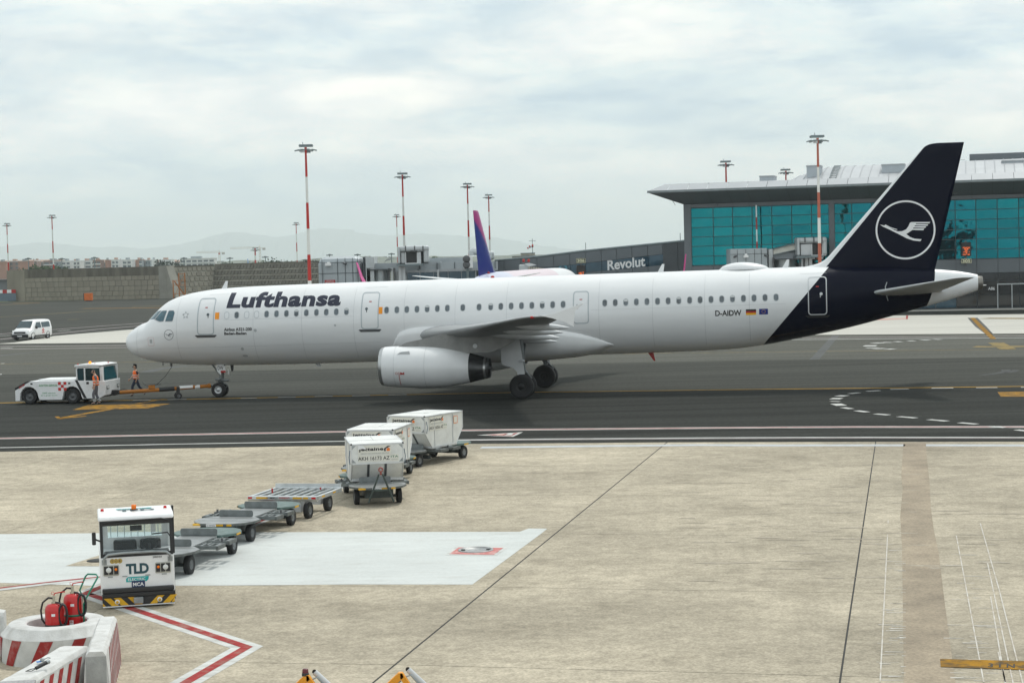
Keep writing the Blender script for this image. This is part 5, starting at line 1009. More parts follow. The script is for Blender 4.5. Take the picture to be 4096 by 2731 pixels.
MB().prism([bq(1043, 505), bq(1445, 400), bq(1445, 500), bq(1043, 590)], 0, 2.5, 'y').build('tunnel', mat('cream_panel', (.62, .62, .56), .6), BR2); MB().prism([bq(1043, 492), bq(1450, 385), bq(1450, 402), bq(1043, 507)], -.2, 2.7, 'y').build('tunnel_roof', m_lamp, BR2); MB().prism([bq(1043, 588), bq(1450, 497), bq(1450, 512), bq(1043, 604)], -.1, 2.6, 'y').build('tunnel_floor', m_lamp, BR2)
MB().prism([bq(1040, 600), bq(1540, 520), bq(1540, 680), bq(1040, 680)], .4, 2.5, 'y').build('lower_panel', m_cladl, BR2); MB().prism([bq(1960, 340), bq(2240, 280), bq(2400, 300), bq(2400, 600), bq(1960, 560)], 1.5, 3, 'y').build('dark_tunnel', m_clad2, BR2)
c_ = (bq(1265, 700)[0], 1.2); R_ = bq(1445, 700)[0]-c_[0]; mb = MB(); mb.loft([[(c_[0]+(R_+(.05 if i % 2 else 0))*math.cos(2*math.pi*i/n), c_[1]+(R_+(.05 if i % 2 else 0))*math.sin(2*math.pi*i/n), z) for i in range(n)] for z in (.2, bq(0, 705)[1])], smooth=True); mb.build('round_house', MATS['corrugated_metal'], BR2)
MB().bx(bq(1020, 0)[0], bq(1530, 0)[0], -1.9, 3.2, bq(0, 706)[1], bq(0, 690)[1]).build('round_house_roof', m_mull, BR2)
for x in (1012, 1460, 1500, 1530): MB().bx(bq(x, 0)[0]-.09, bq(x, 0)[0]+.09, -.8, -.6, 0, bq(0, 665)[1]).build('frame_post', m_lgrey if x == 1500 else m_sill, BR2)
adv = MB().bx(bq(1672, 0)[0], bq(1890, 0)[0], .2, .3, bq(0, 735)[1], bq(0, 650)[1]).build('advert_board', m_black, BR2)
for k_, (x, m) in enumerate(((1700, m_wlet), (1730, m_wlet), (1815, m_or), (1865, m_wlet))): a = bq(x, 0)[0]; MB().bx(a-.14 if m is m_wlet else a-.25, a+.08 if m is m_wlet else a+.25, .12, .2, bq(0, 715)[1], bq(0, 660)[1]).build('advert_print', m, adv)
# thin striped pole before the glass
pp = at(*q3(762, 480), 208.5); t = thing('striped_pole', 'thin red and white striped pole in front of the terminal glass', 'pole', (pp.x, pp.y, 0)); ztop = at(*z5(775, 472), 208.5).z
for k in range(9): MB().cyl((0, 0, ztop*k/9), (0, 0, ztop*(k+1)/9), .08, n=8, caps=k == 8).build('white_band' if k % 2 == 0 else 'dark_red_band', m_wlet if k % 2 == 0 else m_mr, t)
# hut with windsock
hp = at(*q2(290, 260), 420); t = thing('flat_hut', 'flat cream hut with blue trim behind the sloping pier', 'building', (hp.x, hp.y, 0)); kx = lambda x: at(*q2(x, 260), 420).x-hp.x; kz = lambda y: at(*q2(300, y), 420).z
MB().bx(kx(140), kx(420), 0, 6, 0, kz(250)).build('wall', mat('cream_hut', (.42, .40, .33), .8), t); MB().bx(kx(138), kx(424), -.2, 6.2, kz(250), kz(245)).build('roof', mat('blue_trim', (.06, .12, .18), .6), t); MB().bx(kx(245), kx(412), .5, 5, kz(245), kz(216)).build('upper_room', MATS['cream_hut'], t); MB().bx(kx(243), kx(416), .3, 5.2, kz(216), kz(211)).build('roof', MATS['blue_trim'], t)
wp0 = at(*q2(383, 210), 422); t = thing('windsock', 'red and white windsock on a thin pole above the flat hut', 'windsock', (wp0.x, wp0.y, 0)); zt_ = at(*q2(380, 45), 422).z; MB().cyl((0, 0, 0), (0, 0, zt_), .09, .06, 8).build('pole', m_lamp, t); MB().bx(-.8, .8, -.04, .04, zt_-.5, zt_-.42).build('crossbar', m_lamp, t)
kx = lambda x, y: (at(*q2(x, y), 422).x-wp0.x, at(*q2(x, y), 422).z); pts = [(392, 126, .34), (375, 128, .33), (357, 133, .30), (343, 140, .26), (331, 150, .22), (322, 159, .18)]
for i in range(5): (x0_, y0_, r0_), (x1_, y1_, r1_) = pts[i], pts[i+1]; a, b = kx(x0_, y0_), kx(x1_, y1_); MB().cyl((a[0], -.1, a[1]), (b[0], -.1, b[1]), r0_, r1_, 12).build('red_ring' if i % 2 == 0 else 'white_ring', m_mr if i % 2 == 0 else m_wlet, t)

# ---- parked airliner seen from behind: pink and blue fin
WY = math.radians(13.8); tip = at(1893, 833, 178); aftv = Vector((-math.sin(WY), -math.cos(WY))); wr = tip.xy - aftv*43.6
W2 = thing('airliner', 'parked airliner with pink and blue fin behind the white fuselage', 'airplane', (wr.x, wr.y, 0), math.atan2(aftv.y, aftv.x))
def grad_mat(name, stops, axis, lo, hi):
    m = bpy.data.materials.new(name); m.use_nodes = True; t = m.node_tree; b = t.nodes['Principled BSDF']; tx = t.nodes.new('ShaderNodeTexCoord'); sp = t.nodes.new('ShaderNodeSeparateXYZ'); ad = t.nodes.new('ShaderNodeMath'); ad.operation = 'MULTIPLY_ADD'; ad.inputs[1].default_value = axis[0]
    t.links.new(tx.outputs['Object'], sp.inputs[0]); t.links.new(sp.outputs['X'], ad.inputs[0]); a2 = t.nodes.new('ShaderNodeMath'); a2.operation = 'MULTIPLY'; a2.inputs[1].default_value = axis[1]; t.links.new(sp.outputs['Z'], a2.inputs[0]); t.links.new(a2.outputs[0], ad.inputs[2])
    mr = t.nodes.new('ShaderNodeMapRange'); mr.inputs['From Min'].default_value = lo; mr.inputs['From Max'].default_value = hi; t.links.new(ad.outputs[0], mr.inputs['Value']); r = t.nodes.new('ShaderNodeValToRGB'); e = r.color_ramp.elements
    e[0].position, e[0].color = stops[0][0], (*stops[0][1], 1); e[1].position, e[1].color = stops[1][0], (*stops[1][1], 1)
    for p_, c_ in stops[2:]: q_ = e.new(p_); q_.color = (*c_, 1)
    t.links.new(mr.outputs[0], r.inputs['Fac']); t.links.new(r.outputs[0], b.inputs['Base Color']); b.inputs['Roughness'].default_value = .3; return m
pinkc, bluec, lil = srgb(160, 36, 116), srgb(16, 32, 118), srgb(200, 205, 235)
m_wf = grad_mat('pink_white_fuselage', [(0, (.76, .77, .78)), (.30, (.76, .77, .78)), (.31, (.70, .58, .62)), (.75, (.68, .57, .62)), (.78, (.56, .59, .70)), (1, (.52, .55, .70))], (1, 0), 0, 44)
UN = lambda x, z: z-.0127*(x-16)-.22                                          # this one stands level
MB().loft([[(x, y, UN(x, z)) for x, y, z in r_] for r_ in rings]).build('fuselage', m_wf, W2)
m_wfin = grad_mat('pink_blue_fin', [(0, bluec), (.66, bluec), (.72, pinkc), (.96, pinkc), (1, (.75, .7, .76))], (-.617, 1), -20.3, -14.3)
MB().loft([[(LEz(z)+f*(TEz(z)-LEz(z)), sg*finhalf(LEz(z)+f*(TEz(z)-LEz(z)), z), UN(LEz(z)+f*(TEz(z)-LEz(z)), z)) for sg, FFF in ((-1, FF), (1, FF[::-1])) for f in FFF] for z in ZF_]).build('fin', m_wfin, W2)
m_wpk = mat('pink_winglet', srgb(205, 60, 140), .35, var=0)
for sd in (-1, 1):
    MB().loft([wingring(sd*l, le, te, z, th, tw) for l, le, te, z, th, tw in WSEC[:-1]]).build('wing', m_lgrey, W2)
    MB().loft([[(x, sd*(16.7+dy), z) for x, z in ((le, zz), (le+ch*.5, zz), (le+ch, zz))] + [(x, sd*(16.75+dy), z) for x, z in ((le+ch, zz), (le+ch*.5, zz+.01), (le, zz))] for dy, le, ch, zz in ((0, 24.3, 1.5, 4.4), (.28, 24.7, 1.15, 4.75), (.48, 25.2, .85, 5.4), (.72, 25.9, .5, 6.75), (.76, 26.1, .3, 6.9))], smooth=False).build('sharklet', m_wpk, W2)
    MB().loft([wingring(sd*l, le, te, z, th, 0, 0) for l, le, te, z, th in TP]).build('tailplane', m_lgrey, W2)
    for k in (-.465, .465): wheel(W2, 21.97, sd*3.795+k, .605, .42, .28)
    MB().cyl((21.97, sd*3.8, .6), (21.97, sd*3.9, 3.1), .16, n=10).build('strut', m_strut, W2)
    MB().loft([[(s, sd*5.75+r_*math.cos(2*math.pi*i/24), 1.9+r_*math.sin(2*math.pi*i/24)) for i in range(24)] for s, r_ in ((15.2, 1.0), (16.5, 1.2), (18.2, 1.15), (19.6, .85), (20.4, .5))]).build('engine', m_white, W2)
for y in (-.25, .25): wheel(W2, 5.07, y, .385, .22, .20)
MB().cyl((5.07, 0, .38), (5.2, 0, 1.8), .1, n=10).build('strut', m_strut, W2); MB().lathe([(.13, 0), (.13, .1), (.07, .2), (0, .21)], (40.6, .55, 5.5), 'z', 12).build('beacon', m_redp, W2)
# bellows canopy of its bridge with two red lamps
cp = at(*q2(330, 370), 216); t = thing('boarding_bridge', 'beige ribbed bridge canopy with two small red lamps above the parked airliner', 'boarding bridge part', (cp.x, cp.y, 0)); kx = lambda x, y: (at(*q2(x, y), 216).x-cp.x, at(*q2(x, y), 216).z)
a, b = kx(225, 415), kx(430, 350); MB().bx(a[0], kx(335, 0)[0], 0, 3, 3.0, kx(0, 355)[1]).build('cab', m_panelw, t, .15); MB().prism([kx(290, 340), kx(350, 330), kx(430, 352), kx(330, 372)], -.3, 3, 'y').build('hood', m_lgrey, t)
for i in range(9): f = i/8; p0_, p1_ = kx(335+220*f, 372+28*f), kx(365+220*f, 380+28*f); MB().bx(p0_[0], p1_[0]-.1, -.2+.1*(i % 2), 2.8, 3.0, p0_[1]).build('bellows_rib', mat('beige_bellows', (.45, .43, .36), .8), t)
for x in (278, 338): p0_ = kx(x, 318); MB().cyl((p0_[0], .5, kx(0, 360)[1]), (p0_[0], .5, p0_[1]), .05, n=6).build('lamp_rod', m_lamp, t); MB().lathe([(0, p0_[1]), (.14, p0_[1]), (.14, p0_[1]+.3), (0, p0_[1]+.36)], (p0_[0], .5, 0), n=10).build('red_lamp', m_redp, t)
MB().bx(kx(240, 0)[0], kx(560, 0)[0], .3, 2.6, 0, 3.0).build('support', m_clad, t)
# far tails beyond
def far_tail(label, u, v, Y, m1, flip, hz_=11.5):
    p = at(u, v, Y); t = thing('airliner', label, 'airplane', (p.x, p.y, 0), flip); k = p.z/12.08
    MB().loft([[((LEz(z)+f*(TEz(z)-LEz(z))-43.5)*k, sg*finhalf(LEz(z)+f*(TEz(z)-LEz(z)), z)*k, z*k) for sg, FFF in ((-1, FF), (1, FF[::-1])) for f in FFF] for z in ZF_]).build('fin', m1, t)
    MB().loft([[((x-43.5)*k, y*k, z*k) for x, y, z in r_] for r_ in rings]).build('fuselage', m_white, t)
far_tail('far parked airliner with only its light blue fin showing over the wall', *z6(1663, 428), 560, mat('light_blue_fin', srgb(40, 120, 190), .4), math.radians(103))
far_tail('far parked airliner with only its dark green fin showing over the pier', *q2(2215, -10), 300, mat('dark_green_fin', (.01, .06, .04), .4), math.radians(115))
# ================================================================== vehicles, people and equipment on the apron
m_vw = mat('vehicle_white', (.79, .80, .80), .35, var=.04, scale=2.5, coat=.2, tint=((.5, .48, .44), .3, 3.5)); m_vblk = mat('vehicle_black_trim', (.02, .021, .022), .5, var=.15); m_glz = mat('vehicle_glass', (.02, .05, .06), .06, var=.3, scale=3, spec=.7); m_green = mat('green_lettering', srgb(30, 140, 70), .5, var=0); m_amber = mat('amber_lens', srgb(240, 120, 10), .25, var=0); m_amb_on = mat('amber_lens_lit', srgb(255, 150, 30), .25, var=0, emit=1.2); m_rlens = mat('red_lens', srgb(190, 15, 15), .2, var=0); m_hlens = mat('headlamp_lens', (.7, .72, .7), .15, var=0); m_checkr = mat('check_red', srgb(190, 40, 38), .45, var=0); m_teal = mat('teal_badge', srgb(30, 165, 165), .45, var=0); m_ylw = mat('hazard_yellow', srgb(215, 165, 25), .5, var=.12, scale=6); m_steel = mat('galvanised', (.33, .36, .365), .45, .55, var=.18, scale=5, var2=.1)
def vwheel(parent, x, y, r, w, rim=.55, m=None, rot=None, name='wheel'):
    t = MB().lathe([(r*rim, -w*.38), (r*.82, -w*.5), (r*.96, -w*.42), (r, -w*.22), (r, w*.22), (r*.96, w*.42), (r*.82, w*.5), (r*rim, w*.38)], (x, y, r), 'y', 28).build(name, m_tyre, parent)
    for s_ in (-1, 1): MB().lathe([(r*rim, s_*w*.40), (r*rim*.9, s_*w*.30), (r*rim*.4, s_*w*.26), (r*rim*.3, s_*w*.38), (.001, s_*w*.40)], (x, y, r), 'y', 20).build('rim', m or m_sill, t)
    return t
def onside(y, o=.004): return lambda X, Z: (lambda a, b: (X+a, y-o, Z+b))

# ---- pushback tug
TUG = thing('pushback_tug', 'white electric pushback tug with square cab in front of the airliner nose', 'tug', (-23.83, 98.62, 0), -.165)
def arch(cx, r, n=9, z=.40): return [(cx+r*math.cos(math.pi*k/n), z+r*math.sin(math.pi*k/n)) for k in range(n+1)]
side = [(-1.94, .17), (-1.72, .17)] + [(x, z) for x, z in reversed(arch(-1.18, .50))][0:] + [(-.55, .22), (.55, .22)] + [(x, z) for x, z in reversed(arch(1.18, .50))] + [(1.75, .24), (2.75, .30), (2.98, .42), (3.02, 1.16), (1.43, 1.20), (-1.05, 1.20), (-1.35, 1.12), (-1.94, .82)]
side = [(-1.94, .17), (-1.70, .17), (-1.68, .40)] + list(reversed(arch(-1.18, .50)))[1:-1] + [(-.68, .40), (-.62, .22), (.62, .22), (.68, .40)] + list(reversed(arch(1.18, .50)))[1:-1] + [(1.68, .40), (1.74, .25), (2.72, .28), (2.98, .42), (3.02, 1.16), (1.43, 1.20), (-1.05, 1.20), (-1.35, 1.12), (-1.94, .82)]
body = MB().prism(side, -1.05, 1.05, 'y').build('body', m_vw, TUG, .03)
MB().bx(-.75, 1.35, -.8, .8, 1.20, 1.27).build('deck_cover', m_vw, TUG, .02)
MB().bx(-1.6, 1.6, -.62, .62, .16, .9).build('underframe', m_vblk, TUG)
for x in (-1.18, 1.18):
    for y in (-.83, .83): vwheel(TUG, x, y, .40, .36)
S_ = onside(-1.052)
CAB = MB(); cz0, cz1 = 1.18, 1.90
for x0_, x1_, x2_, x3_ in ((1.43, 1.50, 1.43, 1.49), (1.86, 1.93, 1.86, 1.93), (2.80, 2.88, 2.70, 2.78)):
    for y in (-1.03, .97): CAB.add([(x0_, y, cz0-.75 if x0_ > 1.5 else cz0), (x1_, y, cz0-.75 if x0_ > 1.5 else cz0), (x1_, y+.06, cz0-.75 if x0_ > 1.5 else cz0), (x0_, y+.06, cz0-.75 if x0_ > 1.5 else cz0), (x2_, y, cz1), (x3_, y, cz1), (x3_, y+.06, cz1), (x2_, y+.06, cz1)], [(0,1,2,3), (4,5,6,7), (0,1,5,4), (1,2,6,5), (2,3,7,6), (3,0,4,7)])
CAB.bx(1.43, 1.48, -1.03, 1.03, cz0, cz0+.1).bx(1.43, 2.78, -1.03, -.98, cz1-.07, cz1).bx(1.43, 2.78, .98, 1.03, cz1-.07, cz1).bx(1.43, 1.48, -1.03, 1.03, cz1-.07, cz1).bx(2.7, 2.78, -1.03, 1.03, cz1-.08, cz1); CAB.build('cab_frame', m_vw, TUG)
MB().prism([(1.36, 1.90), (2.86, 1.93), (2.88, 1.99), (2.2, 2.05), (1.38, 2.0)], -1.08, 1.08, 'y').build('cab_roof', m_vw, TUG, .02)
MB().prism([(1.52, 1.24), (1.84, .98), (1.84, 1.80), (1.56, 1.82), (1.50, 1.76)], -1.035, -1.02, 'y').build('side_window', m_glz, TUG)
for y in (-1.02, 1.0): MB().prism([(1.95, .42), (2.76, .42), (2.70, 1.82), (1.95, 1.82)], y-.01, y+.01, 'y').build('door_glass', mat('cab_glass', (.10, .16, .17), .08, var=.3, trans=.75, spec=.6), TUG)
MB().bx(1.93, 2.8, -1.045, -1.02, 1.02, 1.09).bx(1.93, 2.8, -1.045, -1.02, .36, .43).build('door_rail', m_vw, TUG)
MB().bx(1.98, 2.12, -1.06, -1.04, 1.0, 1.12).build('door_handle', m_vblk, TUG)
MB().add([(2.90, -.92, 1.2), (2.90, .92, 1.2), (2.80, .92, 1.86), (2.80, -.92, 1.86)], [(0, 1, 2, 3)]).build('windscreen', m_glz, TUG)
MB().bx(2.78, 2.9, -1.03, -.92, 1.16, 1.9).bx(2.78, 2.9, .92, 1.03, 1.16, 1.9).build('front_post', m_vw, TUG)
MB().bx(1.5, 1.54, -.9, .9, 1.2, 1.85).build('rear_window', m_glz, TUG); MB().box((2.05, -.2, 1.0), (.5, .5, .7)).build('seat', m_vblk, TUG)
MB().bx(2.3, 2.75, -.8, .8, .9, 1.15).build('dashboard', m_vblk, TUG)
for y in (-.72, .72): l_ = MB().bx(3.0, 3.04, y-.14, y+.14, .72, .9).build('headlamp', m_vblk, TUG, .01); MB().lathe([(0, .02), (.07, .02), (.08, 0)], (3.035, y-.06, .81), 'x', 14).lathe([(0, .02), (.05, .02)], (3.035, y+.07, .81), 'x', 12).build('lens', m_hlens, l_)
MB().bx(2.9, 3.2, -.16, .16, .34, .62).bx(3.15, 3.3, -.22, .22, .38, .44).bx(3.15, 3.3, -.22, .22, .54, .6).build('coupling', m_vblk, TUG)
MB().prism([(1.36, 1.22), (1.50, 1.22), (1.98, .28), (1.82, .28)], -1.058, -1.05, 'y').build('black_stripe', m_vblk, TUG); MB().prism([(-1.94, .72), (-1.94, .85), (-1.30, 1.18), (-1.08, 1.2)], -1.058, -1.05, 'y').build('black_stripe', m_vblk, TUG)
MB().lathe([(.07, 2.04), (.07, 2.07), (.055, 2.15), (0, 2.16)], (2.02, -.55, 0), n=12).build('beacon', m_amb_on, TUG)
for x, y in ((1.5, -.9), (2.3, -.6), (2.6, .5)): MB().lathe([(.035, 2.0), (.035, 2.05), (0, 2.07)], (x, y, 0), n=8).build('marker_lamp', m_rlens, TUG)
for x in (-1.02, 1.05): MB().bx(x-.06, x+.06, -1.056, -1.05, 1.02, 1.10).build('vent', m_vblk, TUG)
pl = MB().prism([(-.62, .78), (.42, .80), (.42, 1.12), (-.62, 1.10)], -1.056, -1.05, 'y').build('upper_panel', m_vw, TUG); MB().prism([(-.55, .30), (.35, .30), (.35, .76), (-.55, .76)], -1.056, -1.05, 'y').build('lower_panel', m_vw, TUG)
def tl(txt, x, z, w, h, m, bold=.02): return lettering('lettering', txt, m, body, lambda a, b: (x+a, -1.059, z+b), w, h, bold)
tl('AVIATION SERVICES', -.62, .91, 1.02, .11, m_green, .02); tl('100% electric', -.43, .53, .72, .085, m_green, .008); tl('for a green future', -.52, .40, .90, .09, m_green, .008); tl('ASP14', -1.40, .80, .36, .12, m_black, .02)
lettering('lettering', 'ZAC100', m_checkr, body, lambda a, b: (-1.72+a*.89-b*.0, -1.061, .80+a*.5+b), .36, .10, .03)
for i in range(3):
    for j in range(3):
        if (i+j) % 2 == 0: MB().bx(.44+i*.15, .59+i*.15, -1.06, -1.05, .69+j*.15, .84+j*.15).build('check', m_checkr, body)
# ---- tow bar
ng = Vector((PX0+5.07*math.cos(PYAW), PY0-5.07*math.sin(PYAW), 0)); fw = Vector((math.cos(.165), -math.sin(.165), 0)); tb0 = Vector((-23.83, 98.62, 0)) + fw*3.25
TB = thing('tow_bar', 'orange tow bar with small wheels between tug and nose wheel', 'tow bar', tb0, math.atan2((ng-tb0).y, (ng-tb0).x)); TBL = (ng-tb0).length
m_tb = mat('tow_bar_orange', srgb(168, 104, 24), .5, var=.18, scale=5)
MB().cyl((.1, 0, .48), (TBL*.44, 0, .52), .10, n=14).build('front_tube', m_tb, TB); MB().cyl((TBL*.40, 0, .52), (TBL*.55, 0, .54), .115, n=14).build('damper', m_vblk, TB); MB().cyl((TBL*.52, 0, .54), (TBL-.62, 0, .60), .095, n=14).build('rear_tube', m_tb, TB)
for a, b in ((.60, .73), (.75, .80)): MB().cyl((TBL*a, 0, .57), (TBL*b, 0, .585), .100, n=14).build('reflective_sleeve', m_wlet, TB)
MB().cyl((TBL-.64, 0, .60), (TBL-.5, 0, .605), .13, n=14).build('collar', m_tb, TB); MB().cyl((TBL-.5, 0, .60), (TBL-.1, 0, .42), .05, n=10).bx(TBL-.15, TBL-.02, -.2, .2, .34, .44).build('head', m_vblk, TB); MB().tube([(-.15, 0, .48), (.1, 0, .48)], .06, 8).lathe([(.1, -.03), (.16, 0), (.1, .03)], (-.2, 0, .48), 'z', 14).build('eye', m_vblk, TB)
for y in (-.22, .22): vwheel(TB, TBL*.585, y, .17, .12)
MB().bx(TBL*.57, TBL*.60, -.12, .12, .16, .64).build('wheel_bracket', m_vblk, TB); MB().bx(TBL*.30, TBL*.36, -.12, .12, .6, .78).build('pump', m_tb, TB); MB().tube([(TBL*.30, 0, .78), (TBL*.42, 0, .80)], .02, 6).build('pump_lever', m_vblk, TB); MB().tube([(.12, 0, .58), (.3, -.05, .66), (.5, 0, .6)], .02, 6).build('hand_grip', m_vblk, TB)

# ---- people: one continuous skinned body, clothes over it
m_skin = mat('skin', (.50, .30, .21), .55, var=.05); m_hair = mat('dark_hair', (.015, .012, .01), .6, var=.2); m_vest = mat('orange_vest', (1.0, .17, .015), .6, var=.08, scale=8); m_band = mat('reflective_band', (.66, .68, .66), .4, var=0); m_tee = mat('grey_tee', (.11, .12, .13), .8, var=.12, scale=8); m_trou = mat('grey_trousers', (.115, .12, .14), .85, var=.15, scale=8); m_jean = mat('dark_jeans', (.02, .03, .055), .85, var=.15, scale=8); m_dshirt = mat('dark_shirt', (.015, .017, .025), .8, var=.1); m_shoe = mat('shoe', (.018, .018, .018), .6)
def skinned(name, V, E, m, parent, sub=2, root=0):
    me = bpy.data.meshes.new(name); me.from_pydata([v[0] for v in V], E, []); me.materials.append(m); o = bpy.data.objects.new(name, me); link(o, parent)
    sk = o.modifiers.new('skin', 'SKIN'); sk.use_smooth_shade = True; sk.branch_smoothing = .6
    for i, v in enumerate(V): r = v[1]; d = me.skin_vertices[0].data[i]; d.radius = r if isinstance(r, tuple) else (r, r); d.use_root = i == root
    if sub: sb = o.modifiers.new('sub', 'SUBSURF'); sb.levels = sb.render_levels = sub
    return o
def chain(pts, base=None, off=0):
    """list of (pos, r) -> verts, edges continuing from vertex index base"""
    V = list(pts); E = [((base if i == 0 else off+i-1), off+i) for i in range(len(pts)) if not (i == 0 and base is None)]; return V, E
def person(label, loc, rz, J, trousers, shirt, hairlong, sc=1.0, vest_open=False, bands=True):
    """J: joints in local metres (x forward, y left, z up)"""
    P = thing('person', label, 'person', loc, rz); P.scale = (sc,)*3
    V, E = [], []
    def add(pts, base=None):
        v, e = chain(pts, base, len(V)); V.extend(v); E.extend(e); return len(V)-1
    j = J
    b0 = add([(j['pelvis'], (.13, .10))]); b1 = add([(j['waist'], (.12, .09)), (j['chest'], (.155, .105)), (j['neckb'], (.075, .07)), (j['neck'], .052), (j['head0'], (.065, .075)), (j['head1'], (.075, .092)), (j['head2'], (.06, .075))], b0)
    ch = 2
    for s_ in 'LR':
        a = add([(j['sh'+s_], .06), (j['el'+s_], .042), (j['wr'+s_], .03), (j['ha'+s_], (.036, .022))], ch)
        d = (Vector(j['ha'+s_])-Vector(j['wr'+s_])).normalized(); sd = Vector((1, 0, 0)) if abs(d.x) < .7 else Vector((0, 0, 1)); sd = (sd-d*sd.dot(d)).normalized(); nn = d.cross(sd); h = Vector(j['ha'+s_])
        for q, (o_, L) in enumerate(((-.028, .065), (-.009, .078), (.010, .072), (.028, .055))): add([(tuple(h+sd*o_+d*.03), .0095), (tuple(h+sd*o_*1.1+d*(.03+L*.55)+nn*.008), .009), (tuple(h+sd*o_*1.1+d*(.03+L*.95)+nn*.022), .0075)], a)
        add([(tuple(h+sd*.034-d*.01), .010), (tuple(h+sd*.055+d*.025+nn*.01), .009), (tuple(h+sd*.058+d*.05+nn*.015), .0075)], a)
    for s_ in 'LR': add([(j['hip'+s_], .088), (j['kn'+s_], .058), (j['an'+s_], .042), (j['to'+s_], (.045, .03))], b0)
    bd = skinned('body', V, E, m_skin, P, 1)
    hd = Vector(j['head1']); face = Vector(j['face']).normalized(); rgt = face.cross(Vector((0, 0, 1))).normalized()
    MB().lathe([(.0, -.01), (.012, 0), (.016, .012), (0, .035)], tuple(hd+face*.088+Vector((0, 0, -.012))), 'x', 8).build('nose', m_skin, bd)
    for s_ in (-1, 1):
        MB().lathe([(0, -.008), (.012, -.004), (.012, .004), (0, .008)], tuple(hd+face*.078+rgt*s_*.032+Vector((0, 0, .018))), 'z', 8).build('eye', m_hair, bd)
        MB().box(tuple(hd+rgt*s_*.082), (.03, .02, .06)).build('ear', m_skin, bd)
    MB().box(tuple(hd+face*.084+Vector((0, 0, -.052))), (.02, .045, .01), Matrix.Rotation(math.atan2(face.y, face.x), 3, 'Z')).build('mouth', mat('lips', (.35, .12, .1), .5), bd)
    hv = [(tuple(hd-face*.02+Vector((0, 0, .05))), (.082, .098)), (tuple(hd-face*.035+Vector((0, 0, .095))), (.066, .078))]; he = [(0, 1)]
    if hairlong: hv += [(tuple(hd-face*.075+Vector((0, 0, -.02))), (.07, .06)), (tuple(hd-face*.09+Vector((0, 0, -.16))), (.055, .045))]; he += [(0, 2), (2, 3)]
    skinned('hair', hv, he, m_hair, P, 2)
    hs = MB().tube([tuple(hd+rgt*.092*c_+Vector((0, 0, .02+.125*s_))) for c_, s_ in ((math.cos(t), math.sin(t)) for t in np.linspace(0, math.pi, 9))], .011, 6)
    for s_ in (-1, 1): hs.lathe([(0, -.028), (.042, -.028), (.046, .0), (.042, .022), (0, .022)], tuple(hd+rgt*s_*.098), 'y', 14)
    hs.build('headset', m_vblk, P)
    # clothes
    tv = [(j['pelvis'], (.145, .115)), (j['waist'], (.128, .098))]; te = [(0, 1)]
    for s_ in 'LR': n_ = len(tv); tv += [(j['hip'+s_], .105), (j['kn'+s_], .078), (j['an'+s_], .068)]; te += [(0, n_), (n_, n_+1), (n_+1, n_+2)]
    skinned('trousers', tv, te, trousers, P, 1)
    for s_ in 'LR':
        an, to = Vector(j['an'+s_]), Vector(j['to'+s_]); skinned('shoe', [(tuple(an+Vector((0, 0, -.03))), .058), (tuple((an+to)/2+Vector((0, 0, -.02))), (.052, .045)), (tuple(to), (.046, .035))], [(0, 1), (1, 2)], m_shoe, P, 1)
        if bands:
            kn = Vector(j['kn'+s_]); d = an-kn
            for f in (.60, .78): MB().cyl(tuple(kn+d*(f-.035)), tuple(kn+d*(f+.035)), .077, .074, 14, caps=False).build('reflective_band', m_band, P)
    sv = [(j['waist'], (.135, .105)), (j['chest'], (.168, .118)), (j['neckb'], (.085, .08))]; se = [(0, 1), (1, 2)]
    for s_ in 'LR': n_ = len(sv); e_ = Vector(j['el'+s_]); h_ = Vector(j['sh'+s_]); sv += [(j['sh'+s_], .078), (tuple(h_+(e_-h_)*.8), .062)]; se += [(1, n_), (n_, n_+1)]
    skinned('shirt', sv, se, shirt, P, 1)
    pv, wv, cv = Vector(j['pelvis']), Vector(j['waist']), Vector(j['chest']); low = pv+(wv-pv)*.15
    up_ = cv+(Vector(j['neckb'])-cv)*.75; R_ = []; ax = (Vector(j['shL'])-Vector(j['shR'])); ax.z = 0; ax.normalize(); fx = Vector((0, 0, 1)).cross(ax); N_ = 28
    for c_, a_, b_ in ((low, .185, .155), (wv, .178, .148), (cv, .205, .15), (cv+(up_-cv)*.6, .18, .125), (up_, .12, .095)):
        R_.append([tuple(c_+ax*a_*math.cos(t)+fx*b_*math.sin(t)) for t in np.linspace(-.5*math.pi+(.32 if vest_open else .05)+math.pi, 1.5*math.pi-(.32 if vest_open else .05)+math.pi, N_)])
    vs = MB().loft(R_, open_ring=True, caps=False).build('vest', m_vest, P); so_ = vs.modifiers.new('thick', 'SOLIDIFY'); so_.thickness = .012
    if True:
        for f in (.25, .62):
            c_ = low+(cv-low)*f; rr = .186+.012*f
            MB().loft([[tuple(c_+Vector((0, 0, dz))+ax*(rr+.006)*math.cos(t)+fx*(rr-.03+.006)*math.sin(t)) for t in np.linspace(-.5*math.pi+.34+math.pi, 1.5*math.pi-.34+math.pi, N_)] for dz in (-.022, .022)], open_ring=True, caps=False).build('reflective_band', m_band, vs)
    return P
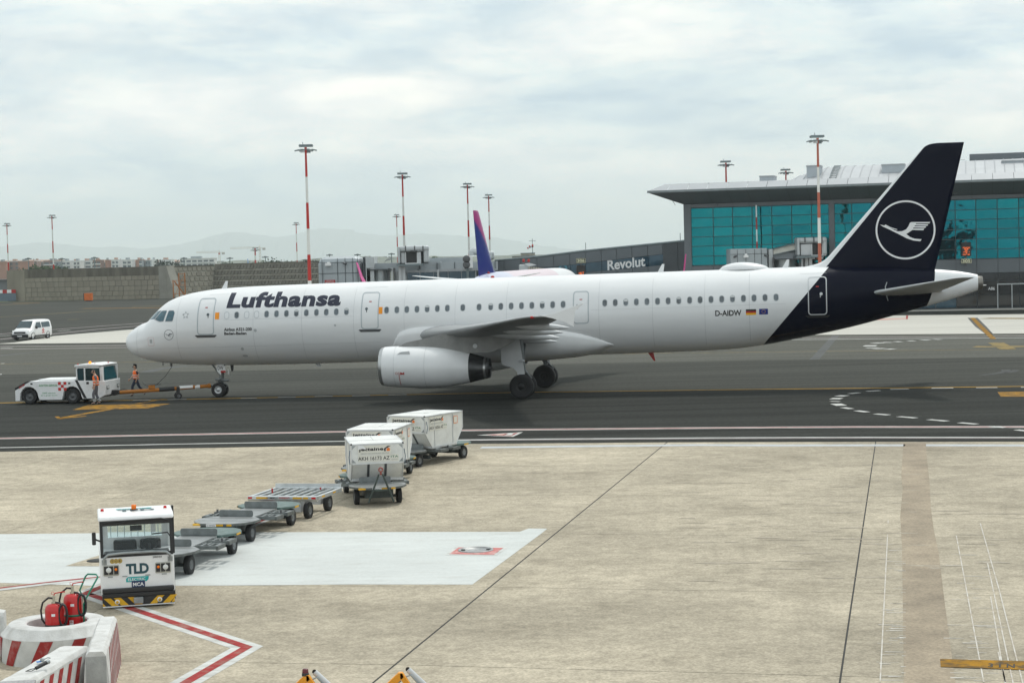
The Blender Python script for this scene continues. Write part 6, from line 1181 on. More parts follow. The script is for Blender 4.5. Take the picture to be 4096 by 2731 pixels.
gm = G(*zTG(960, 487)); JM = dict(pelvis=(0, 0, .94), waist=(.01, 0, 1.10), chest=(.03, 0, 1.33), neckb=(.05, 0, 1.49), neck=(.08, 0, 1.55), head0=(.11, 0, 1.60), head1=(.125, 0, 1.66), head2=(.125, 0, 1.73), face=(.93, .1, -.35), shL=(.03, .20, 1.43), shR=(.03, -.20, 1.43), elL=(-.03, .25, 1.16), elR=(.06, -.25, 1.16), wrL=(.08, .24, .93), wrR=(.14, -.24, .92), haL=(.10, .235, .85), haR=(.16, -.235, .85), hipL=(0, .09, .88), hipR=(0, -.09, .88), knL=(.17, .09, .50), knR=(.02, -.09, .49), anL=(.10, .09, .09), anR=(-.16, -.09, .10), toL=(.27, .10, .04), toR=(0, -.10, .035))
person('person in orange vest and grey trousers walking beside the tug cab', (gm.x, gm.y, 0), math.radians(192), JM, m_trou, m_tee, False, 1.02)
gw = G(*zTG(1352, 402)); JW = dict(pelvis=(0, 0, .90), waist=(0, 0, 1.05), chest=(.01, 0, 1.26), neckb=(.02, 0, 1.41), neck=(.03, 0, 1.46), head0=(.04, 0, 1.51), head1=(.045, 0, 1.57), head2=(.04, 0, 1.64), face=(.75, .66, -.02), shL=(.02, .17, 1.35), shR=(0, -.17, 1.35), elL=(-.06, .25, 1.11), elR=(.06, -.24, 1.11), wrL=(.06, .27, .90), wrR=(.20, -.27, .93), haL=(.09, .27, .83), haR=(.26, -.27, .88), hipL=(0, .08, .84), hipR=(0, -.08, .84), knL=(-.14, .10, .48), knR=(.20, -.07, .49), anL=(-.46, .12, .17), anR=(.17, -.06, .09), toL=(-.36, .14, .06), toR=(.33, -.07, .035))
person('person in open orange vest and dark jeans walking with a headset cable', (gw.x, gw.y, 0), math.radians(212), JW, m_jean, m_dshirt, True, 1.0, True, False)
ca, cb = at(*zTG(1408, 262), gw.y-.1), at(*zTG(1708, 105), PY0-2.45*math.sin(PYAW)-.1); mid = [at(*zTG(x, y), gw.y-.3-.4*k/4) for k, (x, y) in enumerate(((1430, 292), (1478, 314), (1560, 285), (1640, 205)))]
tag(MB().tube([ca]+mid+[cb], .014, 6).build('headset_cable', m_vblk), 'thin dark cable hanging from the airliner belly to the person in the open vest', 'cable')

# ---- white crew van far left
VAN = thing('crew_van', 'white crew van with red check mark driving at far left', 'van', (-48.6, 190.9, 0), math.radians(-104))
vr = []
for x, w, zb_, zs_, zt__, wt in ((2.48, .80, .38, .62, .86, .72), (2.40, .90, .30, .70, .98, .80), (2.0, .95, .26, .95, 1.10, .86), (1.72, .965, .26, 1.05, 1.20, .88), (1.3, .97, .26, 1.1, 1.58, .82), (.92, .975, .26, 1.1, 1.88, .78), (.5, .975, .26, 1.1, 1.95, .78), (-1.0, .975, .26, 1.1, 1.97, .78), (-2.2, .97, .26, 1.1, 1.95, .78), (-2.42, .95, .30, 1.1, 1.90, .76), (-2.5, .90, .42, 1.05, 1.80, .72)):
    vr.append([(x, s_*a, z) for s_, seq in ((1, ((w*.92, zb_), (w, zb_+.12), (w, zs_), (wt+.02, zt__-.14), (wt-.10, zt__-.02), (.3, zt__+.015))), (-1, ((.3, zt__+.015), (wt-.10, zt__-.02), (wt+.02, zt__-.14), (w, zs_), (w, zb_+.12), (w*.92, zb_)))) for a, z in seq])
MB().loft(vr).build('body', m_vw, VAN)
def vside(x, z): f = (z-1.1)/(1.83-1.1); return .975+(.80-.975)*max(0, f)
for sg in (-1, 1):
    for nm, P_ in (('side_window', [(-2.05, 1.20), (-.35, 1.18), (-.35, 1.70), (-2.0, 1.74), (-2.1, 1.6)]), ('front_window', [(-.2, 1.16), (1.02, 1.16), (1.15, 1.22), (.62, 1.72), (-.2, 1.74)])):
        MB().flat([(x, sg*(vside(x, z)+.012), z) for x, z in P_]).build(nm, m_glz, VAN)
    MB().bx(-1.9, 1.3, sg*.975-.012, sg*.975+.012, .30, .44).build('sill_trim', m_vblk, VAN); MB().box((1.05, sg*1.1, 1.22), (.12, .2, .28)).build('mirror', m_vblk, VAN, .03)
    for x in (1.55, -1.55):
        vwheel(VAN, x, sg*.85, .34, .22, .6, m_rim); MB().lathe([(.36, -.02), (.41, -.02), (.41, .02), (.36, .02)], (x, sg*.965, .34), 'y', 24).build('arch_trim', m_vblk, VAN)
    l_ = MB().flat([(2.46, sg*.50, .80), (2.40, sg*.86, .84), (2.20, sg*.955, 1.0), (2.36, sg*.55, .93)]).build('headlamp', m_hlens, VAN)
    for i in range(3):
        for j in range(4):
            if (i+j) % 2 == 0: MB().bx(-.75+i*.14, -.61+i*.14, sg*.98-.01, sg*.98+.01, .58+j*.13, .71+j*.13).build('check', m_checkr, VAN)
MB().flat([(1.74, -.80, 1.215), (1.74, .80, 1.215), (.98, .68, 1.86), (.98, -.68, 1.86)]).build('windscreen_base', m_vblk, VAN)
MB().add([(1.77, -.78, 1.23), (1.77, .78, 1.23), (1.02, .66, 1.87), (1.02, -.66, 1.87)], [(0, 1, 2, 3)]).build('windscreen', m_glz, VAN)
MB().bx(2.40, 2.55, -.90, .90, .24, .58).build('front_bumper', m_vblk, VAN, .04); MB().bx(2.44, 2.54, -.62, .62, .66, .84).build('grille', m_vblk, VAN, .02); MB().bx(2.52, 2.54, -.4, .4, .70, .72).build('chrome_bar', m_rim, VAN); MB().bx(2.54, 2.555, -.26, .26, .36, .46).build('number_plate', m_wlet, VAN); MB().bx(-2.56, -2.42, -.9, .9, .28, .55).build('rear_bumper', m_vblk, VAN, .03)

# ---- electric baggage tractor, facing the camera
f_ = Vector((.225, -.974)); TRC = thing('baggage_tractor', 'white electric baggage tractor with hazard-striped bumper facing the camera', 'tractor', (-7.77-.225*1.42, 38.30+.974*1.42, 0), math.atan2(f_.y, f_.x))
XF = 1.45                                                                 # front face; +y is picture right
MB().bx(.35, XF, -.74, .74, .30, 1.08).build('nose', m_vw, TRC, .03)
MB().bx(-1.5, .35, -.74, .74, .38, .92).build('rear_body', m_vw, TRC, .03); MB().bx(-1.4, 1.3, -.5, .5, .18, .5).build('chassis', m_vblk, TRC)
for x in (.95, -.95):
    for y in (-.62, .62): vwheel(TRC, x, y, .30, .2, .55, m_rim)
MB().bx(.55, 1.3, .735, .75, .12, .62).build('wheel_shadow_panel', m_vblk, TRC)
# bumper
MB().bx(XF-.02, XF+.10, -.72, .72, .34, .43).build('bumper_pad', m_vblk, TRC, .02); MB().bx(XF-.02, XF+.08, -.72, .72, .245, .335).build('bumper_pad', m_vblk, TRC, .02)
bp_ = MB().bx(XF-.05, XF+.05, -.72, .72, .075, .243).build('bumper_plate', m_vblk, TRC); MB().bx(XF-.04, XF+.06, -.72, .72, .055, .075).build('bumper_lip', m_vw, TRC)
def fp(pts, nm, m, par, x): return MB().flat([(x, a, b) for a, b in pts]).build(nm, m, par)
for a in (-.72, -.50, -.22): fp([(a if a > -.7 else -.72, .24 if a > -.7 else .15), (a+.14 if a > -.7 else -.72, .24 if a > -.7 else .08), (a+.30 if a > -.7 else -.60, .08), (a+.15 if a > -.7 else -.66, .08)], 'hazard_stripe', m_ylw, bp_, XF+.054)
fp([(-.70, .24), (-.56, .24), (-.40, .08), (-.54, .08)], 'hazard_stripe', m_ylw, bp_, XF+.056)
for a in (.22, .48): fp([(a+.16, .24), (a+.30, .24), (a+.14, .08), (a, .08)], 'hazard_stripe', m_ylw, bp_, XF+.054)
fp([(.72, .18), (.72, .09), (.66, .09)], 'hazard_stripe', m_ylw, bp_, XF+.054)
MB().bx(XF+.04, XF+.12, -.10, .09, .11, .235).build('hitch', m_steel, TRC, .01)
for y in (-.43, .42): MB().lathe([(0, .02), (.045, .02), (.052, 0)], (XF+.05, y, .155), 'x', 18).build('sensor', m_wlet, TRC); MB().lathe([(0, .025), (.03, .025), (.03, .02)], (XF+.05, y, .155), 'x', 12).build('sensor_face', m_ylw, TRC)
# lamps
for y, s_ in ((-.53, -1), (.51, 1)):
    h_ = MB().bx(XF-.02, XF+.03, y-.16, y+.16, .69, .91).build('lamp_panel', mat('lamp_bezel', (.42, .42, .37), .5), TRC, .03)
    for k in (-.10, 0, .10): MB().bx(XF+.028, XF+.036, y+k-.042, y+k+.042, .72, .89).build('lamp_cell', m_vblk, h_, .005)
    MB().lathe([(0, .012), (.05, .012), (.055, 0)], (XF+.034, y+s_*.05, .81), 'x', 20).build('headlamp', m_hlens, h_); MB().lathe([(0, .012), (.028, .012), (.03, 0)], (XF+.034, y-s_*.095, .82), 'x', 14).build('indicator', m_amber, h_)
for y in (-.55, -.26, .2, .53): MB().bx(XF, XF+.012, y-.05, y+.05, .655, .675).build('slot', m_steel, TRC)
# badges
def ft(txt, y, z, w, h, m, bold=.02, x=XF+.006, par=TRC, sp=1.0): return lettering('lettering', txt, m, par, lambda a, b: (x, y+a, z+b), w, h, bold, 0, sp)
m_dteal = mat('dark_teal_letter', srgb(35, 75, 85), .45, var=0)
ft('TLD', -.235, .70, .46, .215, m_dteal, .045, sp=.92)
eb = MB().flat([(XF+.005, a, b) for a, b in ((-.24, .54), (.17, .54), (.21, .58), (.22, .645), (-.20, .645), (-.24, .61))]).build('electric_badge', m_teal, TRC); ft('ELECTRIC', -.20, .565, .35, .055, m_wlet, .012, XF+.009, eb)
mp_ = MB().bx(XF, XF+.008, -.13, .137, .415, .56).build('mca_plate', mat('plate_navy', (.02, .04, .11), .4, var=0), TRC); ft('MCA', -.105, .45, .22, .075, m_wlet, .03, XF+.012, mp_)
for k, c_ in enumerate('TCR'): d = MB().lathe([(0, .004), (.045, .004), (.05, 0)], (XF+.003, -.50+k*.075, .985), 'x', 18).build('round_badge', mat('badge_gold', (.45, .32, .08), .5), TRC); ft(c_, -.515+k*.075, .968, .03, .035, m_navy, .01, XF+.012, d)
ft('20005454', .31, 1.005, .18, .04, m_black, .01)
# rail over the nose
MB().tube([(XF+.02, -.66, .96), (XF+.06, -.66, 1.06), (XF+.07, -.58, 1.13), (XF+.07, -.3, 1.15), (XF+.07, .3, 1.15), (XF+.07, .58, 1.13), (XF+.06, .66, 1.06), (XF+.02, .66, .96)], .028, 10).build('grab_rail', m_steel, TRC)
for y in (-.66, .66): MB().bx(XF, XF+.02, y-.05, y+.05, .92, 1.02).build('rail_foot', m_steel, TRC)
# cab
for y in (-.73, .67):
    MB().add([(XF-.06, y, 1.06), (XF, y, 1.06), (XF, y+.06, 1.06), (XF-.06, y+.06, 1.06), (XF-.14, y, 1.80), (XF-.08, y, 1.80), (XF-.08, y+.06, 1.80), (XF-.14, y+.06, 1.80)], [(0,1,2,3), (4,5,6,7), (0,1,5,4), (1,2,6,5), (2,3,7,6), (3,0,4,7)]).build('front_post', m_vblk, TRC)
    MB().bx(.30, .38, y, y+.06, .9, 1.80).build('rear_post', m_vw, TRC)
for z in (1.06, 1.70): MB().bx(XF-.10 if z > 1.5 else XF-.05, XF-.05 if z > 1.5 else XF+.0, -.70, .70, z, z+.07 if z < 1.5 else z+.10).build('screen_rail', m_vblk, TRC)
m_clear = mat('clear_glass', (.75, .85, .87), .03, var=0, trans=.97, spec=.5)
MB().add([(XF-.02, -.68, 1.12), (XF-.02, .68, 1.12), (XF-.09, .68, 1.71), (XF-.09, -.68, 1.71)], [(0, 1, 2, 3)]).build('windscreen', m_clear, TRC)
rf = MB(); rf.prism([(.18, 1.80), (XF-.02, 1.80), (XF-.06, 1.88), (XF-.25, 1.93), (.24, 1.93)], -.76, .76, 'y'); rf = rf.build('roof', m_vw, TRC, .035)
lettering('roof_letters', 'TLD', m_dteal, rf, lambda a, b: (1.02-b, -.35+a, 1.942), .75, .22, .045); MB().flat([(.72, -.36, 1.941), (.72, .32, 1.941), (.60, .36, 1.941), (.60, -.38, 1.941)]).build('roof_badge', m_teal, rf); lettering('roof_letters', 'ELECTRIC', m_wlet, rf, lambda a, b: (.70-b, -.28+a, 1.945), .52, .08, .012)
RW = MB().bx(.26, .32, -.70, .70, .92, 1.30).bx(.26, .32, -.70, -.56, 1.30, 1.80).bx(.26, .32, .56, .70, 1.30, 1.80).bx(.26, .32, -.56, .56, 1.70, 1.80).build('rear_wall', m_vw, TRC)
MB().bx(.28, .30, -.56, .56, 1.30, 1.70).build('rear_window', m_clear, TRC)
for k in range(8): MB().bx(.20, .22, -.5+k*.14, -.485+k*.14, 1.28, 1.72).build('guard_bar', m_wlet, TRC)
MB().bx(.42, .62, -.45, .02, .95, 1.28).build('seat', m_vblk, TRC, .04); MB().bx(.42, .62, .10, .52, .95, 1.28).build('seat', m_vblk, TRC, .04); MB().bx(1.05, 1.38, -.66, .66, 1.02, 1.14).build('dashboard', m_vblk, TRC, .03); MB().bx(.40, 1.1, -.66, .66, .86, .92).build('cab_floor', m_vblk, TRC)
MB().lathe([(.17, -.012), (.182, 0), (.17, .012), (.158, 0), (.17, -.012)], (0, 0, 0), 'z', 28).build('steering_wheel', m_vblk, TRC, 0, Matrix.Translation((.98, .27, 1.24)) @ Matrix.Rotation(math.radians(-50), 4, 'Y')); MB().tube([(1.2, .27, 1.05), (.98, .27, 1.24)], .025, 8).build('steering_column', m_vblk, TRC)
MB().bx(1.18, 1.20, -.12, .12, 1.55, 1.66).build('inside_mirror', m_vblk, TRC, .02); MB().bx(.33, .35, .33, .43, 1.38, 1.56).build('paper_notice', m_wlet, TRC)
MB().tube([(XF-.06, -.66, 1.76), (XF+.02, -.5, 1.795), (XF+.02, .5, 1.81), (XF-.06, .66, 1.76)], .016, 6).tube([(XF+.02, .05, 1.80), (XF, -.45, 1.74)], .012, 5).tube([(XF+.0, .3, 1.50), (XF+.03, .62, 1.52), (XF-.02, .70, 1.40)], .014, 6).build('wiper', m_vblk, TRC)
MB().tube([(XF-.04, -.72, 1.40), (XF+.02, -.80, 1.44), (XF+.02, -.86, 1.50)], .018, 6).build('mirror_arm', m_vblk, TRC); MB().bx(XF, XF+.05, -.89, -.81, 1.34, 1.60).build('mirror', m_vblk, TRC, .02)
MB().bx(.5, .58, .755, .80, .95, 1.95).build('exhaust_post', m_vblk, TRC)
MB().lathe([(.08, 1.93), (.08, 1.95), (.05, 1.955)], (.85, -.02, 0), n=16).build('beacon_base', m_vblk, TRC); MB().lathe([(.05, 1.955), (.052, 2.035), (.045, 2.045), (0, 2.046)], (.85, -.02, 0), n=16).build('beacon', m_amber, TRC)
for y in (-.66, .62): MB().lathe([(.035, 1.93), (.035, 1.945), (.03, 1.975), (0, 1.98)], (.75, y, 0), n=12).build('red_lamp', m_rlens, TRC)

# ---- container dollies
m_rimd = mat('dolly_rim', (.17, .18, .185), .5, .4, var=.2); m_dk = mat('tread_plate', (.30, .315, .315), .42, .6, var=.14, scale=6, bump=.5, bscale=90); m_dgreen = mat('dolly_green', (.10, .155, .145), .55, .2, var=.2, scale=4, tint=((.25, .27, .26), .6, 5)); m_dch = mat('dolly_chassis', (.06, .075, .075), .6, .3, var=.25, scale=5); m_dst = mat('dolly_steel', (.20, .22, .22), .5, .5, var=.25, scale=5); m_edge = mat('deck_edge', (.12, .13, .125), .6, .3, var=.25, scale=8)
def deckpoly(x0, x1, w, flip):
    P_ = [(x0, -w*.66), (x0, w*.66), (x0+(x1-x0)*.28, w), (x0+(x1-x0)*.55, w), (x0+(x1-x0)*.82, w*.82), (x1, w*.5), (x1+(.03 if x1 > x0 else -.03), 0), (x1, -w*.5), (x0+(x1-x0)*.82, -w*.82), (x0+(x1-x0)*.55, -w), (x0+(x1-x0)*.28, -w)]; return P_
def make_dolly(rear_green=True):
    r = thing('container_dolly', 'dolly', 'dolly', group='container dollies behind the tractor')
    d = MB().prism(deckpoly(.87, 2.18, .82, 0), .495, .545, 'z').build('front_deck', m_edge, r); MB().prism(deckpoly(.89, 2.16, .805, 0), .545, .553, 'z').build('tread', m_dk, d)
    for x in (1.2, 1.65): MB().bx(x-.004, x+.004, -.7, .7, .553, .556).build('joint', m_dch, d)
    for y0_, y1_ in ((-.62, -.36), (.02, .2), (.30, .42)): MB().bx(2.185 if abs(y0_+y1_) < .8 else 2.08, 2.216 if abs(y0_+y1_) < .8 else 2.17, y0_, y1_, .50, .542).build('yellow_mark', m_ylw, d)
    pl_ = MB().bx(2.20, 2.222, -.24, .02, .485, .545).build('number_tag', m_wlet, d); lettering('lettering', '10 047453', m_black, pl_, lambda a, b: (2.225, -.22+a, .50+b), .22, .03, .01)
    d2 = MB().prism(deckpoly(-.87, -2.12, .82, 0), .495, .548, 'z').build('rear_deck', m_dgreen, r)
    for y0_, y1_ in ((.42, .70), (-.68, -.45)): MB().bx(-1.46, -1.2, y0_*.0+(.815 if y0_ > 0 else -.825), (.828 if y0_ > 0 else -.815), .50, .542).build('yellow_mark', m_ylw, d2)
    MB().bx(-.82, .82, -.46, .46, .47, .538).build('bed_plate', m_dk, r)
    for x in (.85, -.85): MB().prism(rrect(.92, .17, .05, 3, 0, .63), x-.012, x+.012, 'x').build('stop_plate', m_dst, r, .004)
    for s_ in (-1, 1):
        for x in (-.36, .40):
            a = MB().bx(x-.22, x-.18, s_*.46 if s_ > 0 else -1.0, 1.0 if s_ > 0 else -.46, .44, .525).bx(x+.18, x+.22, s_*.46 if s_ > 0 else -1.0, 1.0 if s_ > 0 else -.46, .44, .525).build('side_arm', m_dst, r)
            for y in (.58, .76, .94): MB().bx(x-.18, x+.18, s_*y-.03, s_*y+.03, .49, .522).build('cross_piece', m_dst, a)
            MB().cyl((x-.15, s_*.72, .532), (x+.15, s_*.72, .532), .022, n=8).build('roller', m_dst, a)
        MB().bx(-.62, -.12, s_*1.0-.025, s_*1.0+.025, .43, .52).bx(.16, .66, s_*1.0-.025, s_*1.0+.025, .43, .52).build('side_rail', m_edge, r); MB().bx(-.05, .0, s_*.88-.02, s_*.88+.02, .52, .61).build('latch', m_sill, r)
    MB().bx(-1.6, 1.6, -.12, .12, .28, .44).build('main_beam', m_dch, r)
    for x in (1.43, -1.43): MB().bx(x-.42, x+.42, -.40, .40, .22, .47).cyl((x, -.62, .22), (x, .62, .22), .04, n=8).build('axle_frame', m_dch, r)
    for x in (1.43, -1.43):
        for y in (-.61, .61): vwheel(r, x, y, .225, .15, .5, m_rimd)
    MB().bx(-.08, .08, -.14, .14, .12, .25).build('tow_hook', m_dch, r)
    return r
dol = make_dolly()
def put(o, c, f, label): o.location = (c[0], c[1], 0); o.rotation_euler = (0, 0, math.atan2(f[1], f[0])); o['label'] = label; return o
put(dol, (-7.73, 43.78), (-.194, -.98), 'empty container dolly directly behind the tractor')
D2 = put(copy_tree(dol), (-6.93, 48.60), (-.243, -.97), 'empty container dolly second behind the tractor')
C1 = put(copy_tree(dol), (-4.24, 55.28), (.19, -.982), 'dolly with upright drawbar carrying the nearest container')
C2 = put(copy_tree(dol), (-4.33, 60.02), (-.193, -.981), 'dolly carrying the middle, mostly hidden container')
C3 = put(copy_tree(dol), (-3.06, 64.70), (-.5, -.865), 'dolly carrying the farthest container at the asphalt edge')
for o in (dol, D2, C2, C3):
    b_ = MB().tube([(1.6, 0, .30), (2.4, 0, .32), (2.85, 0, .34)], .035, 8).build('drawbar', m_dch, o)
dbm = mat('drawbar_green', (.055, .075, .07), .55, .3, var=.2, scale=6); dbr = MB()
for y in (-.36, .36): dbr.tube([(2.24, y, .14), (2.30, y*.34, .76), (2.32, y*.14, .95)], .030, 6)
dbr.bx(2.25, 2.29, -.20, .20, .46, .51); dbr.build('raised_drawbar', dbm, C1); MB().lathe([(.05, -.02), (.075, 0), (.05, .02), (.035, 0), (.05, -.02)], (2.335, 0, 1.075), 'x', 18).tube([(2.32, 0, .93), (2.335, 0, 1.02)], .028, 8).build('tow_eye', mat('eye_red', (.25, .06, .05), .5), C1)
# dolly with rollers
RD = thing('roller_dolly', 'bright aluminium roller dolly between empty dollies and the containers', 'dolly', (-6.1, 52.0, 0), math.atan2(-.968, -.25)); m_alu = mat('aluminium_frame', (.62, .65, .66), .35, .7, var=.1, scale=5)
for x in (-.95, .95): MB().bx(x-.05, x+.05, -1.0, 1.0, .52, .64).build('end_rail', m_alu, RD, .008)
for y in (-.96, .96): MB().bx(-.9, .9, y-.04, y+.04, .52, .63).build('side_rail', m_alu, RD, .008)
MB().bx(-1.0, -.97, -.98, .98, .64, .74).build('back_stop', m_alu, RD); MB().prism([(.9, .50), (1.0, .50), (1.06, .56), (1.06, .63), (.9, .63)], -1.0, 1.0, 'y').build('front_edge', m_alu, RD)
for y in np.linspace(-.75, .75, 7): MB().cyl((-.88, y, .60), (.88, y, .60), .035, n=10).build('roller', m_steel, RD)
for x in (-.45, 0, .45): MB().bx(x-.03, x+.03, -.92, .92, .50, .55).build('cross_beam', m_alu, RD)
for y0_, y1_, m in ((-.98, -.86, m_rlens), (-.74, -.40, m_ylw), (.32, .58, m_ylw), (.62, .76, m_ylw), (.86, .98, m_rlens)): MB().bx(1.058, 1.066, y0_, y1_, .57, .62).build('edge_mark', m, RD)
lettering('lettering', 'ZOMBELLI', m_black, RD, lambda a, b: (1.068, -.44+a, .572+b), .32, .05, .01); lettering('lettering', 'swissport', m_checkr, RD, lambda a, b: (1.068, -.08+a, .570+b), .31, .058, .02)
for x0_ in (.62, -.25): MB().bx(x0_-.22, x0_+.0, .997, 1.004, .56, .60).build('yellow_mark', m_ylw, RD)
MB().bx(.2, .235, -.62, -.585, .62, .75).build('red_latch', m_redp, RD); MB().bx(-.6, -.565, .5, .535, .62, .68).build('red_latch', m_redp, RD)
MB().bx(-.8, .8, -.10, .10, .30, .48).build('main_beam', m_lgrey, RD); MB().tube([(.6, -.3, .34), (1.7, 0, .30)], .04, 6).tube([(.6, .3, .34), (1.7, 0, .30)], .04, 6).build('drawbar', m_alu, RD)
for x in (-.75, .80):
    MB().bx(x-.15, x+.15, -.5, .5, .2, .5).build('axle_frame', m_lgrey, RD)
    for y in (-.66, .66): vwheel(RD, x, y, .235, .15, .5, m_rimd)

# ---- air freight containers
m_ctop = mat('container_panel', (.68, .69, .665), .5, .0, var=.09, scale=3, tint=((.40, .40, .37), .45, 2.5)); m_calu = mat('container_rail', (.62, .64, .65), .35, .6, var=.1, scale=5); m_cgrey = mat('container_lower', (.31, .335, .325), .42, .35, var=.16, scale=2.5); m_cpap = mat('label_paper', (.70, .69, .62), .6, var=.04); m_corg = mat('label_orange', srgb(230, 120, 40), .5, var=0); m_cgrn = mat('label_green', srgb(30, 110, 80), .5, var=0)
def make_container(number, side=True):
    r = thing('freight_container', 'container', 'container', group='air freight containers on dollies'); hw = .767; Z1, Z2 = 1.143, .56
    pf = [(-.78, .06), (.78, .06), (1.205, Z2), (1.205, Z1-.02), (-1.205, Z1-.02), (-1.205, Z2)]
    MB().prism(pf, -hw+.012, hw-.012, 'y').build('shell', m_ctop, r)
    MB().bx(-.80, .80, -hw, hw, 0, .075).build('base', m_calu, r, .008)
    for s_ in (-1, 1):
        MB().add([(s_*.79, -hw+.05, .08), (s_*.79, hw-.05, .08), (s_*1.195, hw-.05, Z2-.01), (s_*1.195, -hw+.05, Z2-.01)], [(0, 1, 2, 3)]).build('lower_panel', m_cgrey, r)
        MB().bx(s_*1.205-.012, s_*1.205+.02, -hw+.04, hw-.04, Z2+.02, Z1-.05).build('upper_panel', m_ctop, r)
        for y in (-.26, .24): MB().add([(s_*.795+s_*.01, y-.035, .08), (s_*.795+s_*.01, y+.035, .08), (s_*1.215, y+.035, Z2), (s_*1.215, y-.035, Z2)], [(0, 1, 2, 3)]).build('rib', m_sill, r)
        MB().bx(s_*1.21-.022, s_*1.21+.022, -hw, hw, Z1-.05, Z1).build('top_rail', m_calu, r, .006); MB().bx(s_*1.21-.018, s_*1.21+.018, -hw, hw, Z2-.02, Z2+.02).build('knee_rail', m_calu, r)
        for y in (-hw+.02, hw-.02):
            MB().bx(s_*1.21-.018, s_*1.21+.018, y-.02, y+.02, Z2, Z1-.04).build('corner_post', m_calu, r); MB().tube([(s_*.79, y, .06), (s_*1.21, y, Z2)], .018, 6).build('knee_post', m_calu, r)
            yy = y*.985; t_ = MB()
            for zc, sz in ((Z1-.05, -1), (Z2+.03, 1)): t_.add([(s_*1.228, yy, zc), (s_*1.228, yy-math.copysign(.12, y), zc), (s_*1.228, yy, zc+sz*.12)], [(0, 1, 2)])
            t_.build('corner_gusset', m_steel, r)
            MB().box((s_*1.21, y, Z1-.015), (.05, .05, .05)).build('corner_cap', m_vblk, r, .01)
    for s_ in (-1, 1):
        MB().bx(-1.2, 1.2, s_*hw-.02, s_*hw+.02, Z1-.045, Z1).build('top_rail', m_calu, r, .006)
        for x in (-.55, .62): MB().bx(x-.012, x+.012, s_*hw-.014, s_*hw+.012, .08, Z1-.05).build('side_seam', m_calu, r)
        MB().tube([(1.16, s_*(hw+.02), .95), (1.14, s_*(hw+.05), .75), (1.17, s_*(hw+.03), .55)], .012, 6).build('strap', mat('blue_strap', (.05, .10, .16), .7), r)
    tp = MB().bx(-1.19, 1.19, -hw+.02, hw-.02, Z1-.03, Z1-.008).build('top_sheet', m_ctop, r); MB().bx(.1, .11, -hw+.03, hw-.03, Z1-.008, Z1-.002).bx(-1.1, .1, -.02, -.012, Z1-.008, Z1-.002).build('top_seam', m_cgrey, tp)
    def face(fn, w, par):
        """logo label 1.0 wide; fn maps label coordinates to the face"""
        s1_ = sheet('label', *poly2([(0, .24), (w*.80, .24), (w*.80, .50), (0, .50)]), m_cpap, par, lambda a, b: fn(a, b, .004)); s2_ = sheet('label', *poly2([(0, .03), (w*.98, .03), (w*.98, .225), (0, .225)]), m_cpap, par, lambda a, b: fn(a, b, .004))
        lettering('logo', 'jettaine', m_black, s1_, lambda a, b: fn(.02+a, .315+b, .008), w*.60, .125, .034, 0, 1.04); sheet('logo_mark', *poly2([(w*.63, .32), (w*.67, .32), (w*.67, .39), (w*.77, .455), (w*.79, .47), (w*.72, .47), (w*.63, .40)]), m_black, s1_, lambda a, b: fn(a, b, .008)); sheet('logo_house', *poly2([(w*.69, .325), (w*.77, .325), (w*.77, .40), (w*.73, .42), (w*.69, .39)]), m_corg, s1_, lambda a, b: fn(a, b, .008))
        lettering('slogan', 'SMART·ULD·POOLING·PEOPLE', m_cgrey, s1_, lambda a, b: fn(.08+a, .255+b, .008), w*.68, .032, .005); lettering('unit_number', number, m_black, s2_, lambda a, b: fn(.0+a, .07+b, .008), w*.76, .11, .01); lettering('operator', 'ITA', m_cgrn, s2_, lambda a, b: fn(w*.79+a, .13+b, .008), w*.18, .06, .012); lettering('operator', 'AIRWAYS', m_cgrey, s2_, lambda a, b: fn(w*.80+a, .06+b, .008), w*.16, .025, .006)
    face(lambda a, b, o_: (1.228+o_, -.56+a, .585+b), 1.2, r)
    face(lambda a, b, o_: (.95-a*.95, hw+.004+o_, .585+b), 1.2, r)
    if side: pn = sheet('notice', *poly2([(0, 0), (.26, 0), (.26, .26), (0, .26)]), m_cpap, r, lambda a, b: (-.60-a, hw+.008, .74+b)); sheet('notice_frame', *ring2([(0, 0), (.26, 0), (.26, .26), (0, .26)], [(.02, .02), (.24, .02), (.24, .24), (.02, .24)]), m_corg, pn, lambda a, b: (-.60-a, hw+.012, .74+b))
    return r
K1 = make_container('AKH 16173 AZ'); K2 = make_container('AKH 16110 AZ'.replace('16110', '16173')); K3 = make_container('AKH 16056 AZ')
for o, c, f, lb in ((K1, (-4.17, 55.58), (.156, -.988), 'nearest silver container with a torn paper on its label'), (K2, (-4.30, 60.0), (-.193, -.981), 'middle silver container half hidden behind the nearest one'), (K3, (-3.06, 64.80), (-.5, -.865), 'farthest silver container with printed front and side')):
    put(o, c, f, lb); o.location.z = .55
MB().flat([(1.245, -.55, 1.10), (1.25, -.40, 1.08), (1.27, -.32, .98), (1.25, -.45, 1.0), (1.25, -.56, .97)]).build('torn_paper', m_wlet, K1)

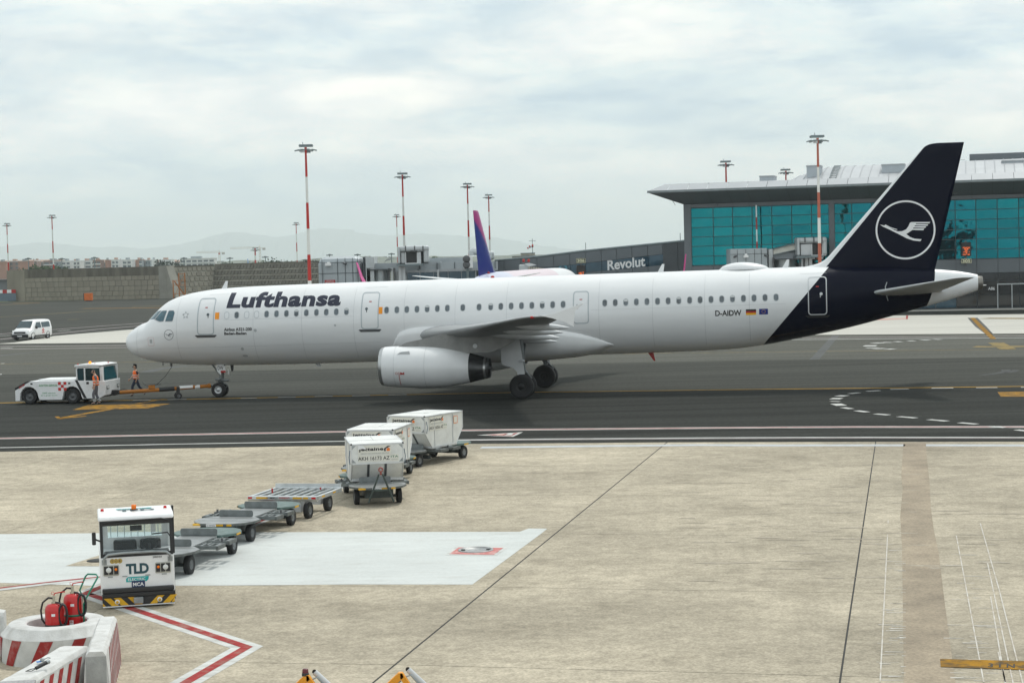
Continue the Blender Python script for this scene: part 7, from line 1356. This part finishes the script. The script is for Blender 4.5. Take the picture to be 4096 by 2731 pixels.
# ---- concrete ring, barriers, extinguishers at lower left
m_cw = mat('painted_concrete', (.58, .585, .57), .8, var=.10, scale=4, var2=.08, scale2=1.2, bump=.5, bscale=30, tint=((.34, .33, .30), .6, 3.0, .48, .72)); m_cr = mat('painted_red', srgb(150, 38, 36), .75, var=.14, scale=5, tint=((.5, .45, .42), .35, 6)); m_cg = mat('bare_concrete', (.36, .37, .36), .9, var=.2, scale=4, bump=.6, bscale=25)
RC = (-8.29, 33.58); RING = thing('concrete_ring', 'round white concrete ring with red slanted stripes around the extinguishers', 'barrier', (RC[0], RC[1], 0))
prof = [(.98, 0), (.99, .30), (.985, .60), (.965, .625), (.845, .80), (.83, .815), (.555, .815), (.53, .79), (.52, .5), (.54, 0)]
rb_ = MB()
prof = [(a_, b_*.80) for a_, b_ in prof]
for q in ((0, 3), (2, 5), (4, 7), (6, 8), (7, 10)): rb_.lathe(prof[q[0]:q[1]], n=72)
rb_.build('ring', m_cw, RING)
for k in range(7):
    a0 = math.radians(185+k*34); V = []
    for j in range(9):
        for q in range(5): z = (.02+.57*j/8)*.80; a = a0 + math.radians(13*q/4) + math.radians(17)*z/.6; V.append((.995*math.cos(a), .995*math.sin(a), z))
    MB().add(V, [(j*5+q, j*5+q+1, (j+1)*5+q+1, (j+1)*5+q) for j in range(8) for q in range(4)], True).build('red_stripe', m_cr, RING)
# jersey-type blocks, built along their own axis
def jersey(label, a, b, wt, wb, h, m, stripe_side, ns, chip, name='concrete_barrier'):
    a, b = Vector(a), Vector(b); L = (b-a).length; r = thing(name, label, 'barrier', (a.x, a.y, 0), frame(a, b), 'white concrete barrier blocks')
    S = 14; R_ = []; rr = random.Random(chip)
    for i in range(S+1):
        x = L*i/S; j_ = lambda s=.008: rr.uniform(-s, s); e = .02 if i in (0, S) else 0
        R_.append([(x, -wb/2, 0), (x, -wb/2+.01, h*.2), (x, -wt/2-.05, h*.42+j_()), (x, -wt/2-.01, h-.07-e+j_()), (x, -wt/2+.04+j_(), h-e+j_(.006)), (x, wt/2-.04+j_(), h-e+j_(.006)), (x, wt/2+.01, h-.07-e+j_()), (x, wt/2+.05, h*.42+j_()), (x, wb/2-.01, h*.2), (x, wb/2, 0)])
    MB().loft(R_, smooth=False).build('block', m, r, .012)
    sg = stripe_side
    for k in range(ns):
        x0_ = L*(k+.15)/ns; w = L/ns*.42; V = []
        for zz in (.03, h*.2, h*.42, h-.10): y = sg*(np.interp(zz, [0, h*.2, h*.42, h-.07], [wb/2, wb/2-.01, wt/2+.05, wt/2+.01])+.006); sh = zz*.85; V += [(min(L-.02, x0_+sh), y, zz), (min(L-.02, x0_+sh+w), y, zz)]
        MB().add(V, [(0, 1, 3, 2), (2, 3, 5, 4), (4, 5, 7, 6)]).build('red_stripe', m_cr, r)
    return r
JR = jersey('white concrete barrier block with chipped grey end, right of the ring', (-6.75, 29.75), (-7.20, 32.75), .30, .42, .88, m_cw, -1, 9, 4)
MB().bx(-.004, .0, -.16, .16, .02, .78).build('bare_end', m_cg, JR)
jersey('white concrete barrier block with red stripes in front of the ring', (-7.66, 27.9), (-7.30, 30.75), .48, .60, .78, m_cw, -1, 7, 9)
jersey('white concrete barrier block at the left picture edge behind the ring', (-10.6, 33.75), (-9.32, 33.95), .34, .5, .80, m_cw, 1, 3, 11)
# small things left on the front block
pk = thing('padlock', 'steel padlock with blue tag lying on the front barrier block', 'padlock', (-7.50, 29.35, .805), .5); MB().lathe([(.0, 0), (.035, 0), (.035, .05), (0, .05)], n=12).build('lock_body', m_steel, pk); MB().tube([(.02, 0, .03), (.09, .02, .05), (.14, .05, .03)], .010, 6).build('shackle', m_steel, pk); MB().bx(-.09, -.03, -.03, .03, 0, .012).build('blue_tag', mat('tag_blue', srgb(20, 120, 200), .5), pk)
tcx = thing('torch', 'black torch with wrist strap lying on the front barrier block', 'torch', (-7.45, 28.75, .83), .9); MB().cyl((0, 0, 0), (.20, .0, .05), .028, .032, 12).build('barrel', m_vblk, tcx); MB().cyl((.20, 0, .05), (.25, 0, .062), .034, .036, 12).build('lens_ring', m_steel, tcx); MB().tube([(0, 0, 0), (-.06, .05, -.01), (-.16, .04, -.02), (-.10, -.03, -.02), (0, -.01, 0)], .007, 5).build('strap', m_vblk, tcx)
cs = thing('stone_block', 'grey block with a white number plate at the lower left corner', 'block', (-7.55, 27.75, 0), .12); MB().bx(-.75, .32, -.3, .22, 0, .82).build('block', mat('speckled_stone', (.30, .30, .30), .8, var=.35, scale=30), cs, .01); npl = MB().bx(-.35, .33, -.318, -.30, .56, .815).build('number_plate', m_wlet, cs); lettering('plate_number', '01 44', m_black, npl, lambda a, b: (-.02+a, -.322, .60+b), .33, .16, .02)
# extinguishers
m_exr = mat('extinguisher_red', srgb(190, 22, 24), .28, var=.06, scale=3, coat=.4); m_hose = mat('hose_black', (.012, .012, .013), .45, var=.1); m_brass = mat('valve_brass', (.36, .33, .25), .4, .7, var=.1); m_tgreen = mat('trolley_green', srgb(15, 120, 95), .4, var=.06)
def extinguisher(label, loc, rz, h, trolley):
    r = thing('fire_extinguisher', label, 'fire extinguisher', loc, rz, 'red wheeled fire extinguishers'); R_ = .168
    MB().lathe([(.0, .06), (R_*.85, .06), (R_, .12), (R_, h-.12), (R_*.92, h-.055), (R_*.70, h-.015), (R_*.3, h), (0.03, h+.005)], n=32).build('cylinder', m_exr, r)
    MB().lathe([(.05, h), (.05, h+.025), (.028, h+.03), (.028, h+.13), (0, h+.135)], n=14).build('valve', m_brass, r)
    MB().tube([(0, 0, h+.14), (.02, 0, h+.18), (.16, 0, h+.20), (.20, 0, h+.20)], .010, 6).lathe([(.022, -.004), (.028, 0), (.022, .004)], (-.02, 0, h+.18), 'y', 12).build('lever', m_rlens, r)
    MB().tube([(-.02, 0, h+.09), (-.10, 0, h+.10), (-.20, -.02, h+.02), (-.235, -.03, h-.12), (-.22, -.03, h-.28), (-.17, -.02, h-.36)], .018, 8).build('hose', m_hose, r)
    for k, (dx, dy) in enumerate(((.17, -.02), (.19, -.045), (.20, -.075))): MB().tube([(dx+.075*math.cos(t)-.02, dy-.02*k, h-.20+.19*math.sin(t)) for t in np.linspace(0, 2*math.pi, 22)[:-1]], .019, 8, True).build('hose_coil', m_hose, r)
    MB().tube([(.03, -.02, h+.02), (.10, -.06, h+.015), (.17, -.07, h-.03)], .018, 8).build('hose', m_hose, r)
    MB().lathe([(R_+.003, h-.40), (R_+.007, h-.40), (R_+.007, h-.365), (R_+.003, h-.365)], n=32).build('strap', m_tgreen if trolley else m_vblk, r)
    def lab(a0, a1, z0_, z1_, m, nm='label', k=.004):
        V = [((R_+k)*math.cos(math.radians(a0+(a1-a0)*i/6)), (R_+k)*math.sin(math.radians(a0+(a1-a0)*i/6)), z) for z in (z0_, z1_) for i in range(7)]; return MB().add(V, [(i, i+1, 8+i, 7+i) for i in range(6)], True).build(nm, m, r)
    lab(-95, -73, h-.21, h-.165, m_wlet); p_ = lab(-104, -80, h-.66, h-.46, m_wlet) if trolley else lab(-80, -55, h-.60, h-.55, m_wlet)
    lettering('lettering', 'Akfire', m_rlens, p_, lambda a, b: ((R_+.007)*math.cos(math.radians((-101 if trolley else -78)+a)), (R_+.007)*math.sin(math.radians((-101 if trolley else -78)+a)), h-(.50 if trolley else .59)+b), 17, .03, .02)
    if not trolley: lab(-150, -95, h-.66, h-.44, mat('label_pinkish', srgb(200, 70, 72), .4, var=.35, scale=22), 'instruction_label')
    if trolley:
        MB().tube([(.12, .12, .1), (.14, .14, h-.05), (.10, .16, h+.02), (.20, .22, h+.26), (.24, .24, h+.30), (.40, .18, h+.30), (.44, .14, h+.26), (.24, -.02, h-.10), (.20, -.06, h-.2), (.19, -.06, .1)], .016, 8).build('trolley_frame', m_tgreen, r)
    for y in (-.17, .17): MB().lathe([(.0, -.02), (.11, -.02), (.12, 0), (.11, .02), (0, .02)], (.12, y, .12), 'y', 18).build('wheel', m_tyre, r)
    return r
extinguisher('red fire extinguisher with black strap inside the ring, the nearer one', (-8.31, 33.50, 0), .0, .985, False)
extinguisher('red fire extinguisher on a green trolley inside the ring, the farther one', (-8.05, 33.82, 0), .05, 1.10, True)
# yellow frames at the bottom edge
t = thing('yellow_stand', 'yellow steel stand with two peaked frames and grey pipes at bottom edge', 'stand', (-2.37, 26.5, 0)); m_yst = mat('yellow_steel', srgb(225, 150, 35), .45, var=.07, scale=4)
for k, x in enumerate((-.66, .67)):
    bar = lambda p0, p1, m, w, nm: MB().loft([[(p[0]+dx*w, p[1]+dy*w, p[2]+dz*w) for dx, dy, dz in ((-.5, -.7, -.5), (.5, -.7, .5), (.5, .7, .5), (-.5, .7, -.5))] for p in (p0, p1)], smooth=False).build(nm, m, t)
    L_ = MB().prism([(x-.03, 1.115), (x+.03, 1.115), (x+.05, 1.06), (x-.50, .56), (x-.64, .56)], -.05, .05, 'y').build('left_rafter', m_yst, t, .006)
    MB().prism([(x-.01, 1.113), (x+.03, 1.113), (x+.38, .56), (x+.28, .56), (x-.01, 1.04)], -.05, .05, 'y').build('right_rafter', m_yst, t, .006)
    MB().tube([(x+.10, .10, 1.13), (x+.62, .16, .60)], .042, 14).build('pipe', m_lgrey, t); MB().lathe([(0, 0), (.034, 0)], (x+.098, .10, 1.133), 'y', 12).build('pipe_mouth', m_black, t)
    MB().tube([(x+.02, .04, 1.02), (x+.14, .06, 1.06), (x+.5, .10, .62)], .014, 8).build('rod', m_steel, t); MB().tube([(x, -.02, 1.0), (x-.45, -.02, .62)], .014, 8).build('rod', m_steel, t)
    for x2 in (-.58, .32): MB().bx(x+x2-.04, x+x2+.04, -.05, .05, 0, .60).build('leg', m_yst, t)
MB().bx(-1.3, 1.1, -.04, .04, .2, .28).build('base_rail', m_yst, t)
MB().lathe([(.052, 1.10), (.05, 1.14), (.045, 1.145)], (-.68, 0, 0), n=14).build('lamp_base', m_vblk, t); MB().lathe([(.045, 1.145), (.042, 1.19), (.036, 1.2), (0, 1.2)], (-.68, 0, 0), n=14).build('lamp', mat('dark_red_lens', (.12, .01, .015), .25), t)
# crew seated in the van and tug
